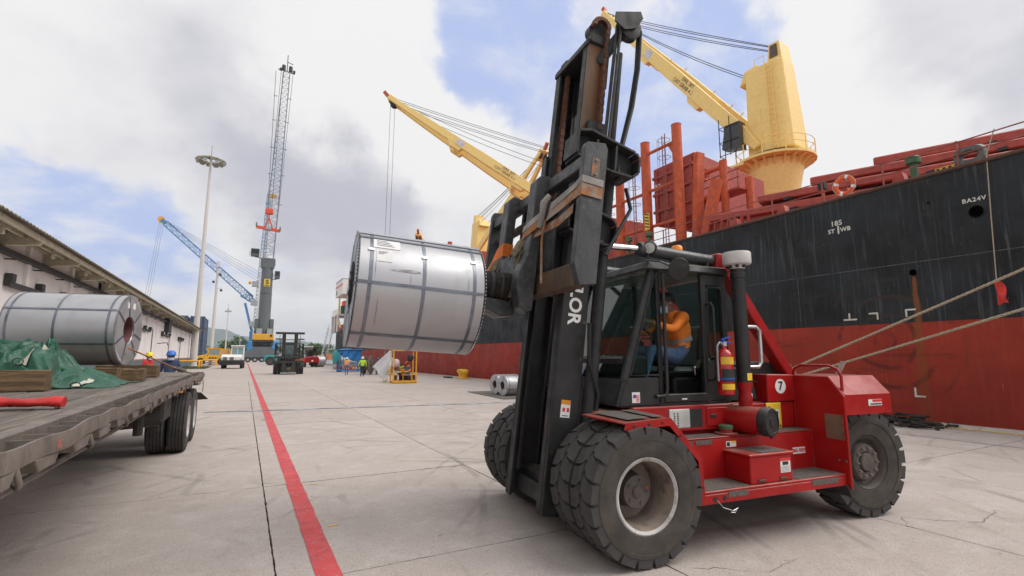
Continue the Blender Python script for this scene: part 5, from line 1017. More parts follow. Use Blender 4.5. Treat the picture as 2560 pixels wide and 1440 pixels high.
    if vest: shell('vest',vest,.012,lambda p,g:g==0 and p.center.z>zs-.14)
    if stripe:
        c0=Vector(J['spine']).lerp(Vector(J['chest']),.15); up_=(Vector(J['chest'])-Vector(J['spine'])).normalized(); xx=Vector((1,0,0)); yy=up_.cross(xx).normalized(); o_=.016 if vest else .010; n=28; vs=[]
        for i in range(n):
            a=2*PI*i/n; p=c0+xx*((.150+o_)*cos(a))+yy*((.110+o_)*sin(a)); vs+=[p-up_*.026,p+up_*.026]
        MB().add(vs,[(2*i,2*i+1,(2*i+3)%(2*n),(2*i+2)%(2*n)) for i in range(n)]).build('reflective_band',stripe,t,smooth=180)
        if vest: shell('reflective_band',stripe,.017,lambda p,g:g==0 and p.center.z>zs+.05 and abs(abs(p.center.x-J['chest'][0])-.11)<.028)
    hc=Vector(J['head']); ht=Vector(J['top']); ud=(ht-hc).normalized(); fwd=Vector(J.get('face',(0,1,0))); fwd=(fwd-ud*fwd.dot(ud)).normalized(); rt=fwd.cross(ud)
    def hp(a,b,c): return hc+rt*a+fwd*b+ud*c
    MB().tube([hp(0,.088,.02),hp(0,.108,-.012),hp(0,.098,-.022)],[.010,.016,.010],6).build('nose',skin,t,smooth=60)
    for s in (-1,1): MB().lathe([(0,-.01),(.02,-.008),(.028,0),(.018,.008),(0,.01)],hp(s*.088,-.005,.0),tuple(rt*s+fwd*.3),8).build('ear',skin,t,smooth=60); MB().lathe([(0,-.006),(.012,0),(0,.006)],hp(s*.034,.083,.022),tuple(fwd),8).build('eye',M_black,t,smooth=60)
    if hair: MB().lathe([(.096,.01),(.104,.035),(.098,.075),(.07,.112),(.03,.128),(0,.13)],hc-fwd*.012,tuple(ud-fwd*.22),14,cap=False).build('hair',M_black,t,smooth=60)
    if helmet:
        h=MB().lathe([(.128,.0),(.122,.03),(.116,.07),(.095,.115),(.05,.14),(0,.146)],hc+ud*.045,tuple(ud),18,cap=False).build('helmet',helmet,t,smooth=60)
        n=16; vs=[]
        for i in range(n): a=2*PI*i/n; e=.022+.035*max(0,sin(a)); vs+=[hc+ud*.046+rt*(.126*cos(a))+fwd*(.126*sin(a)),hc+ud*.036+rt*((.126+e)*cos(a))+fwd*((.126+e)*sin(a))]
        MB().add(vs,[(2*i,2*i+1,(2*i+3)%(2*n),(2*i+2)%(2*n)) for i in range(n)]).build('helmet_brim',helmet,t,smooth=60)
    if mask:
        vs=[]
        for j in range(5):
            for i in range(7):
                a=R(-62+124*i/6); z=-.112+.080*j/4; r=.100+.016*sin(PI*j/4)*(1-(i-3)**2/12); vs.append(hp(r*.92*sin(a),r*cos(a)+.004,z))
        MB().add(vs,[(j*7+i,j*7+i+1,(j+1)*7+i+1,(j+1)*7+i) for j in range(4) for i in range(6)]).build('face_mask',mask,t,smooth=180).modifiers.new('s','SOLIDIFY').thickness=.004
        for s in (-1,1): MB().tube([hp(s*.085,.05,-.02),hp(s*.092,.0,.01)],.003,4).build('mask_loop',mask,t)
    return t
M_skin=mat('skin_brown',(.22,.115,.07),.55,var=.1); M_denim=mat('denim',(.075,.13,.24),.85,var=.2,scale=18,bump=.2,bscale=80); M_dkpants=mat('dark_trousers',(.02,.022,.03),.85); M_navy=mat('navy_cloth',(.03,.05,.11),.85); M_boot=mat('boot_brown',(.06,.04,.025),.7)
M_hvo=mat('hi_vis_orange',(.98,.24,.02),.65,var=.12,scale=9,bump=.5,bscale=14); M_hvy=mat('hi_vis_yellow',(.50,.72,.03),.75,var=.1); M_refl=mat('reflective_tape',(.36,.34,.33),.5); M_mask=mat('mask_blue',(.42,.52,.66),.8); M_glove=mat('work_glove',(.20,.155,.10),.9); M_pink=mat('pink_shirt',(.60,.33,.36),.85); M_shblue=mat('blue_shirt',(.06,.12,.30),.85); M_redsh=mat('red_shirt',(.50,.03,.03),.85)
M_hw=mat('helmet_white',(.75,.74,.72),.35); M_hy=mat('helmet_yellow',(.78,.62,.02),.35); M_hb=mat('helmet_blue',(.03,.16,.55),.35); M_ho=mat('helmet_orange',(.75,.12,.02),.35); M_khaki=mat('khaki_cloth',(.16,.14,.09),.85); M_tape=mat('tape_yellow',(.75,.72,.2),.6)
# driver: seated, left arm out to the wheel; local +y is the way he faces
drv=person('person','forklift driver in orange long-sleeved shirt and jeans, masked, hands on the wheel',FW(-1.33,.26,.84),FR-PI/2,
    dict(pelvis=(0,-.02,.90),spine=(0,-.06,1.07),chest=(0,.01,1.27),neck=(0,.08,1.41),head=(-.01,.14,1.50),top=(-.01,.145,1.59),face=(-.15,1,-.12),
         hiR=(.10,.05,.90),knR=(.14,.46,1.0),anR=(.14,.62,.60),toR=(.15,.76,.54),hiL=(-.10,.05,.90),knL=(-.16,.47,1.0),anL=(-.15,.60,.60),toL=(-.16,.74,.54),
         shL=(-.19,.03,1.36),elL=(-.25,.24,1.20),wrL=(-.17,.43,1.27),fdL=(.35,1,.25),curlL=(.3,.0,-.9),shR=(.19,.03,1.36),elR=(.25,.22,1.18),wrR=(.18,.42,1.20),fdR=(-.3,1,.1),curlR=(-.3,0,-.9)),
    shirt=M_hvo,pants=M_denim,boots=M_boot,skin=M_skin,hand=M_glove,stripe=M_refl,mask=M_mask,scale=1.10)
# ---------------------------------------------------------------- steel coils
def steel_mat(name,base,rough):
    m=mat(name,base,rough,metal=.62,var=.05,scale=.9,c2=tuple(x*.72 for x in base),cov=.28,wscale=2.2,sharp=.22,c3=tuple(x*.85 for x in base),scov=.3,sscale=5,bump=.015,bscale=3); return m
M_steel=steel_mat('galvanised_wrap',(.47,.47,.485),.46); M_steele=steel_mat('galvanised_end',(.47,.48,.50),.46)
M_band=mat('steel_band',(.20,.215,.25),.42,metal=.7,var=.25); M_bandr=mat('steel_band_red',(.22,.10,.10),.55,metal=.4,var=.3); M_paper=mat('paper_label',(.78,.77,.76),.7,var=.04); M_ink=mat('label_ink',(.12,.12,.13),.8)
def coil_parts(t,Rr,L,ri,straps=(.12,.5,.88),bandm=None,labels=None,seams=(),teeth=True,long_straps=(200,250,300,0),clips=True):
    # axis along local +x, centred
    bandm=bandm or M_band; h=L/2
    MB().lathe([(ri,-h+.03),(ri+.02,-h),(Rr-.02,-h),(Rr,-h+.012),(Rr,h-.012),(Rr-.02,h),(ri+.02,h),(ri,h-.03),(ri,-h+.03)],(0,0,0),(1,0,0),72,cap=False).build('wrap',M_steel,t,smooth=30)
    for s in (-1,1): MB().lathe([(ri-.005,s*(h+.003)),(ri+.05,s*(h+.006)),(Rr-.10,s*(h+.006)),(Rr-.012,s*(h+.004))],(0,0,0),(1,0,0),48,cap=False).build('end_ring',M_steele,t,smooth=30)
    MB().lathe([(ri-.012,-h+.02),(ri-.012,h-.02)],(0,0,0),(1,0,0),36,cap=False).build('bore_sleeve',M_bandr,t,smooth=30)
    for f in straps: MB().lathe([(Rr+.001,f*L-h-.018),(Rr+.004,f*L-h-.016),(Rr+.004,f*L-h+.016),(Rr+.001,f*L-h+.018)],(0,0,0),(1,0,0),72,cap=False).build('girth_band',bandm,t,smooth=30)
    for a in long_straps:
        c,s_=cos(R(a)),sin(R(a))
        def P(r,x): return (x,r*c,r*s_)
        MB().tube([P(ri-.02,-h-.0),P(ri+.0,-h-.014),P(Rr-.03,-h-.014),P(Rr+.006,-h+.01),P(Rr+.007,h-.01),P(Rr-.03,h+.014),P(ri+.0,h+.014),P(ri-.02,h)],.0001,4).build('eye_band',M_band,t) if False else None
        pts=[P(ri-.02,-h),P(ri,-h-.014),P(Rr-.02,-h-.012),P(Rr+.008,-h+.012),P(Rr+.008,h-.012),P(Rr-.02,h+.012),P(ri,h+.014),P(ri-.02,h)]; w=Vector((0,-s_,c))*.015
        vs=[]
        for p in pts: vs+=[Vector(p)+w,Vector(p)-w]
        o=MB().add(vs,[(2*i,2*i+1,2*i+3,2*i+2) for i in range(len(pts)-1)]).build('eye_band',M_band,t); o.modifiers.new('s','SOLIDIFY').thickness=.003
    if teeth:
        b=MB()
        for s in (-1,1):
            for k in range(96):
                a=2*PI*k/96; b.bar((s*(h+.006),(Rr-.05)*cos(a),(Rr-.05)*sin(a)),(s*(h+.009),(Rr+.004)*cos(a),(Rr+.004)*sin(a)),.016,.006,up=(1,0,0))
        b.build('crimped_edge',M_steele,t)['kind']='stuff'
def on_coil(t,name,Rr,x0,x1,a0,a1,m,off=.003,par=None):
    n=8; vs=[]
    for i in range(n+1):
        a=R(a0+(a1-a0)*i/n); vs+=[(x0,(Rr+off)*cos(a),(Rr+off)*sin(a)),(x1,(Rr+off)*cos(a),(Rr+off)*sin(a))]
    return MB().add(vs,[(2*i,2*i+1,2*i+3,2*i+2) for i in range(n)]).build(name,m,par or t)
# held coil: local +x points along the boom (away from the truck)
CT=R(3.6); RC=.605; LC=1.27
hc_=thing('steel_coil','bare steel coil in bright galvanised wrap held up on the forklift boom','steel coil',FW(1.86,-.17,2.51),FR)
hc_.rotation_euler=(Matrix.Rotation(FR,4,'Z')@Matrix.Rotation(-CT,4,'Y')).to_euler()
coil_parts(hc_,RC,LC,.27,straps=(.09,.50,.905),long_straps=(0,52,-52,118,180,242))
# lap of the outer sheet, paper labels, dents and strap clips facing the camera (angles measured from local +y upwards)
on_coil(hc_,'sheet_lap',RC,-LC/2,LC/2,60,66,M_steele,.010)
lb=on_coil(hc_,'paper_label',RC,.24,.50,37,50,M_paper,.004); lb2=on_coil(hc_,'paper_label',RC,.32,.47,21,34,M_paper,.004)
for k in range(4): on_coil(hc_,'label_text',RC,.30+.02*k,.47,40+2.4*k,40.7+2.4*k,M_ink,.006,lb)
for k in range(3): on_coil(hc_,'label_text',RC,.40-.02*k,.455,29+1.4*k,29.5+1.4*k,M_ink,.006,lb2)
dm=mat('dent_scratch_steel',(.33,.32,.32),.5,metal=.8,var=.4,scale=9)  # darker mottled steel for the torn patch and thin scratches
b=MB(); random.seed(6); pts=[(.34,13.5),(.28,14.6),(.20,15.2),(.12,15.6),(.06,15.0),(.03,13.6),(.10,12.6),(.20,12.9),(.30,13.1)]
b.add([(x,(RC+.004)*cos(R(a)),(RC+.004)*sin(R(a))) for x,a in pts],[tuple(range(len(pts)))]); b.build('torn_scratch',dm,hc_)
for x in (-.515,0.0,.52): on_coil(hc_,'band_clip',RC,x-.03,x+.03,(32 if x else 30),(35 if x else 33),M_alu,.012)
for x0,a0,a1 in ((-.46,2,14),(.13,-2,10),(.42,-40,-15),(.47,5,20)): on_coil(hc_,'scratch',RC,x0,x0+.006,a0,a1,dm,.003)
b=MB(); b.tube([(LC/2+.02,.30*cos(R(a)),.30*sin(R(a))) for a in range(-40,60,8)],[.01,.015,.02,.03,.02,.025,.03,.02,.03,.02,.02,.015,.01][:13],6); b.build('torn_edge',M_black,hc_)
# coil on the flatbed
tc_=thing('steel_coil','steel coil with dark bands lying crossways on the flatbed trailer by the green tarp','steel coil',(-2.48,10.61,2.285),R(-9))
coil_parts(tc_,.585,1.45,.235,straps=(.06,.46,.93),long_straps=(35,100,150,205,250,310,-15))
on_coil(tc_,'paper_label',.585,-.45,-.25,238,246,M_paper); 
for x in (-.638,-.058,.624): on_coil(tc_,'red_band_section',.585,x-.021,x+.021,236,282,M_bandr,.009)
for y in (-.1,.12): MB().box(.732,.736,y-.05,y+.05,.36,.46).build('paper_label',M_paper,tc_)
# ---------------------------------------------------------------- flatbed trailer
M_plank=mat('deck_plank',(.165,.14,.118),.9,var=.34,scale=4,stretch=(9,.35,9),c2=(.075,.062,.054),cov=.36,wscale=5,sharp=.2,bump=.4,bscale=30,rand=.22)
M_tsteel=mat('trailer_steel',(.155,.13,.112),.7,var=.25,scale=5,c2=(.19,.08,.045),cov=.30,wscale=9,sharp=.10,c3=(.26,.225,.19),scov=.33,sscale=24)
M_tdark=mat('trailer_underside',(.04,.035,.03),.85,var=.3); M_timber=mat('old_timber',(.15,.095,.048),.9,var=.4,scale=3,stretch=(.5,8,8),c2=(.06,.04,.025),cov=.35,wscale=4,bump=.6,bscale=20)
M_ttyre=mat('trailer_tyre',(.040,.038,.037),.85,var=.25,c2=(.085,.074,.066),cov=.35,wscale=5,bump=.15,bscale=60)
tr=thing('flatbed_trailer','flatbed trailer with worn plank deck and dented steel side rail at the left','trailer',(-2.13,8,0))
TX=-2.13; random.seed(21)
def tx(x): return x-TX
px_=[-3.36+.248*i for i in range(10)]
for i in range(9):
    y=-9.5
    while y<6.85:
        l=random.uniform(2.6,4.4); y1=min(6.9,y+l); z=random.uniform(-.006,.004)
        MB().box(tx(px_[i])+.009,tx(px_[i+1])-.009,y+.004,y1-.004,1.40,1.448+z).build('deck_plank',M_plank,tr,bevel=.006); y=y1
b=MB(); b.prism([(tx(-1.12),1.28),(tx(-1.03),1.28),(tx(-1.03),1.452),(tx(-1.12),1.452)],-9.6,6.95,'y'); b.build('side_sill',M_tsteel,tr,bevel=.006)
n=160; vs=[]; random.seed(5)
wob=lambda y:.009*sin(y*2.9)+.005*sin(y*7.3+1)
for i in range(n+1):
    y=-9.6+16.55*i/n; w=wob(y); z=.008*sin(y*3.4+.5)+.006*sin(y*8.1)
    for x,zz in ((-.897,1.335),(-.880,1.335),(-.876,1.38),(-.882,1.432),(-.897,1.432)): vs.append((tx(x)+w,y,zz+z))
fs=[]
for i in range(n):
    for k in range(5): a,c=5*i+k,5*i+(k+1)%5; fs.append((a,c,c+5,a+5))
MB().add(vs,fs).build('rub_rail',M_tsteel,tr,smooth=30)
for i in range(27):
    y=-9.3+.61*i; w=wob(y)
    MB().prism([(y-.19,1.332),(y+.19,1.332),(y+.13,1.262),(y-.13,1.262)],tx(-1.0)+w,tx(-.886)+w,'x').build('stake_pocket',M_tsteel,tr,bevel=.005)
    MB().box(tx(-1.03),tx(-.90)+w,y-.12,y-.105,1.34,1.425).build('pocket_web',M_tsteel,tr); MB().box(tx(-1.03),tx(-.90)+w,y+.105,y+.12,1.34,1.425).build('pocket_web',M_tsteel,tr)
    MB().box(tx(-1.03),tx(-.90),y+.13,y+.47,1.345,1.355).build('gap_plate',M_tdark,tr)
    MB().tube([(tx(-.90)+w,y+.22,1.33),(tx(-.88)+w,y+.22,1.26),(tx(-.89)+w,y+.25,1.235),(tx(-.95)+w,y+.38,1.235),(tx(-1.02)+w,y+.40,1.27)],.014,6).build('rope_hook',M_tsteel,tr,smooth=60) if i%2 else None
b=MB(); b.tube([(tx(-1.05),-9,1.16),(tx(-1.05),-2,1.15),(tx(-1.07),2.6,1.17)],.022,6); b.build('side_tube',M_tsteel,tr)
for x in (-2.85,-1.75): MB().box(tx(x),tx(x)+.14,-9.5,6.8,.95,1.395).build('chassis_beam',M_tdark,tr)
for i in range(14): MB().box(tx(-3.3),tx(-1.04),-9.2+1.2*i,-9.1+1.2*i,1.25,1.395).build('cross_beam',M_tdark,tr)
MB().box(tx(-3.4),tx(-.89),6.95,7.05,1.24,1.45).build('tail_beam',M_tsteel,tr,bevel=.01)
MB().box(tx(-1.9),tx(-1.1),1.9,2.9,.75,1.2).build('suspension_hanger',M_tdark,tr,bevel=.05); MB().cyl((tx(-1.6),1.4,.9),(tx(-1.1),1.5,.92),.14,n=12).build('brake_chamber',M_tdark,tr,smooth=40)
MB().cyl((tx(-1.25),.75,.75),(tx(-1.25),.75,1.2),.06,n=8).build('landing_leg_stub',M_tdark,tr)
TTY=MB().lathe([(.30,-.12),(.33,-.15),(.46,-.155),(.535,-.14),(.555,-.12)]+[q for k in range(4) for q in ((.567,-.105+.052*k),(.570,-.075+.052*k),(.570,-.068+.052*k),(.550,-.066+.052*k),(.550,-.058+.052*k))]+[(.570,.112),(.555,.125),(.535,.14),(.46,.155),(.33,.15),(.30,.12)],(0,0,0),(1,0,0),56,cap=False).mesh('tyre',smooth=25); TTY.materials.append(M_ttyre)
TRI=MB().lathe([(.305,.12),(.315,.14),(.30,.15),(.285,.12),(.25,.03),(.18,.0),(.13,.0),(.12,.05),(.10,.07),(0,.07)],(0,0,0),(1,0,0),32,cap=False).mesh('rim',smooth=30); TRI.materials.append(M_rim)
for y in (11.95,13.32):
    for x in (-1.05,-1.39,-3.23,-2.89):
        o=part('wheel',TTY,None,tr,(tx(x),y-8,.57)); 
        if x in (-1.05,-3.23): part('rim',TRI,None,o,rot=(0,0,0 if x==-1.05 else PI))
    MB().cyl((tx(-3.2),y-8,.57),(tx(-1.1),y-8,.57),.08,n=10).build('axle',M_tdark,tr)
o=MB().box(tx(-.955),tx(-.905),2.35,2.43,1.22,1.30).build('marker_lamp',M_amber,tr,bevel=.01)
MB().quad((tx(-1.6),6.3,1.0),(tx(-.88),6.35,.98),(tx(-.72),6.5,.80),(tx(-1.6),6.4,.78)).build('mud_flap',M_tdark,tr)
MB().box(tx(-1.7),tx(-.9),5.85,6.6,1.17,1.19).build('light_bar',M_alu,tr)
for k in range(5): MB().tube([(tx(-.89),6.9-.05*k,1.3),(tx(-.87),6.95-.05*k,1.1),(tx(-.88),6.93-.04*k,.95+.05*(k%3))],.008,4).build('rope_fray',M_rope,tr)
MB().box(tx(-.8745),tx(-.8715),-4.35,-3.95,1.345,1.39).build('red_reflector',mat('faded_red_reflector',(.36,.11,.08),.5),tr)
# dunnage timbers
M_tend=mat('timber_end',(.10,.06,.035),.9,var=.3)
def timber(x0,x1,y0,y1,z0,z1,label,rz=0):
    cx,cy=(x0+x1)/2,(y0+y1)/2; b=MB(); n=10; vs=[]; random.seed(int(abs(x0*91+y0*7)))
    for i in range(n+1):
        x=x0-cx+(x1-x0)*i/n
        for y,z in ((y0-cy,0),(y1-cy,0),(y1-cy,z1-z0),(y0-cy,z1-z0)): vs.append((x,y+random.gauss(0,.006),z+(random.gauss(0,.006) if z else 0)))
    b.add(vs,[(4*i+k,4*i+(k+1)%4,4*i+4+(k+1)%4,4*i+4+k) for i in range(n) for k in range(4)]+[(3,2,1,0),tuple(range(4*n,4*n+4))])
    o=b.build('timber_block',M_timber,bevel=.012,seg=2); o.location=(cx,cy,z0); o.rotation_euler=(0,0,rz); return tag(o,label,'timber','dunnage timbers on the flatbed')
timber(-3.6,-2.0,7.55,7.85,1.452,1.695,'thick old timber at the left edge, in front of the green tarp',R(3))
timber(-2.9,-1.72,9.85,10.05,1.452,1.66,'timber bearer under the front of the flatbed coil',R(-6))
timber(-2.2,-1.45,10.25,10.45,1.452,1.64,'short timber block just right of the coil bearer',R(-4))
timber(-2.4,-1.45,11.7,11.95,1.452,1.68,'timber bearer behind the coil near the tail of the flatbed',R(-4))
timber(-2.0,-1.87,9.3,9.42,1.452,1.60,'small orange-brown wooden wedge by the end of the tarp',R(20))
# green tarpaulin: a crumpled heap
M_tarp=mat('green_tarpaulin',(.016,.088,.052),.45,var=.18,scale=4,c2=(.028,.12,.075),cov=.3,wscale=5,bump=.9,bscale=7)
import mathutils.noise as mn
def tarp(u,v):
    x=-3.6+2.12*u; y=8.15+1.55*v
    e=min(1,u*9+.4)*min(1,(1-u)*3.2)*min(1,v*3.2)*min(1,(1-v)*4)
    q=Vector((x*1.6+.6*y,y*1.9,2.2)); q=q+Vector((mn.noise(q*1.3),mn.noise(q*1.3+Vector((7,0,0))),0))*.7; f=(1-abs(mn.noise(q))*2.6)*.60+(1-2.4*abs(mn.noise(q*2.6+Vector((3,1,0)))))*.42+(1-2.4*abs(mn.noise(q*5.6)))*.17
    big=.30*math.exp(-((u-.25)/.38)**2)+.17*math.exp(-((u-.60)/.12)**2)+.12
    z=1.458+max(0,e)**.6*max(.01,(big*(.45+.9*f)+.05*f))
    return (x+.10*mn.noise(Vector((x*3,y*3,5))),y+.13*mn.noise(Vector((x*2.5,y*2.5,9)))-(.12*u*(1-v)),z)
tp=thing('tarpaulin','crumpled green tarpaulin heaped on the flatbed in front of the coil','tarpaulin',(0,0,0))
b=MB(); b.grid(tarp,190,130); o=b.build('sheet',M_tarp,tp,smooth=180); o.modifiers.new('s','SOLIDIFY').thickness=.006
M_web=mat('tarp_webbing',(.50,.47,.40),.85,c2=(.3,.25,.2),cov=.3)
for (u0,v0,du,dv) in ((.56,.10,.03,.30),(.84,.0,.02,.2)):
    vs=[]
    for i in range(9):
        t=i/8
        for s in (-.018,.018): p=Vector(tarp(u0+du*t+s,v0+dv*t)); vs.append(p+Vector((0,-.012,.016)))
    MB().add(vs,[(2*i,2*i+1,2*i+3,2*i+2) for i in range(8)]).build('webbing_tab',M_web,tp).modifiers.new('s','SOLIDIFY').thickness=.005
    c=Vector(tarp(u0,v0))+Vector((0,-.03,.03)); MB().tube([c+Vector((.05*cos(a),-.01,.04*sin(a))) for a in [2*PI*k/12 for k in range(12)]],.007,5,closed=True).build('d_ring',M_black,tp)
b=MB(); pts=[(-1.95,5.10,1.50),(-1.78,5.12,1.515),(-1.62,5.10,1.525),(-1.50,5.09,1.545),(-1.38,5.08,1.535),(-1.28,5.07,1.515),(-1.20,5.06,1.505)]
b.tube([Vector(p) for p in bez(pts[0],pts[2],pts[4],pts[6],28)],[.048+.003*sin(i*.8)+.002*sin(i*2.1) for i in range(29)],18); b.v=[(x+.004*sin(40*y+30*z),5.085+(y-5.085)*1.35,1.458+max(0,(z-1.452))*(.78+.10*sin(7*x+2)+.07*sin(31*y+19*x))) for x,y,z in b.v]; rl=thing('red_roll','loose roll of red tarpaulin lying near the edge of the flatbed','tarpaulin',(0,0,0)); b.build('roll',mat('red_tarp',(.50,.025,.022),.6,var=.25,bump=.6,bscale=10),rl,smooth=60)
MB().lathe([(.046,-.008),(.050,0),(.046,.008)],(-1.235,5.065,1.508),(1,-.1,-.15),14,cap=False).build('tie_cord',M_rope,rl).location.z=-.012; 
b=MB(); b.grid(lambda s,t:(-2.1+.62*s,5.0+.16*t+.02*sin(8*s),1.458+.035*abs(sin(5*s+3*t))+.02*t),16,6); b.build('loose_flap',mat('red_tarp_flap',(.42,.02,.02),.6,var=.3),rl,smooth=180)
# ratchet lashing from the coil bore to the deck edge
rs=thing('ratchet_strap','orange lashing strap with ratchet running from the flatbed coil to the rail','strap',(0,0,0))
A=Vector((-1.72,10.35,1.98)); Bp=Vector((-1.18,11.65,1.62)); Cp=Vector((-.95,12.9,1.46))
MB().bar(A,Bp,.045,.008).build('webbing',mat('orange_webbing',(.62,.26,.08),.8,c2=(.3,.15,.07),cov=.3),rs); MB().bar(Bp,Bp.lerp(Cp,.45),.10,.06).build('ratchet',M_tsteel,rs,bevel=.01); MB().tube([Bp.lerp(Cp,.4),Cp,Cp+Vector((.06,.03,-.12))],.012,6).build('hook_wire',M_tsteel,rs)
for k,(a,c) in enumerate((((-1.62,8.9,1.46),(-1.36,9.6,1.46)),((-1.75,8.75,1.46),(-1.45,8.95,1.47)))): tag(MB().bar(a,c,.03,.012).build('steel_bar',M_tdark),('dark flat bar lying on the deck beyond the tarp, farther of two','dark flat bar lying on the deck beside the tarp, nearer of two')[k],'bar')
# two workers beyond the flatbed
person('person','worker in blue helmet and face mask standing beyond the flatbed tail',(-1.93,17.9,.30),R(185),dict(face=(-.1,1,-.25)),shirt=M_navy,pants=M_dkpants,boots=M_boot,skin=M_skin,helmet=M_hb,mask=M_mask)
person('person','worker in yellow helmet and red top beyond the flatbed coil',(-3.17,23.0,.28),R(-120),dict(face=(.2,1,-.3)),shirt=M_redsh,pants=M_dkpants,boots=M_boot,skin=M_skin,helmet=M_hy,mask=M_mask,stripe=M_tape)
# ---------------------------------------------------------------- more coils on the quay
M_sm=M_steel
def quay_coil(x,y,Rr,L,label,group,rz=0):
    t=thing('steel_coil',label,'steel coil',(x,y,Rr+.02),rz,group); coil_parts(t,Rr,L,Rr*.42,straps=(.1,.5,.9),long_straps=(20,110,200,290),teeth=False); return t
quay_coil(11.25,20.95,.47,1.2,'small steel coil on the ground plate, the nearer of two beside the forklift mast',None,R(4)); quay_coil(11.35,21.98,.47,1.2,'small steel coil on the ground plate, the farther of two beside the forklift mast',None,R(4))
tag(MB().prism([(9.9,19.3),(13.5,19.0),(13.9,23.6),(10.3,24.2)],.004,.03,'z').build('ground_plate',mat('ground_sheet',(.11,.095,.08),.8,c2=(.16,.14,.12),cov=.4)),'dark steel plate lying on the concrete under two small coils','plate')
cl0=None
ords=('first','second','third','fourth','fifth','sixth')
for i,y in enumerate((68.5,70.2,71.9,73.6,75.3,77.0)):
    lab='large steel coil, %s from the front in the row left of the blue canopy'%ords[i]
    if cl0 is None: cl0=quay_coil(12.55,y,.95,1.5,lab,'coils in a row beside the blue canopy')
    else: clone(cl0,(12.55-.05*i,y,.97),R(2*i-4),lab)
clone(cl0,(11.4,92,.97),R(8),'lone large steel coil standing right of the distant red forklift',None)['group']='coils in a row beside the blue canopy'
# ---------------------------------------------------------------- light masts
M_pole=mat('pole_offwhite',(.58,.55,.53),.6,var=.06,c2=(.45,.40,.37),cov=.2,wscale=.6,c3=(.48,.44,.41),scov=.25); M_lampb=mat('floodlight_olive',(.27,.26,.19),.5,c2=(.15,.14,.1),cov=.3)
def light_mast(x,y,h,r0,r1,n,label,hr):
    t=thing('light_mast',label,'light mast',(x,y,0),0,'quay light masts')
    MB().lathe([(r0*1.5,0),(r0*1.5,.25),(r0,.3),(r0*.97,2),((r0+r1)/2,h*.5),(r1,h)],(0,0,0),(0,0,1),20).build('pole',M_pole,t,smooth=30)
    if n:
        MB().tube([(hr*.62*cos(2*PI*k/16),hr*.62*sin(2*PI*k/16),h-.2) for k in range(16)],.09,6,closed=True).build('lamp_ring',M_lampb,t); MB().lathe([(hr*.38,h+.25),(hr*.25,h+.55),(0,h+.6)],(0,0,0),(0,0,1),14).build('head_cover',M_lampb,t,smooth=40); MB().cyl((0,0,h+.5),(0,0,h+2.6),.035,n=5).build('lightning_rod',M_wire,t)
        for k in range(n):
            a=2*PI*k/n+.2; c,s=cos(a),sin(a); o=MB().bar((c*hr*.66,s*hr*.66,h-.1),(c*hr,s*hr,h-.42),.85*hr/2.3,.42*hr/2.3).build('floodlight',M_lampb,t,bevel=.05)
            MB().bar((c*hr*.3,s*hr*.3,h-.15),(c*hr*.66,s*hr*.66,h-.15),.08,.08).build('lamp_arm',M_wire,t)
            MB().bar((c*hr*.80,s*hr*.80,h-.56*1),(c*hr*.99,s*hr*.99,h-.62),.6*hr/2.3,.03).build('lens',M_lens,o)
    return t
light_mast(-7.55,100,36.6,.50,.17,12,'tallest white light mast, by the end of the warehouse, with a ring of floodlights',2.35)
lm=light_mast(-6.15,120,21.6,.36,.18,0,'thinner white pole with security cameras right of the tallest light mast',1)
for k,(z,l) in enumerate(((15.9,.9),(17.6,-.6),(19.2,.5))):
    MB().bar((0,0,z),(l,-.3,z),.1,.1).build('camera_arm',M_pole,lm); MB().lathe([(0,-.3),(.22,-.28),(.26,0),(.15,.2),(0,.22)],(l,-.3,z-.35),(0,0,1),10).build('dome_camera',M_dark,lm,smooth=50)
MB().box(-.3,.3,-.5,-.1,20.4,21.5).build('antenna_box',M_pole,lm)
light_mast(-6.1,200,17.7,.26,.12,8,'distant slim light mast with a small lamp head, behind the white tractor',1.05)
t=thing('street_lamp','far short lamp post with a bent arm above the white tractor','street lamp',(-1.7,190,0)); MB().tube([(0,0,0),(0,0,7.5),(-.3,0,8.4),(-1.2,0,8.6)],.09,6).build('post',M_pole,t); MB().box(-1.7,-1.0,-.15,.15,8.5,8.65).build('lamp_head',M_lampb,t)
# yellow tubular guard hoops and grass at the mast foot
M_hoop=mat('hoop_yellow',(.75,.36,.02),.5)
def hoop(x0,y0,x1,y1,label): 
    tag(MB().tube([(x0,y0,0),(x0,y0,.95),(x0+(x1-x0)*.08,y0+(y1-y0)*.08,1.12),(x0+(x1-x0)*.92,y0+(y1-y0)*.92,1.12),(x1,y1,.95),(x1,y1,0)],.14,8).build('guard_hoop',M_hoop,smooth=60),label,'guard rail','yellow guard hoops round the light masts')
for i,a in enumerate(((-9.0,88,-6.0,88.4),(-9.0,88.2,-9.1,94),(-6.0,88.6,-6.1,94))): hoop(*a,('front yellow guard hoop before the tallest light mast','left yellow guard hoop beside the tallest light mast','right yellow guard hoop beside the tallest light mast')[i])
for i,a in enumerate(((-7.0,110,-4.8,110.3),(-4.8,110.5,-4.9,116))): hoop(*a,('front yellow guard hoop before the camera pole','right yellow guard hoop beside the camera pole')[i])
b=MB(); random.seed(31)
for k in range(1500):
    x,y=random.uniform(-9.2,-4.9),random.uniform(84,99); h=random.uniform(.1,.38); a=random.random()*6.3; b.add([(x,y,0),(x+.06*cos(a),y+.06*sin(a),0),(x+random.gauss(0,.08),y+random.gauss(0,.08),h)],[(0,1,2)])
o=b.build('grass',mat('verge_grass',(.08,.11,.035),.9)); o['kind']='stuff'; tag(o,'tuft of green grass at the foot of the tallest light mast','grass')
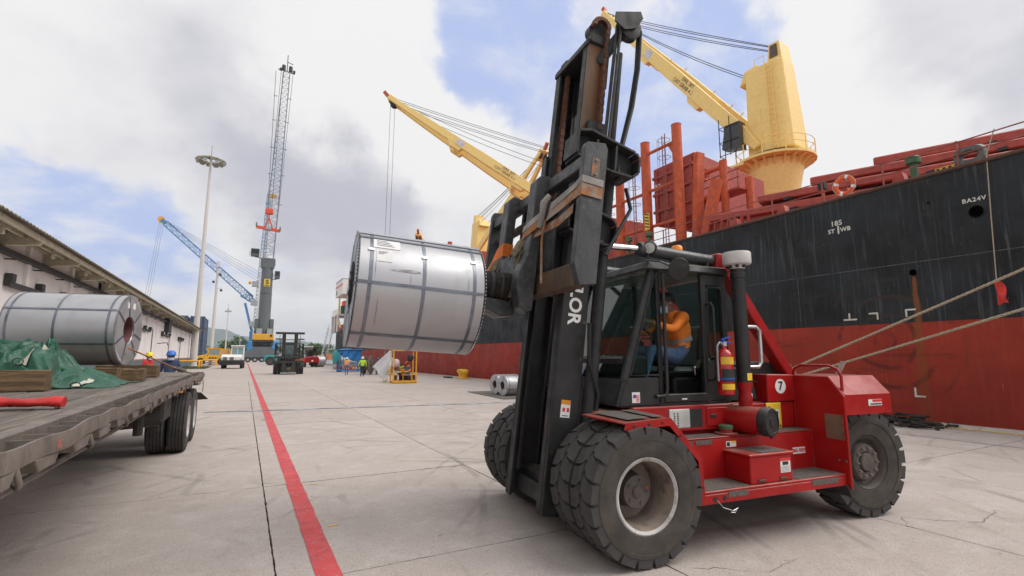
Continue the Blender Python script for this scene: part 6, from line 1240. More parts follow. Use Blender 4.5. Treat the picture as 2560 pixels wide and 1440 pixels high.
# ---------------------------------------------------------------- lattice helper
def lattice(t,p,q,w0,w1,n,m,mb=None,tri=False,rc=.12,rb=.06):
    p=Vector(p); q=Vector(q); x,y,d=frame(q-p,(0,1,0)); C=((-1,-1),(1,-1),(1,1),(-1,1)) if not tri else ((-1,-.6),(1,-.6),(0,1.1))
    def P(i,f): w=(w0+(w1-w0)*f)/2; return p.lerp(q,f)+x*(C[i][0]*w)+y*(C[i][1]*w)
    for i in range(len(C)): MB().cyl(P(i,0),P(i,1),rc,n=6).build('chord',m,t)
    b=MB(); k=len(C)
    for j in range(n):
        for i in range(k):
            a,c=(i,(i+1)%k) if j%2 else ((i+1)%k,i); b.cyl(P(a,j/n),P(c,(j+1)/n),rb,n=4); b.cyl(P(i,j/n),P((i+1)%k,j/n),rb*.8,n=4)
    b.build('bracing',mb or m,t)['kind']='stuff'
# ---------------------------------------------------------------- grey and yellow mobile harbour crane
M_cg=mat('crane_grey',(.115,.13,.135),.5,var=.08,scale=.4); M_cl=mat('crane_light_grey',(.34,.36,.38),.5); M_cy=mat('harbour_crane_yellow',(.72,.36,.02),.5); M_cblu=mat('crane_blue',(.05,.20,.42),.5,var=.1); M_cred=mat('spreader_red',(.68,.07,.02),.5)
hc2=thing('harbour_crane','tall grey mobile harbour crane with yellow slewing house and raised lattice boom','crane',(4.6,172,0))
MB().prism([(-6,0.9),(6,.9),(5.2,2.4),(2.2,4.6),(-2.2,4.6),(-5.2,2.4)],-3.5,3.5,'y').build('portal_base',M_cg,hc2)
for s in (-1,1):
    for k in range(7):
        o=MB().cyl((-5.6+1.87*k,s*3.2-.5,.75),(-5.6+1.87*k,s*3.2+.5,.75),.75,n=14).build('wheel',M_ttyre,hc2,smooth=30); MB().cyl((-5.6+1.87*k,s*3.2-.53,.75),(-5.6+1.87*k,s*3.2+.53,.75),.35,n=10).build('rim',M_cl,o)
    MB().box(-7.5,7.5,s*3.6-.3,s*3.6+.3,1.5,2.1).build('outrigger_beam',M_cg,hc2)
MB().lathe([(2.5,4.5),(2.9,5.2),(2.9,6.0)],(0,0,0),(0,0,1),20).build('slew_ring',M_dark,hc2)
MB().box(-2.9,2.9,-3.4,5,6.0,6.6).build('slew_deck',M_dark,hc2); MB().box(-2.85,2.85,-3.3,4.5,6.6,8.5).build('slewing_house',M_cy,hc2,bevel=.15); MB().cyl((2.1,-3.32,8.0),(2.1,-3.36,8.0),.4,n=10).build('exhaust_port',M_dark,hc2)
for x0 in (-2.0,.9): MB().box(x0,x0+1.5,-3.0,-1.2,8.5,10.1).build('winch_cabinet',M_cl,hc2,bevel=.05)
for x0 in (-2.6,1.6): MB().box(x0,x0+1.1,-1.1,3,8.5,13.2).build('counterweight_slab',M_cg,hc2,bevel=.05)
b=MB(); b.lathe([(1.75,8.5),(1.70,20),(1.62,29.2)],(0,0,0),(0,0,1),24); b.build('tower',M_cg,hc2,smooth=40); MB().lathe([(1.66,20.9),(1.70,20.9),(1.70,21.1),(1.66,21.1)],(0,0,0),(0,0,1),24).build('tower_joint',M_dark,hc2)
MB().prism([(-1.8,29.2),(1.8,29.2),(2.1,30.2),(2.0,32.2),(-2.0,32.2),(-2.1,30.2)],-1.6,1.6,'y').build('tower_head',M_cg,hc2)
o=MB().box(-.8,.95,-1.75,-1.72,23.2,25.6).build('maker_sign',M_sty,hc2); text('S','sign_letter',1.9,basis((.08,-1.77,24.55),(1,0,0),(0,0,1)),M_black,o,ext=.004,bold=.06); MB().box(-.6,.75,-1.765,-1.755,23.35,23.6).build('sign_line',M_black,o)
for x0,x1,z in ((-5.0,-2.6,32.6),(2.1,3.6,26.0)):
    o=MB().box(x0,x1,-1.3,.6,z,z+2.4).build('operator_cab',mat('crane_cab_grey',(.10,.12,.12),.4),hc2,bevel=.12); MB().box(x0+.2,x1-.2,-1.33,-1.305,z+.8,z+2.1).build('window',M_black,o); MB().bar(((x0+x1)/2,-.3,z-.1),(0,-.3,z-.6),.2,.2).build('cab_bracket',M_dark,o); MB().tube([(x0-.3,-1.3,z+.1),(x0-.3,-1.3,z+1.3),(x0-.3,.4,z+1.3)],.06,5).build('walkway_rail',M_dark,o)
lattice(hc2,(.0,0,32.0),(.2,-9,50),2.9,2.8,10,M_cl,M_cl,rc=.13,rb=.07); lattice(hc2,(.2,-9,50),(.5,-17,66),2.8,2.2,11,mat('boom_blue_grey',(.24,.31,.37),.5),None,rc=.12,rb=.06); lattice(hc2,(.5,-17,66),(.85,-25,82.5),2.2,1.6,12,M_cl,None,rc=.11,rb=.055)
MB().box(-1.0,1.0,-1.0,1.2,32.2,43).build('boom_inner_plate',M_cg,hc2) if False else None
for x in (-.9,.9): MB().cyl((.9+x,-25.3,82.6),(.9+x,-25.3,84.0),.5,n=8).build('head_sheave',M_dark,hc2); MB().box(.7+x*1.9,1.3+x*1.9,-25.6,-25,82.3,83).build('head_lamp',M_dark,hc2)
MB().bar((-1.4,-25,82.7),(3.0,-25,82.3),.3,.3).build('head_beam',M_cl,hc2); MB().cyl((.9,-25,82.5),(.9,-25,87.5),.12,n=6).build('head_mast',M_dark,hc2); MB().bar((.9,-25,85.4),(2.4,-25,85.0),.15,.15).build('head_arm',M_dark,hc2)
for z,y in ((41,-4.5),(48,-8),(56,-12),(63,-15.5),(70,-19),(76,-22)):
    for s in (-1,1): MB().bar((.3+s*1.3,y,z),(.3+s*2.3,y,z-.1),.12,.12).build('boom_bracket',M_dark,hc2)
for x in (-1.5,1.6): MB().cyl((x*.9,-1,32),(.9+x,-25,82.5),.05,n=4).build('pendant_rope',M_wire,hc2)
MB().box(-.9,.9,-9.4,-8.6,49.6,50.6).build('boom_platform',M_cy,hc2)
# red container spreader on the hook
sp=thing('container_spreader','red container spreader hanging from the hook of the grey harbour crane','spreader',(3.55,152,37.0))
MB().bar((-3.0,0,.5),(3.0,0,-.1),.5,.8).build('beam',M_cred,sp)
for s in (-1,1): MB().bar((s*3.0,0,.2-s*.3),(s*3.0,0,1.4-s*.3),.5,.4).build('twist_lock_arm',mat('spreader_steel',(.2,.18,.15),.6),sp); MB().bar((s*1.0,0,.5-s*.1),(s*.1,0,3.2),.35,.35).build('hanger_leg',M_cred,sp); MB().cyl((s*.5,0,5.9),(s*.9,-5,45),.06,n=4).build('hoist_rope',M_wire,sp)
MB().bar((0,0,3.0),(0,0,4.4),.25,.25).build('swivel',M_cred,sp); MB().box(-1.0,1.0,-.6,.6,4.4,6.0).build('head_block',M_cred,sp,bevel=.2); MB().box(-.7,.7,-.5,.5,-.0,.9).build('lock_box',M_cl,sp)
# ---------------------------------------------------------------- blue lattice cranes behind
bc=thing('lattice_crane','blue lattice-boom crane reaching out to the left behind the light masts','crane',(2.3,235,0))
lattice(bc,(0,0,24.2),(-4.5,0,28.0),1.2,3.2,3,M_cblu,rc=.16,rb=.09); lattice(bc,(-1.6,0,25.8),(-33.6,0,54.4),2.7,2.0,30,M_cblu,tri=False,rc=.15,rb=.07)
MB().cyl((-35.0,-.5,55.6),(-35.0,.5,55.6),1.3,n=16).build('boom_sheave',M_cy,bc,smooth=30); MB().bar((-33.6,0,54.3),(-35,0,55.6),1.2,1.4).build('boom_head',M_cblu,bc)
for k in range(4): MB().cyl((-33.8,0,55.6-.3*k),(1.5,0,37.0-1.4*k),.05,n=4).build('pendant_rope',M_wire,bc)
for k in range(3): MB().cyl((-35.6+.7*k,0,54.6),(-38.2+.9*k,0,20+2*k),.04,n=4).build('hoist_rope',M_wire,bc)
lattice(bc,(1.2,0,9),(1.9,0,46),2.6,2.2,24,M_cl,rc=.15,rb=.09); lattice(bc,(1.9,0,46),(2.6,-8,70),2.0,1.5,16,mat('boom_blue_pale',(.18,.34,.52),.5),rc=.14,rb=.08)
for z in (31,23,14): MB().box(-1.5,1.0,-1.2,1.2,z,z+2.2).build('tower_cabin',M_cl,bc,bevel=.1)
MB().bar((-3.6,0,23.8),(-.4,0,12),.9,.9).build('back_strut',M_cblu,bc); MB().bar((-.6,0,12),(-.2,0,4),1.4,1.4).build('lower_strut',M_cblu,bc)
MB().box(-5,10,-4,4,2.0,8.0).build('machinery_house',mat('house_blue',(.05,.24,.52),.5),bc,bevel=.3); MB().box(-6,11,-4.5,4.5,0,2.0).build('undercarriage',M_dark,bc)
MB().lathe([(.0,-.6),(.7,-.5),(.7,.5),(0,.6)],(-2.3,-1,32.5),(1,0,0),10).build('winch_drum',M_cy,bc)
# ---------------------------------------------------------------- vehicles in the distance
M_tire2=M_ttyre
def vwheel(par,x,y,r,w,ax=(1,0,0),rimm=None):
    a=Vector(ax); p=Vector((x,y,r)); o=MB().lathe([(r*.55,-w/2),(r*.92,-w/2),(r,-w*.38),(r,w*.38),(r*.92,w/2),(r*.55,w/2)],p,a,22,cap=False).build('wheel',M_ttyre,par,smooth=30)
    MB().lathe([(r*.56,-w*.46),(r*.5,-w*.3),(r*.2,-w*.3),(0,-w*.3)],p,a,16,cap=False).build('rim',rimm or M_hub,o,smooth=30); MB().lathe([(r*.56,w*.46),(r*.5,w*.3),(r*.2,w*.3),(0,w*.3)],p,a,16,cap=False).build('rim',rimm or M_hub,o,smooth=30); return o
yt=thing('terminal_tractor','white terminal tractor with black bumper facing the camera on the quay','tractor',(-1.55,86,0),R(-2)); yt.scale=(1.2,1.2,1.2)
MB().box(-1.25,1.25,-1.7,-1.45,.45,1.0).build('bumper',M_black,yt,bevel=.05); MB().box(-1.2,1.2,-1.5,3.2,.6,1.0).build('frame',M_dark,yt)
MB().prism([(-1.5,1.0),(-1.5,1.45),(-1.2,1.62),(-.3,1.75),(-.3,1.0)],-1.2,1.0,'x').build('hood',M_white,yt,bevel=.06); MB().box(-1.2,-.95,-1.2,-.9,1.4,1.5).build('mirror',M_black,yt)
for x in (-.75,-.05): MB().box(x-.22,x+.22,-1.53,-1.505,1.22,1.40).build('grille',M_dark,yt); MB().box(x-.2,x+.2,-1.53,-1.505,1.05,1.15).build('grille',M_dark,yt)
for x in (-1.0,.98): MB().cyl((x,-1.53,1.15),(x,-1.5,1.15),.1,n=10).build('headlight',M_lens,yt)
cbn=MB().box(.0-.25,1.2,-.3,1.1,1.0,2.75).build('cab',M_white,yt,bevel=.06); MB().quad((-.12,-.31,1.75),(1.1,-.31,1.75),(1.1,-.31,2.6),(-.12,-.31,2.6)).build('windshield',mat('far_glass',(.20,.30,.31),.1),cbn); MB().box(-.3,1.25,-.5,1.15,2.75,2.87).build('cab_roof',M_white,cbn,bevel=.04); MB().box(.45,.5,-.32,-.312,1.75,2.6).build('pillar',M_white,cbn); MB().cyl((.6,-.42,1.5),(.6,-.32,1.5),.16,n=14).build('emblem',M_grey,cbn)
for x in (-1.0,1.0): vwheel(yt,x,-.7,.5,.3); vwheel(yt,x,2.2,.5,.5)
MB().cyl((-.6,.5,1.0),(-.6,.5,2.6),.07,n=8).build('exhaust',M_grey,yt); MB().box(-1.1,1.1,1.5,3.1,1.0,1.25).build('fifth_wheel_plate',M_dark,yt)
# black forklift seen from the front
bf=thing('forklift','dark forklift facing the camera in the middle distance with its mast lowered','forklift',(4.05,56.5,0),R(-4)); M_bfk=mat('dark_green_black',(.030,.032,.028),.6,var=.3,c2=(.07,.06,.05),cov=.3)
for x in (-1.22,-.82,.82,1.22): vwheel(bf,x,0,.62,.38)
for s in (-1,1):
    MB().box(s*.62-.12,s*.62+.12,-.95,-.65,.15,4.15).build('outer_rail',M_bfk,bf); MB().box(s*.45-.06,s*.45+.06,-.9,-.7,.2,4.1).build('inner_rail',M_bfk,bf); MB().cyl((s*.85,-.75,.6),(s*.85,-.75,3.6),.05,n=6).build('lift_cylinder',M_bfk,bf); MB().cyl((s*1.0,-.8,.9),(s*.95,-.8,4.0),.025,n=5).build('hose',M_hose,bf)
    MB().box(s*1.28-.10,s*1.28+.10,-.2,.1,1.9,3.1).build('side_frame',M_bfk,bf); MB().lathe([(0,-.03),(.16,0),(0,.05)],(s*1.22,-.5,2.75),(0,-1,0),12).build('mirror',M_black,bf); MB().bar((s*1.3,-.3,3.1),(s*.7,-.3,3.12),.07,.06).build('mirror_bar',M_bfk,bf)
    MB().box(s*1.05-.3,s*1.05+.3,-1.0,-.5,2.30+1.2,2.42+1.2).build('hose_bracket',M_bfk,bf)
for z,h,w in ((4.05,.22,1.35),(3.45,.08,.6),(2.95,.28,.7),(1.9,.1,.7)): MB().box(-w,w,-.98,-.78,z,z+h).build('cross_bar',M_bfk,bf)
for z,w in ((1.15,1.35),(1.62,1.4)): MB().box(-w,w,-1.25,-1.05,z,z+.22).build('carriage_bar',M_bfk,bf)
for x in (-.9,-.3,.3,.9): MB().box(x-.06,x+.06,-1.22,-1.08,1.3,1.7).build('carriage_upright',M_bfk,bf)
MB().prism([(-.62,1.25),(-.62,.30),(-.2,.22),(.2,.22),(.62,.30),(.62,1.25),(.35,1.25),(.2,.8),(-.2,.8),(-.35,1.25)],-1.42,-1.25,'y').build('attachment_plate',M_bfk,bf); MB().box(-.75,.75,-1.5,-1.3,.10,.22).build('lower_bar',M_grey,bf); MB().box(.5,1.35,-1.27,-1.26,1.42,1.48).build('orange_strip',M_strapo,bf)
b=MB(); random.seed(77); [b.tube([(random.gauss(0,.12),-1.46,.55+random.gauss(0,.1)) for _ in range(4)],.03,5) for _ in range(7)]; b.build('rope_bundle',M_khaki,bf)['kind']='stuff'
MB().box(-1.1,1.1,-.5,2.6,.7,1.6).build('chassis',M_bfk,bf,bevel=.08); cbn=MB().box(-.75,.75,.2,1.7,1.6,3.15).build('cab',M_bfk,bf,bevel=.05); MB().quad((-.62,.19,1.75),(.62,.19,1.75),(.62,.19,3.0),(-.62,.19,3.0)).build('windshield',mat('mid_glass',(.16,.24,.25),.08),cbn); MB().box(-.05,.05,-1.2,-1.1,.9,2.0).build('centre_post',M_bfk,bf)
# teal and red forklifts, yellow machine
M_teal=mat('teal_paint',(.02,.33,.34),.5)
tf=thing('forklift','teal forklift parked side-on behind the dark forklift','forklift',(6.9,113,0),R(-8))
MB().prism([(-3.4,.7),(-3.4,1.7),(-2.9,2.05),(-1.2,1.9),(-.8,1.55),(2.6,1.55),(2.6,.6),(-1.4,.6),(-1.6,.9),(-2.6,1.1)],-1.0,1.0,'y').build('body',M_teal,tf,bevel=.08); MB().prism([(-1.0,1.55),(-.6,2.3),(1.4,2.5),(2.2,1.55)],-.8,.8,'y').build('hood',M_white,tf,bevel=.08)
for x in (-2.2,2.0): vwheel(tf,x,-1.05,.88,.45,(0,1,0)); vwheel(tf,x,1.05,.88,.45,(0,1,0))
text('30','side_number',.5,basis((.6,-1.01,1.15),(1,0,0),(0,0,1)),M_white,tf); MB().box(1.5,2.9,-.7,.7,2.4,3.6).build('cab',M_bfk,tf,bevel=.05); MB().box(3.0,3.3,-.6,.6,.3,4.2).build('mast',M_bfk,tf)
rf_=thing('forklift','red forklift seen from behind to the right of the dark forklift','forklift',(9.7,90,0),R(10))
MB().prism([(-1.15,.75),(1.15,.75),(1.15,1.5),(.9,1.75),(-.9,1.75),(-1.15,1.5)],-1.2,1.6,'y').build('counterweight',M_fred,rf_,bevel=.1); MB().box(-.35,.35,-1.23,-1.2,1.35,1.5).build('vent',M_black,rf_); MB().cyl((0,-1.24,1.05),(0,-1.2,1.05),.16,n=10).build('tow_plate',M_sticker,rf_)
for x in (-.95,.95): vwheel(rf_,x,-.4,.45,.3); vwheel(rf_,x,1.9,.6,.4); MB().bar((x*.9,-.6,1.75),(x*.85,-.3,3.2),.12,.12).build('guard_post',M_black,rf_); MB().bar((x*.85,1.3,1.75),(x*.85,1.1,3.2),.12,.12).build('guard_post',M_black,rf_); MB().box(x*.6-.08,x*.6+.08,2.0,2.3,.3,3.3).build('mast_rail',M_black,rf_)
MB().box(-.95,.95,-.5,1.3,3.2,3.3).build('guard_roof',M_black,rf_); MB().box(-.4,.4,.2,.8,1.75,2.5).build('seat',M_seat,rf_); MB().box(-.8,.8,1.2,1.9,2.9,3.5).build('roof_tank',M_white,rf_)
M_yv=mat('machine_yellow',(.72,.37,.02),.5,c2=(.4,.2,.02),cov=.2)
ym=thing('yellow_loader','yellow loader with glazed cab parked behind the camera pole','loader',(-5.6,118,0),R(6))
MB().prism([(-3,.9),(-3,1.8),(-1.2,2.2),(-1.0,1.2),(2.2,1.2),(2.2,.9)],-1.1,1.1,'y').build('body',M_yv,ym,bevel=.08); cbn=MB().box(-1.1,1.2,-1.0,1.0,1.2,3.3).build('cab',M_yv,ym,bevel=.08); MB().quad((-.9,-1.01,2.1),(1.0,-1.01,2.1),(1.0,-1.01,3.1),(-.9,-1.01,3.1)).build('side_window',mat('loader_glass',(.22,.28,.28),.1),cbn); MB().box(-1.2,1.3,-1.1,1.1,3.3,3.45).build('roof',M_yv,cbn)
for x in (-2.2,1.5): vwheel(ym,x,-1.0,.75,.5,(0,1,0)); vwheel(ym,x,1.0,.75,.5,(0,1,0))
for k in range(3): MB().box(-.8+.5*k,-.5+.5*k,-1.13,-1.1,1.3,1.6).build('side_vent',M_dark,ym)
for k,(x,y) in enumerate(((-4.3,122),(-4.1,128),(-3.9,135),(-3.75,143),(-3.6,152))):
    t=thing('spreader_frame','yellow steel frame standing in the row by the warehouse, %s from the front'%('first','second','third','fourth','fifth')[k],'frame',(x,y,0),R(3),'yellow frames standing in a row')
    for s in (-1,1): MB().box(s*.9-.12,s*.9+.12,-.5,.5,0,3.2).build('post',M_yv,t)
    MB().box(-1.1,1.1,-.4,.4,3.0,3.4).build('top_beam',M_yv,t); MB().bar((-.9,0,.2),(.9,0,2.9),.2,.2).build('diagonal',M_yv,t); MB().box(-1.0,1.0,-.55,-.45,.4,.7).build('dark_band',M_dark,t)
# containers stacked beyond the warehouse
def container(x,y,z,c,label,rz=0,logo=None):
    m=mat('container_paint',c,.55,var=.1,c2=tuple(v*.6 for v in c),cov=.2); t=thing('shipping_container',label,'container',(x,y,z),rz,'stacked containers beyond the warehouse')
    b=MB(); n=40; vs=[]
    for i in range(n+1):
        yy=-6.0+12*i/n; d=.04*(1 if (i//2)%2 else 0)
        vs+=[(-1.2+d,yy,.05),(-1.2+d,yy,2.5),(1.2-d,yy,2.5),(1.2-d,yy,.05)]
    b.add(vs,[(4*i+k,4*i+k+1,4*i+5+k,4*i+4+k) for i in range(n) for k in range(3)]+[(0,1,2,3),(4*n+3,4*n+2,4*n+1,4*n)]); b.build('shell',m,t)
    for sx in (-1,1):
        for sy in (-1,1): MB().box(sx*1.2-.08,sx*1.2+.08,sy*6-.08,sy*6+.08,0,2.56).build('corner_post',m,t)
    for k in range(3): MB().cyl((-.7+.7*k,-6.06,.1),(-.7+.7*k,-6.06,2.45),.03,n=5).build('lock_rod',M_grey,t)
    if logo: MB().box(-.8,.5,-6.04,-6.02,1.3,2.2).build('logo_panel',logo,t)
    return t
cb_=(.045,.07,.13)
for k,(x,y,z,c,l,lg_) in enumerate(((-9.3,130,7.7,cb_,'top blue container at the right of the stack beyond the warehouse',None),(-9.3,130,5.13,cb_,'blue container second from the top at the right of the stack',None),(-9.3,130,2.57,cb_,'blue container third from the top at the right of the stack',None),(-9.3,130,0,cb_,'lowest blue container at the right of the stack',None),(-12.3,129,7.7,(.05,.08,.14),'blue container with a white and yellow logo showing above the warehouse roof',M_white),(-14.9,129,7.7,(.55,.05,.035),'red container showing above the warehouse roof',M_sticker))): container(x,y,z,c,l,0,lg_)
tag(MB().prism([(-13,4.2),(-5.5,2.0),(-5.5,1.7),(-13,3.9)],150,175,'y').build('shed_roof',mat('shed_dark',(.05,.045,.05),.8)),'dark sloping shed roof behind the yellow machines','roof')
for k,(x,w) in enumerate(((25.0,3.5),(28.8,3.2),(31.5,4))): tag(MB().box(x,x+w,238,246,0,4.6+.9*(k==1)).build('far_container',mat('far_orange',(.70,.22,.06),.6,c2=(.5,.14,.04),cov=.3)),('left','middle','right')[k]+' orange box of the three far off beyond the coils','container','far orange containers')
tag(MB().box(15.2,18.0,108,114,2.35,2.75).build('shed_canopy',mat('canopy_green',(.18,.30,.24),.6)),'pale green canopy edge left of the blue canopy','canopy')
for k,x in enumerate((15.4,17.7)): pass
# gangway up to the ship
gw=thing('gangway','aluminium gangway stair leaning up to the stern of the ship','gangway',(0,0,0)); A_=Vector((14.6,112,.2)); B_=Vector((17.6,124,8.4)); sd=Vector((.5,-.12,0))
for s in (-1,1):
    MB().bar(A_+sd*s,B_+sd*s,.12,.3).build('stringer',M_alu,gw); MB().bar(A_+sd*s+Vector((0,0,1.1)),B_+sd*s+Vector((0,0,1.1)),.06,.06).build('hand_rail',M_alu,gw)
    for k in range(9): p=A_.lerp(B_,k/8)+sd*s; MB().bar(p,p+Vector((0,0,1.1)),.06,.06).build('stanchion',M_alu,gw)
for k in range(22): p=A_.lerp(B_,k/22); MB().bar(p-sd,p+sd,.3,.04).build('tread',M_alu,gw)
# ---------------------------------------------------------------- work gang on the apron
def standing(label,x,y,rz,**k): return person('person',label,(x,y,0),rz,**k)
standing('worker in white helmet, orange vest and jeans walking away on the quay',8.84,50.8,R(-8),pose=dict(knR=(.10,.10,.48),anR=(.10,.14,.12),toR=(.11,.28,.05),knL=(-.10,.02,.47),anL=(-.10,-.16,.10),toL=(-.11,-.04,.03)),shirt=M_pink,pants=M_denim,boots=M_boot,skin=M_skin,vest=M_hvo,stripe=M_tape,helmet=M_hw)
standing('worker in bright yellow jacket, dark trousers and white helmet, back to the camera',9.4,46.2,R(-5),pose=dict(elR=(.30,-.02,1.12),wrR=(.33,.06,.90),elL=(-.30,-.02,1.12),wrL=(-.33,.06,.90)),shirt=M_hvy,pants=M_dkpants,boots=M_black,skin=M_skin,helmet=M_hw,scale=1.04)
standing('worker in blue helmet and blue overalls pushing the wooden cable reel',11.75,50.8,R(-70),pose=dict(elR=(.22,.22,1.22),wrR=(.2,.46,1.24),elL=(-.22,.22,1.24),wrL=(-.2,.46,1.26),chest=(0,.06,1.27),neck=(0,.1,1.41),head=(0,.14,1.5),top=(0,.14,1.6),shR=(.185,.06,1.35),shL=(-.185,.06,1.35)),shirt=M_shblue,pants=M_navy,boots=M_boot,skin=M_skin,helmet=M_hb)
standing('worker in grey and red cap top behind the cable reel',11.3,53.2,R(-40),shirt=mat('grey_work_shirt',(.25,.24,.23),.85),pants=M_khaki,boots=M_boot,skin=M_skin,helmet=mat('cap_red',(.3,.05,.04),.7))
standing('far worker in red vest and white helmet beside the row of coils',13.0,84,R(30),shirt=M_khaki,pants=M_dkpants,boots=M_boot,skin=M_skin,vest=M_redsh,helmet=M_hw,scale=1.05)
M_reel=mat('reel_wood',(.17,.14,.12),.9,var=.3,c2=(.08,.06,.05),cov=.4,wscale=3)
def reel(x,y,z,r,ax,label):
    t=thing('cable_reel',label,'cable reel',(x,y,0),0,'wooden cable reels'); a=Vector(ax).normalized(); c=Vector((0,0,z))
    for s in (-.35,.35): o=MB().lathe([(.1,-.04),(r,-.04),(r,.04),(.1,.04)],c+a*s,a,28,closed=True).build('flange',M_reel,t,smooth=30)
    MB().cyl(c-a*.3,c+a*.3,r*.5,n=18).build('drum',M_reel,t,smooth=30); return t
reel(11.0,51.6,.95,.95,(1,-.55,0),'grey-brown cable reel standing on the quay between the workers'); reel(12.9,50.5,1.25,1.2,(1,-.4,0),'larger dark cable reel behind the worker in blue')
# blue canopy frame
M_bl=mat('canopy_blue_steel',(.02,.20,.50),.5); M_bt=mat('blue_tarp',(.015,.17,.46),.5,var=.2,bump=.4,bscale=3)
ct=thing('canopy_cart','blue steel work canopy draped with a blue tarp behind the workers','canopy',(11.0,61.8,0))
for x in (-1.2,1.2):
    for y in (-.8,.8): MB().box(x-.06,x+.06,y-.06,y+.06,0,2.5).build('post',M_bl,ct)
for z in (.25,.95,2.45):
    for y in (-.8,.8): MB().box(-1.2,1.2,y-.05,y+.05,z,z+.1).build('rail',M_bl,ct)
MB().box(-1.3,1.3,-.9,.9,.12,.28).build('base',M_bl,ct); MB().grid(lambda u,v:(-1.0+2.1*u,-.95-.12*sin(6*u)*v+.05*sin(14*u+5*v),2.55-1.5*v*(.55+.45*u)+.04*sin(9*u)),24,14).build('tarp',M_bt,ct,smooth=180).modifiers.new('s','SOLIDIFY').thickness=.02; MB().grid(lambda u,v:(-1.5+3.1*u,-1.1+2.1*v,2.62+.12*sin(5*u)*sin(4*v)-.25*(u-.6)**2),16,8).build('top_sheet',M_bt,ct,smooth=180).modifiers.new('s','SOLIDIFY').thickness=.02; MB().lathe([(0,-.1),(.75,-.05),(.8,.1),(.5,.3),(0,.35)],(-1.55,-.4,1.75),(-1,-.3,0),14).build('hanging_sack',M_teal,ct,smooth=60)
for k in range(5): tag(MB().lathe([(0,0),(.13,.02),(.15,.14),(.1,.26),(0,.28)],(10.4+.32*k,61.0,.28),(0,0,1),10).build('parcel',(M_strapo,M_sticker,M_redsh,M_hvo,M_pink)[k],smooth=60),('orange','white','red','amber','pink')[k]+' bundle on the base of the blue canopy','bundle')
bk=thing('bucket','pink plastic bucket standing alone on the concrete','bucket',(10.05,62.9,0)); MB().lathe([(.28,0),(.34,.55),(.36,.56),(.36,.6),(.2,.66),(.18,.8),(0,.82)],(0,0,0),(0,0,1),16).build('body',mat('bucket_pink',(.65,.22,.28),.5),bk,smooth=35); MB().tube([(.33*cos(a),0,.5+.35*sin(a)) for a in [PI*k/8 for k in range(9)]],.02,5).build('handle',M_grey,bk)
# yellow work cage with table and two seated workers
cg=thing('work_cage','yellow steel work cage with posts and a table, open at the front','cage',(9.85,34.6,0),R(-6))
for x in (-.78,.78):
    for y in (-.6,.6): MB().box(x-.04,x+.04,y-.04,y+.04,.1,2.25).build('post',M_hoop,cg)
MB().box(-.85,.85,-.7,.7,.04,.16).build('floor_frame',M_hoop,cg); MB().box(-.80,.80,-.65,.65,.0,.04).build('skid',M_black,cg)
for y in (-.6,.6): MB().box(-.78,.78,y-.035,y+.035,2.2,2.27).build('top_rail',M_hoop,cg)
for x in (-.78,.78): MB().box(x-.035,x+.035,-.6,.6,2.2,2.27).build('side_rail',M_hoop,cg); MB().box(x-.03,x+.03,-.6,.6,.6,.66).build('side_rail',M_hoop,cg)
for x in (-.62,.62): MB().box(x-.14,x+.14,-.62,-.34,.16,.62).build('front_box',M_hoop,cg,bevel=.01); MB().box(x-.09,x+.09,-.626,-.622,.22,.55).build('box_opening',M_black,cg)
MB().box(-.45,.35,-.30,.15,.78,.82).build('table_top',M_hoop,cg); MB().cyl((-.03,-.1,.15),(-.03,-.1,.78),.03,n=6).build('table_leg',M_hoop,cg)
for s in (-1,1): MB().bar((-.03,-.1,.5),(-.03+s*.22,-.1,.78),.04,.04).build('table_brace',M_hoop,cg)
tag(MB().box(9.62,9.86,34.3,34.55,.83,.95).build('lunch_box',M_strapo,bevel=.02),'orange box on the table in the yellow cage','box')
sit=dict(pelvis=(0,0,.52),spine=(0,.03,.70),chest=(0,.08,.90),neck=(0,.12,1.05),head=(0,.17,1.14),top=(0,.18,1.23),hiR=(.1,.03,.50),knR=(.12,.42,.52),anR=(.12,.40,.12),toR=(.13,.54,.06),hiL=(-.1,.03,.50),knL=(-.12,.42,.52),anL=(-.12,.40,.12),toL=(-.13,.54,.06),shR=(.185,.08,.98),elR=(.24,.2,.76),wrR=(.14,.42,.82),shL=(-.185,.08,.98),elL=(-.24,.2,.76),wrL=(-.14,.42,.82))
person('person','seated worker in orange helmet and orange vest at the right of the yellow cage',(10.34,34.75,.10),R(75),sit,shirt=M_shblue,pants=M_khaki,boots=M_boot,skin=M_skin,vest=M_hvo,stripe=M_tape,helmet=M_ho,scale=1.05)
person('person','bareheaded seated worker in green vest behind the table of the yellow cage',(9.95,35.15,.10),R(120),sit,shirt=mat('grey_green',(.12,.16,.15),.85),pants=M_dkpants,boots=M_boot,skin=M_skin,vest=M_hvy,scale=.98)
for x,y,l in ((10.34,34.75,'low crate seat under the worker in the orange helmet'),(9.95,35.15,'low crate seat under the worker in the green vest')): tag(MB().box(x-.2,x+.2,y-.2,y+.2,.16,.50).build('crate_seat',M_tdark,bevel=.02),l,'seat','crate seats in the cage')
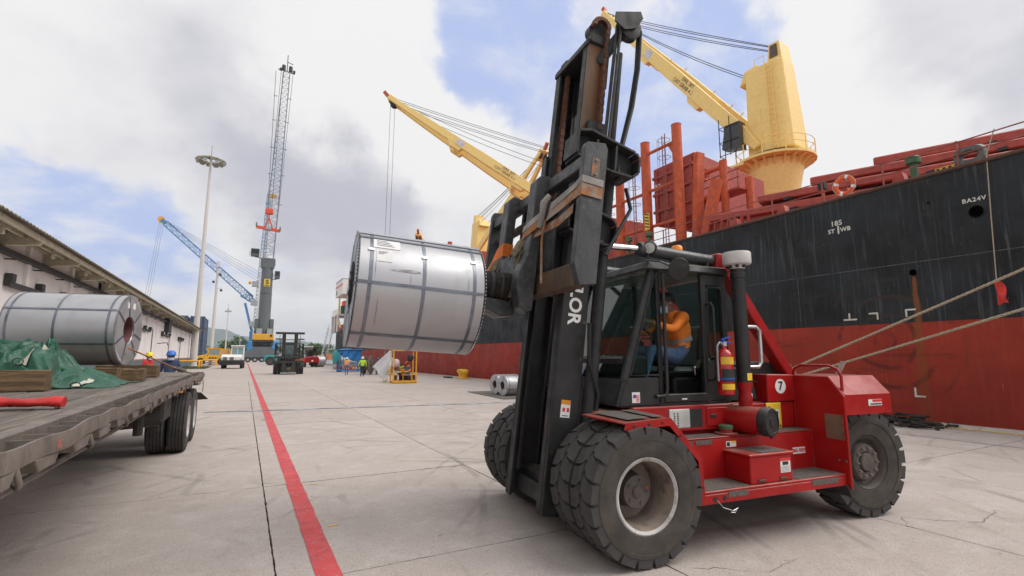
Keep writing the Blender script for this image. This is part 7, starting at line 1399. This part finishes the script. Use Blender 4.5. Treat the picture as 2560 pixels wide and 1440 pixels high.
# big white sheet and plastic film hung from the cage
ws=thing('dust_sheet','big white sheet slung from the yellow cage down to the ground','sheet',(0,0,0))
M_sheet=mat('white_sheet',(.66,.65,.66),.8,var=.05,bump=.3,bscale=3)
def sh(u,v):
    a=Vector((8.35,37.5,1.05)); b_=Vector((9.3,36.4,2.25)); c=Vector((8.9,36.2,.15)); d=Vector((9.35,35.4,1.6))
    p=a.lerp(b_,u).lerp(c.lerp(d,u),v); return p+Vector((.08*sin(7*v),.1*sin(5*u),-.12*sin(PI*u)*sin(PI*v)))
MB().grid(lambda u,v:tuple(sh(u,v)),16,12).build('sheet',M_sheet,ws,smooth=180).modifiers.new('s','SOLIDIFY').thickness=.01
MB().grid(lambda u,v:(8.75+.42*u+.25*v*(1-u)*-1+.04*sin(11*v+3*u),35.1-.35*(1-u)+.08*sin(9*u),1.75*u**.8*(1-.1*v)+.02+.06*abs(sin(8*v))),14,12).build('film',mat('plastic_film',(.50,.49,.42),.35,var=.1,bump=.5,bscale=6),ws,smooth=180).modifiers.new('s','SOLIDIFY').thickness=.01
tag(MB().lathe([(0,0),(.24,.03),(.30,.2),(.26,.45),(.14,.58),(0,.6)],(9.55,35.5,1.05),(0,0,1),14).build('plastic_bag',mat('bag_pinkish',(.55,.42,.42),.4,bump=.6,bscale=10),smooth=60),'pinkish plastic bag hanging inside the yellow cage','bag')
tag(MB().lathe([(0,0),(.16,.05),(.24,.25),(.2,.45),(0,.55)],(10.3,34.5,1.45),(0,0,1),12).build('backpack',M_black,smooth=60),'black backpack hung at the top right of the yellow cage','backpack')
tag(MB().box(15.2,15.7,40,41.2,.0,.12).build('rope_pile',M_dark,bevel=.05),'low dark coil of line beside the yellow bollard','rope')
# ---------------------------------------------------------------- trees beyond the yard
M_bark=mat('bark',(.10,.075,.055),.9); M_leaf=mat('leaf_green',(.055,.095,.03),.8,var=.4,scale=.4,c2=(.085,.125,.04),cov=.4,wscale=.5)
def tree(x,y,h,rx,rz_,label,seed,n=1500,palm=False):
    random.seed(seed); t=thing('tree' if not palm else 'palm_tree',label,'tree',(x,y,0),0,'trees beyond the yard')
    b=MB(); b.tube([(0,0,0),(.1,0,h*.35),(.0,.1,h*.65)],[h*.04,h*.03,h*.018],7); 
    if not palm:
        for k in range(6): a=k*1.05; b.tube([(0.05,0,h*(.3+.05*k)),(rx*.3*cos(a),rx*.3*sin(a),h*.62),(rx*.62*cos(a),rx*.62*sin(a),h*.78)],[h*.016,h*.01,h*.004],5)
    b.build('trunk',M_bark,t,smooth=60); c=MB()
    if palm:
        for k in range(16):
            a=k*2.4; l=h*.32
            for i in range(7):
                f=i/7; p=Vector((cos(a)*l*f,sin(a)*l*f,h*.68+l*.35*f-l*.75*f*f)); q=p+Vector((cos(a)*.5,sin(a)*.5,-.25)); s=Vector((-sin(a),cos(a),0))*.5*(1-f*.6); c.add([p-s-Vector((0,0,.3)),p,p+s-Vector((0,0,.3)),q],[(0,1,3),(1,2,3)])
    else:
        cl=[(random.gauss(0,.45)*rx,random.gauss(0,.45)*rx,h*.72+random.gauss(0,.5)*rz_) for _ in range(26)]
        for _ in range(n):
            cx,cy,cz=random.choice(cl); p=Vector((cx+random.gauss(0,rx*.17),cy+random.gauss(0,rx*.17),cz+random.gauss(0,rz_*.17))); s=random.uniform(.18,.5); u=Vector((random.gauss(0,1),random.gauss(0,1),random.gauss(0,1))).normalized(); w=u.orthogonal().normalized()
            c.add([p-u*s,p+w*s*.6,p+u*s,p-w*s*.6],[(0,1,2,3)])
    c.build('crown',M_leaf,t); return t
tree(-4.0,228,8.6,5.0,2.4,'broad green tree behind the white tractor',1,2600); tree(1.0,236,7.6,3.4,1.8,'smaller green tree to the right of the broad tree behind the tractor',2); tree(-11,250,8.0,2,1,'palm tree beyond the dark shed roof, nearer to the broad tree',3,palm=True); tree(-15.2,252,9.0,2,1,'palm tree beyond the dark shed roof, nearer to the containers',4,palm=True)
tree(19.5,170,5.2,4.2,1.6,'low scrubby tree behind the gangway',5,1500); tree(27,225,5.5,5,1.6,'bushy tree in front of the far orange boxes',6,1500); tree(14,215,6,3,1.6,'small tree behind the dark forklift',7,1000)
# ---------------------------------------------------------------- air
hz_=MB().box(-3400,3400,-400,4600,-4,210).build('haze',None); hz_['kind']='stuff'
hm_=bpy.data.materials.new('haze_air'); hm_.use_nodes=True; nt=hm_.node_tree; nt.nodes.clear(); ou=nt.nodes.new('ShaderNodeOutputMaterial'); pv=nt.nodes.new('ShaderNodeVolumePrincipled')
pv.inputs['Color'].default_value=(.80,.86,.95,1); pv.inputs['Density'].default_value=.00022; pv.inputs['Anisotropy'].default_value=.2; nt.links.new(pv.outputs[0],ou.inputs['Volume']); hz_.data.materials.append(hm_)
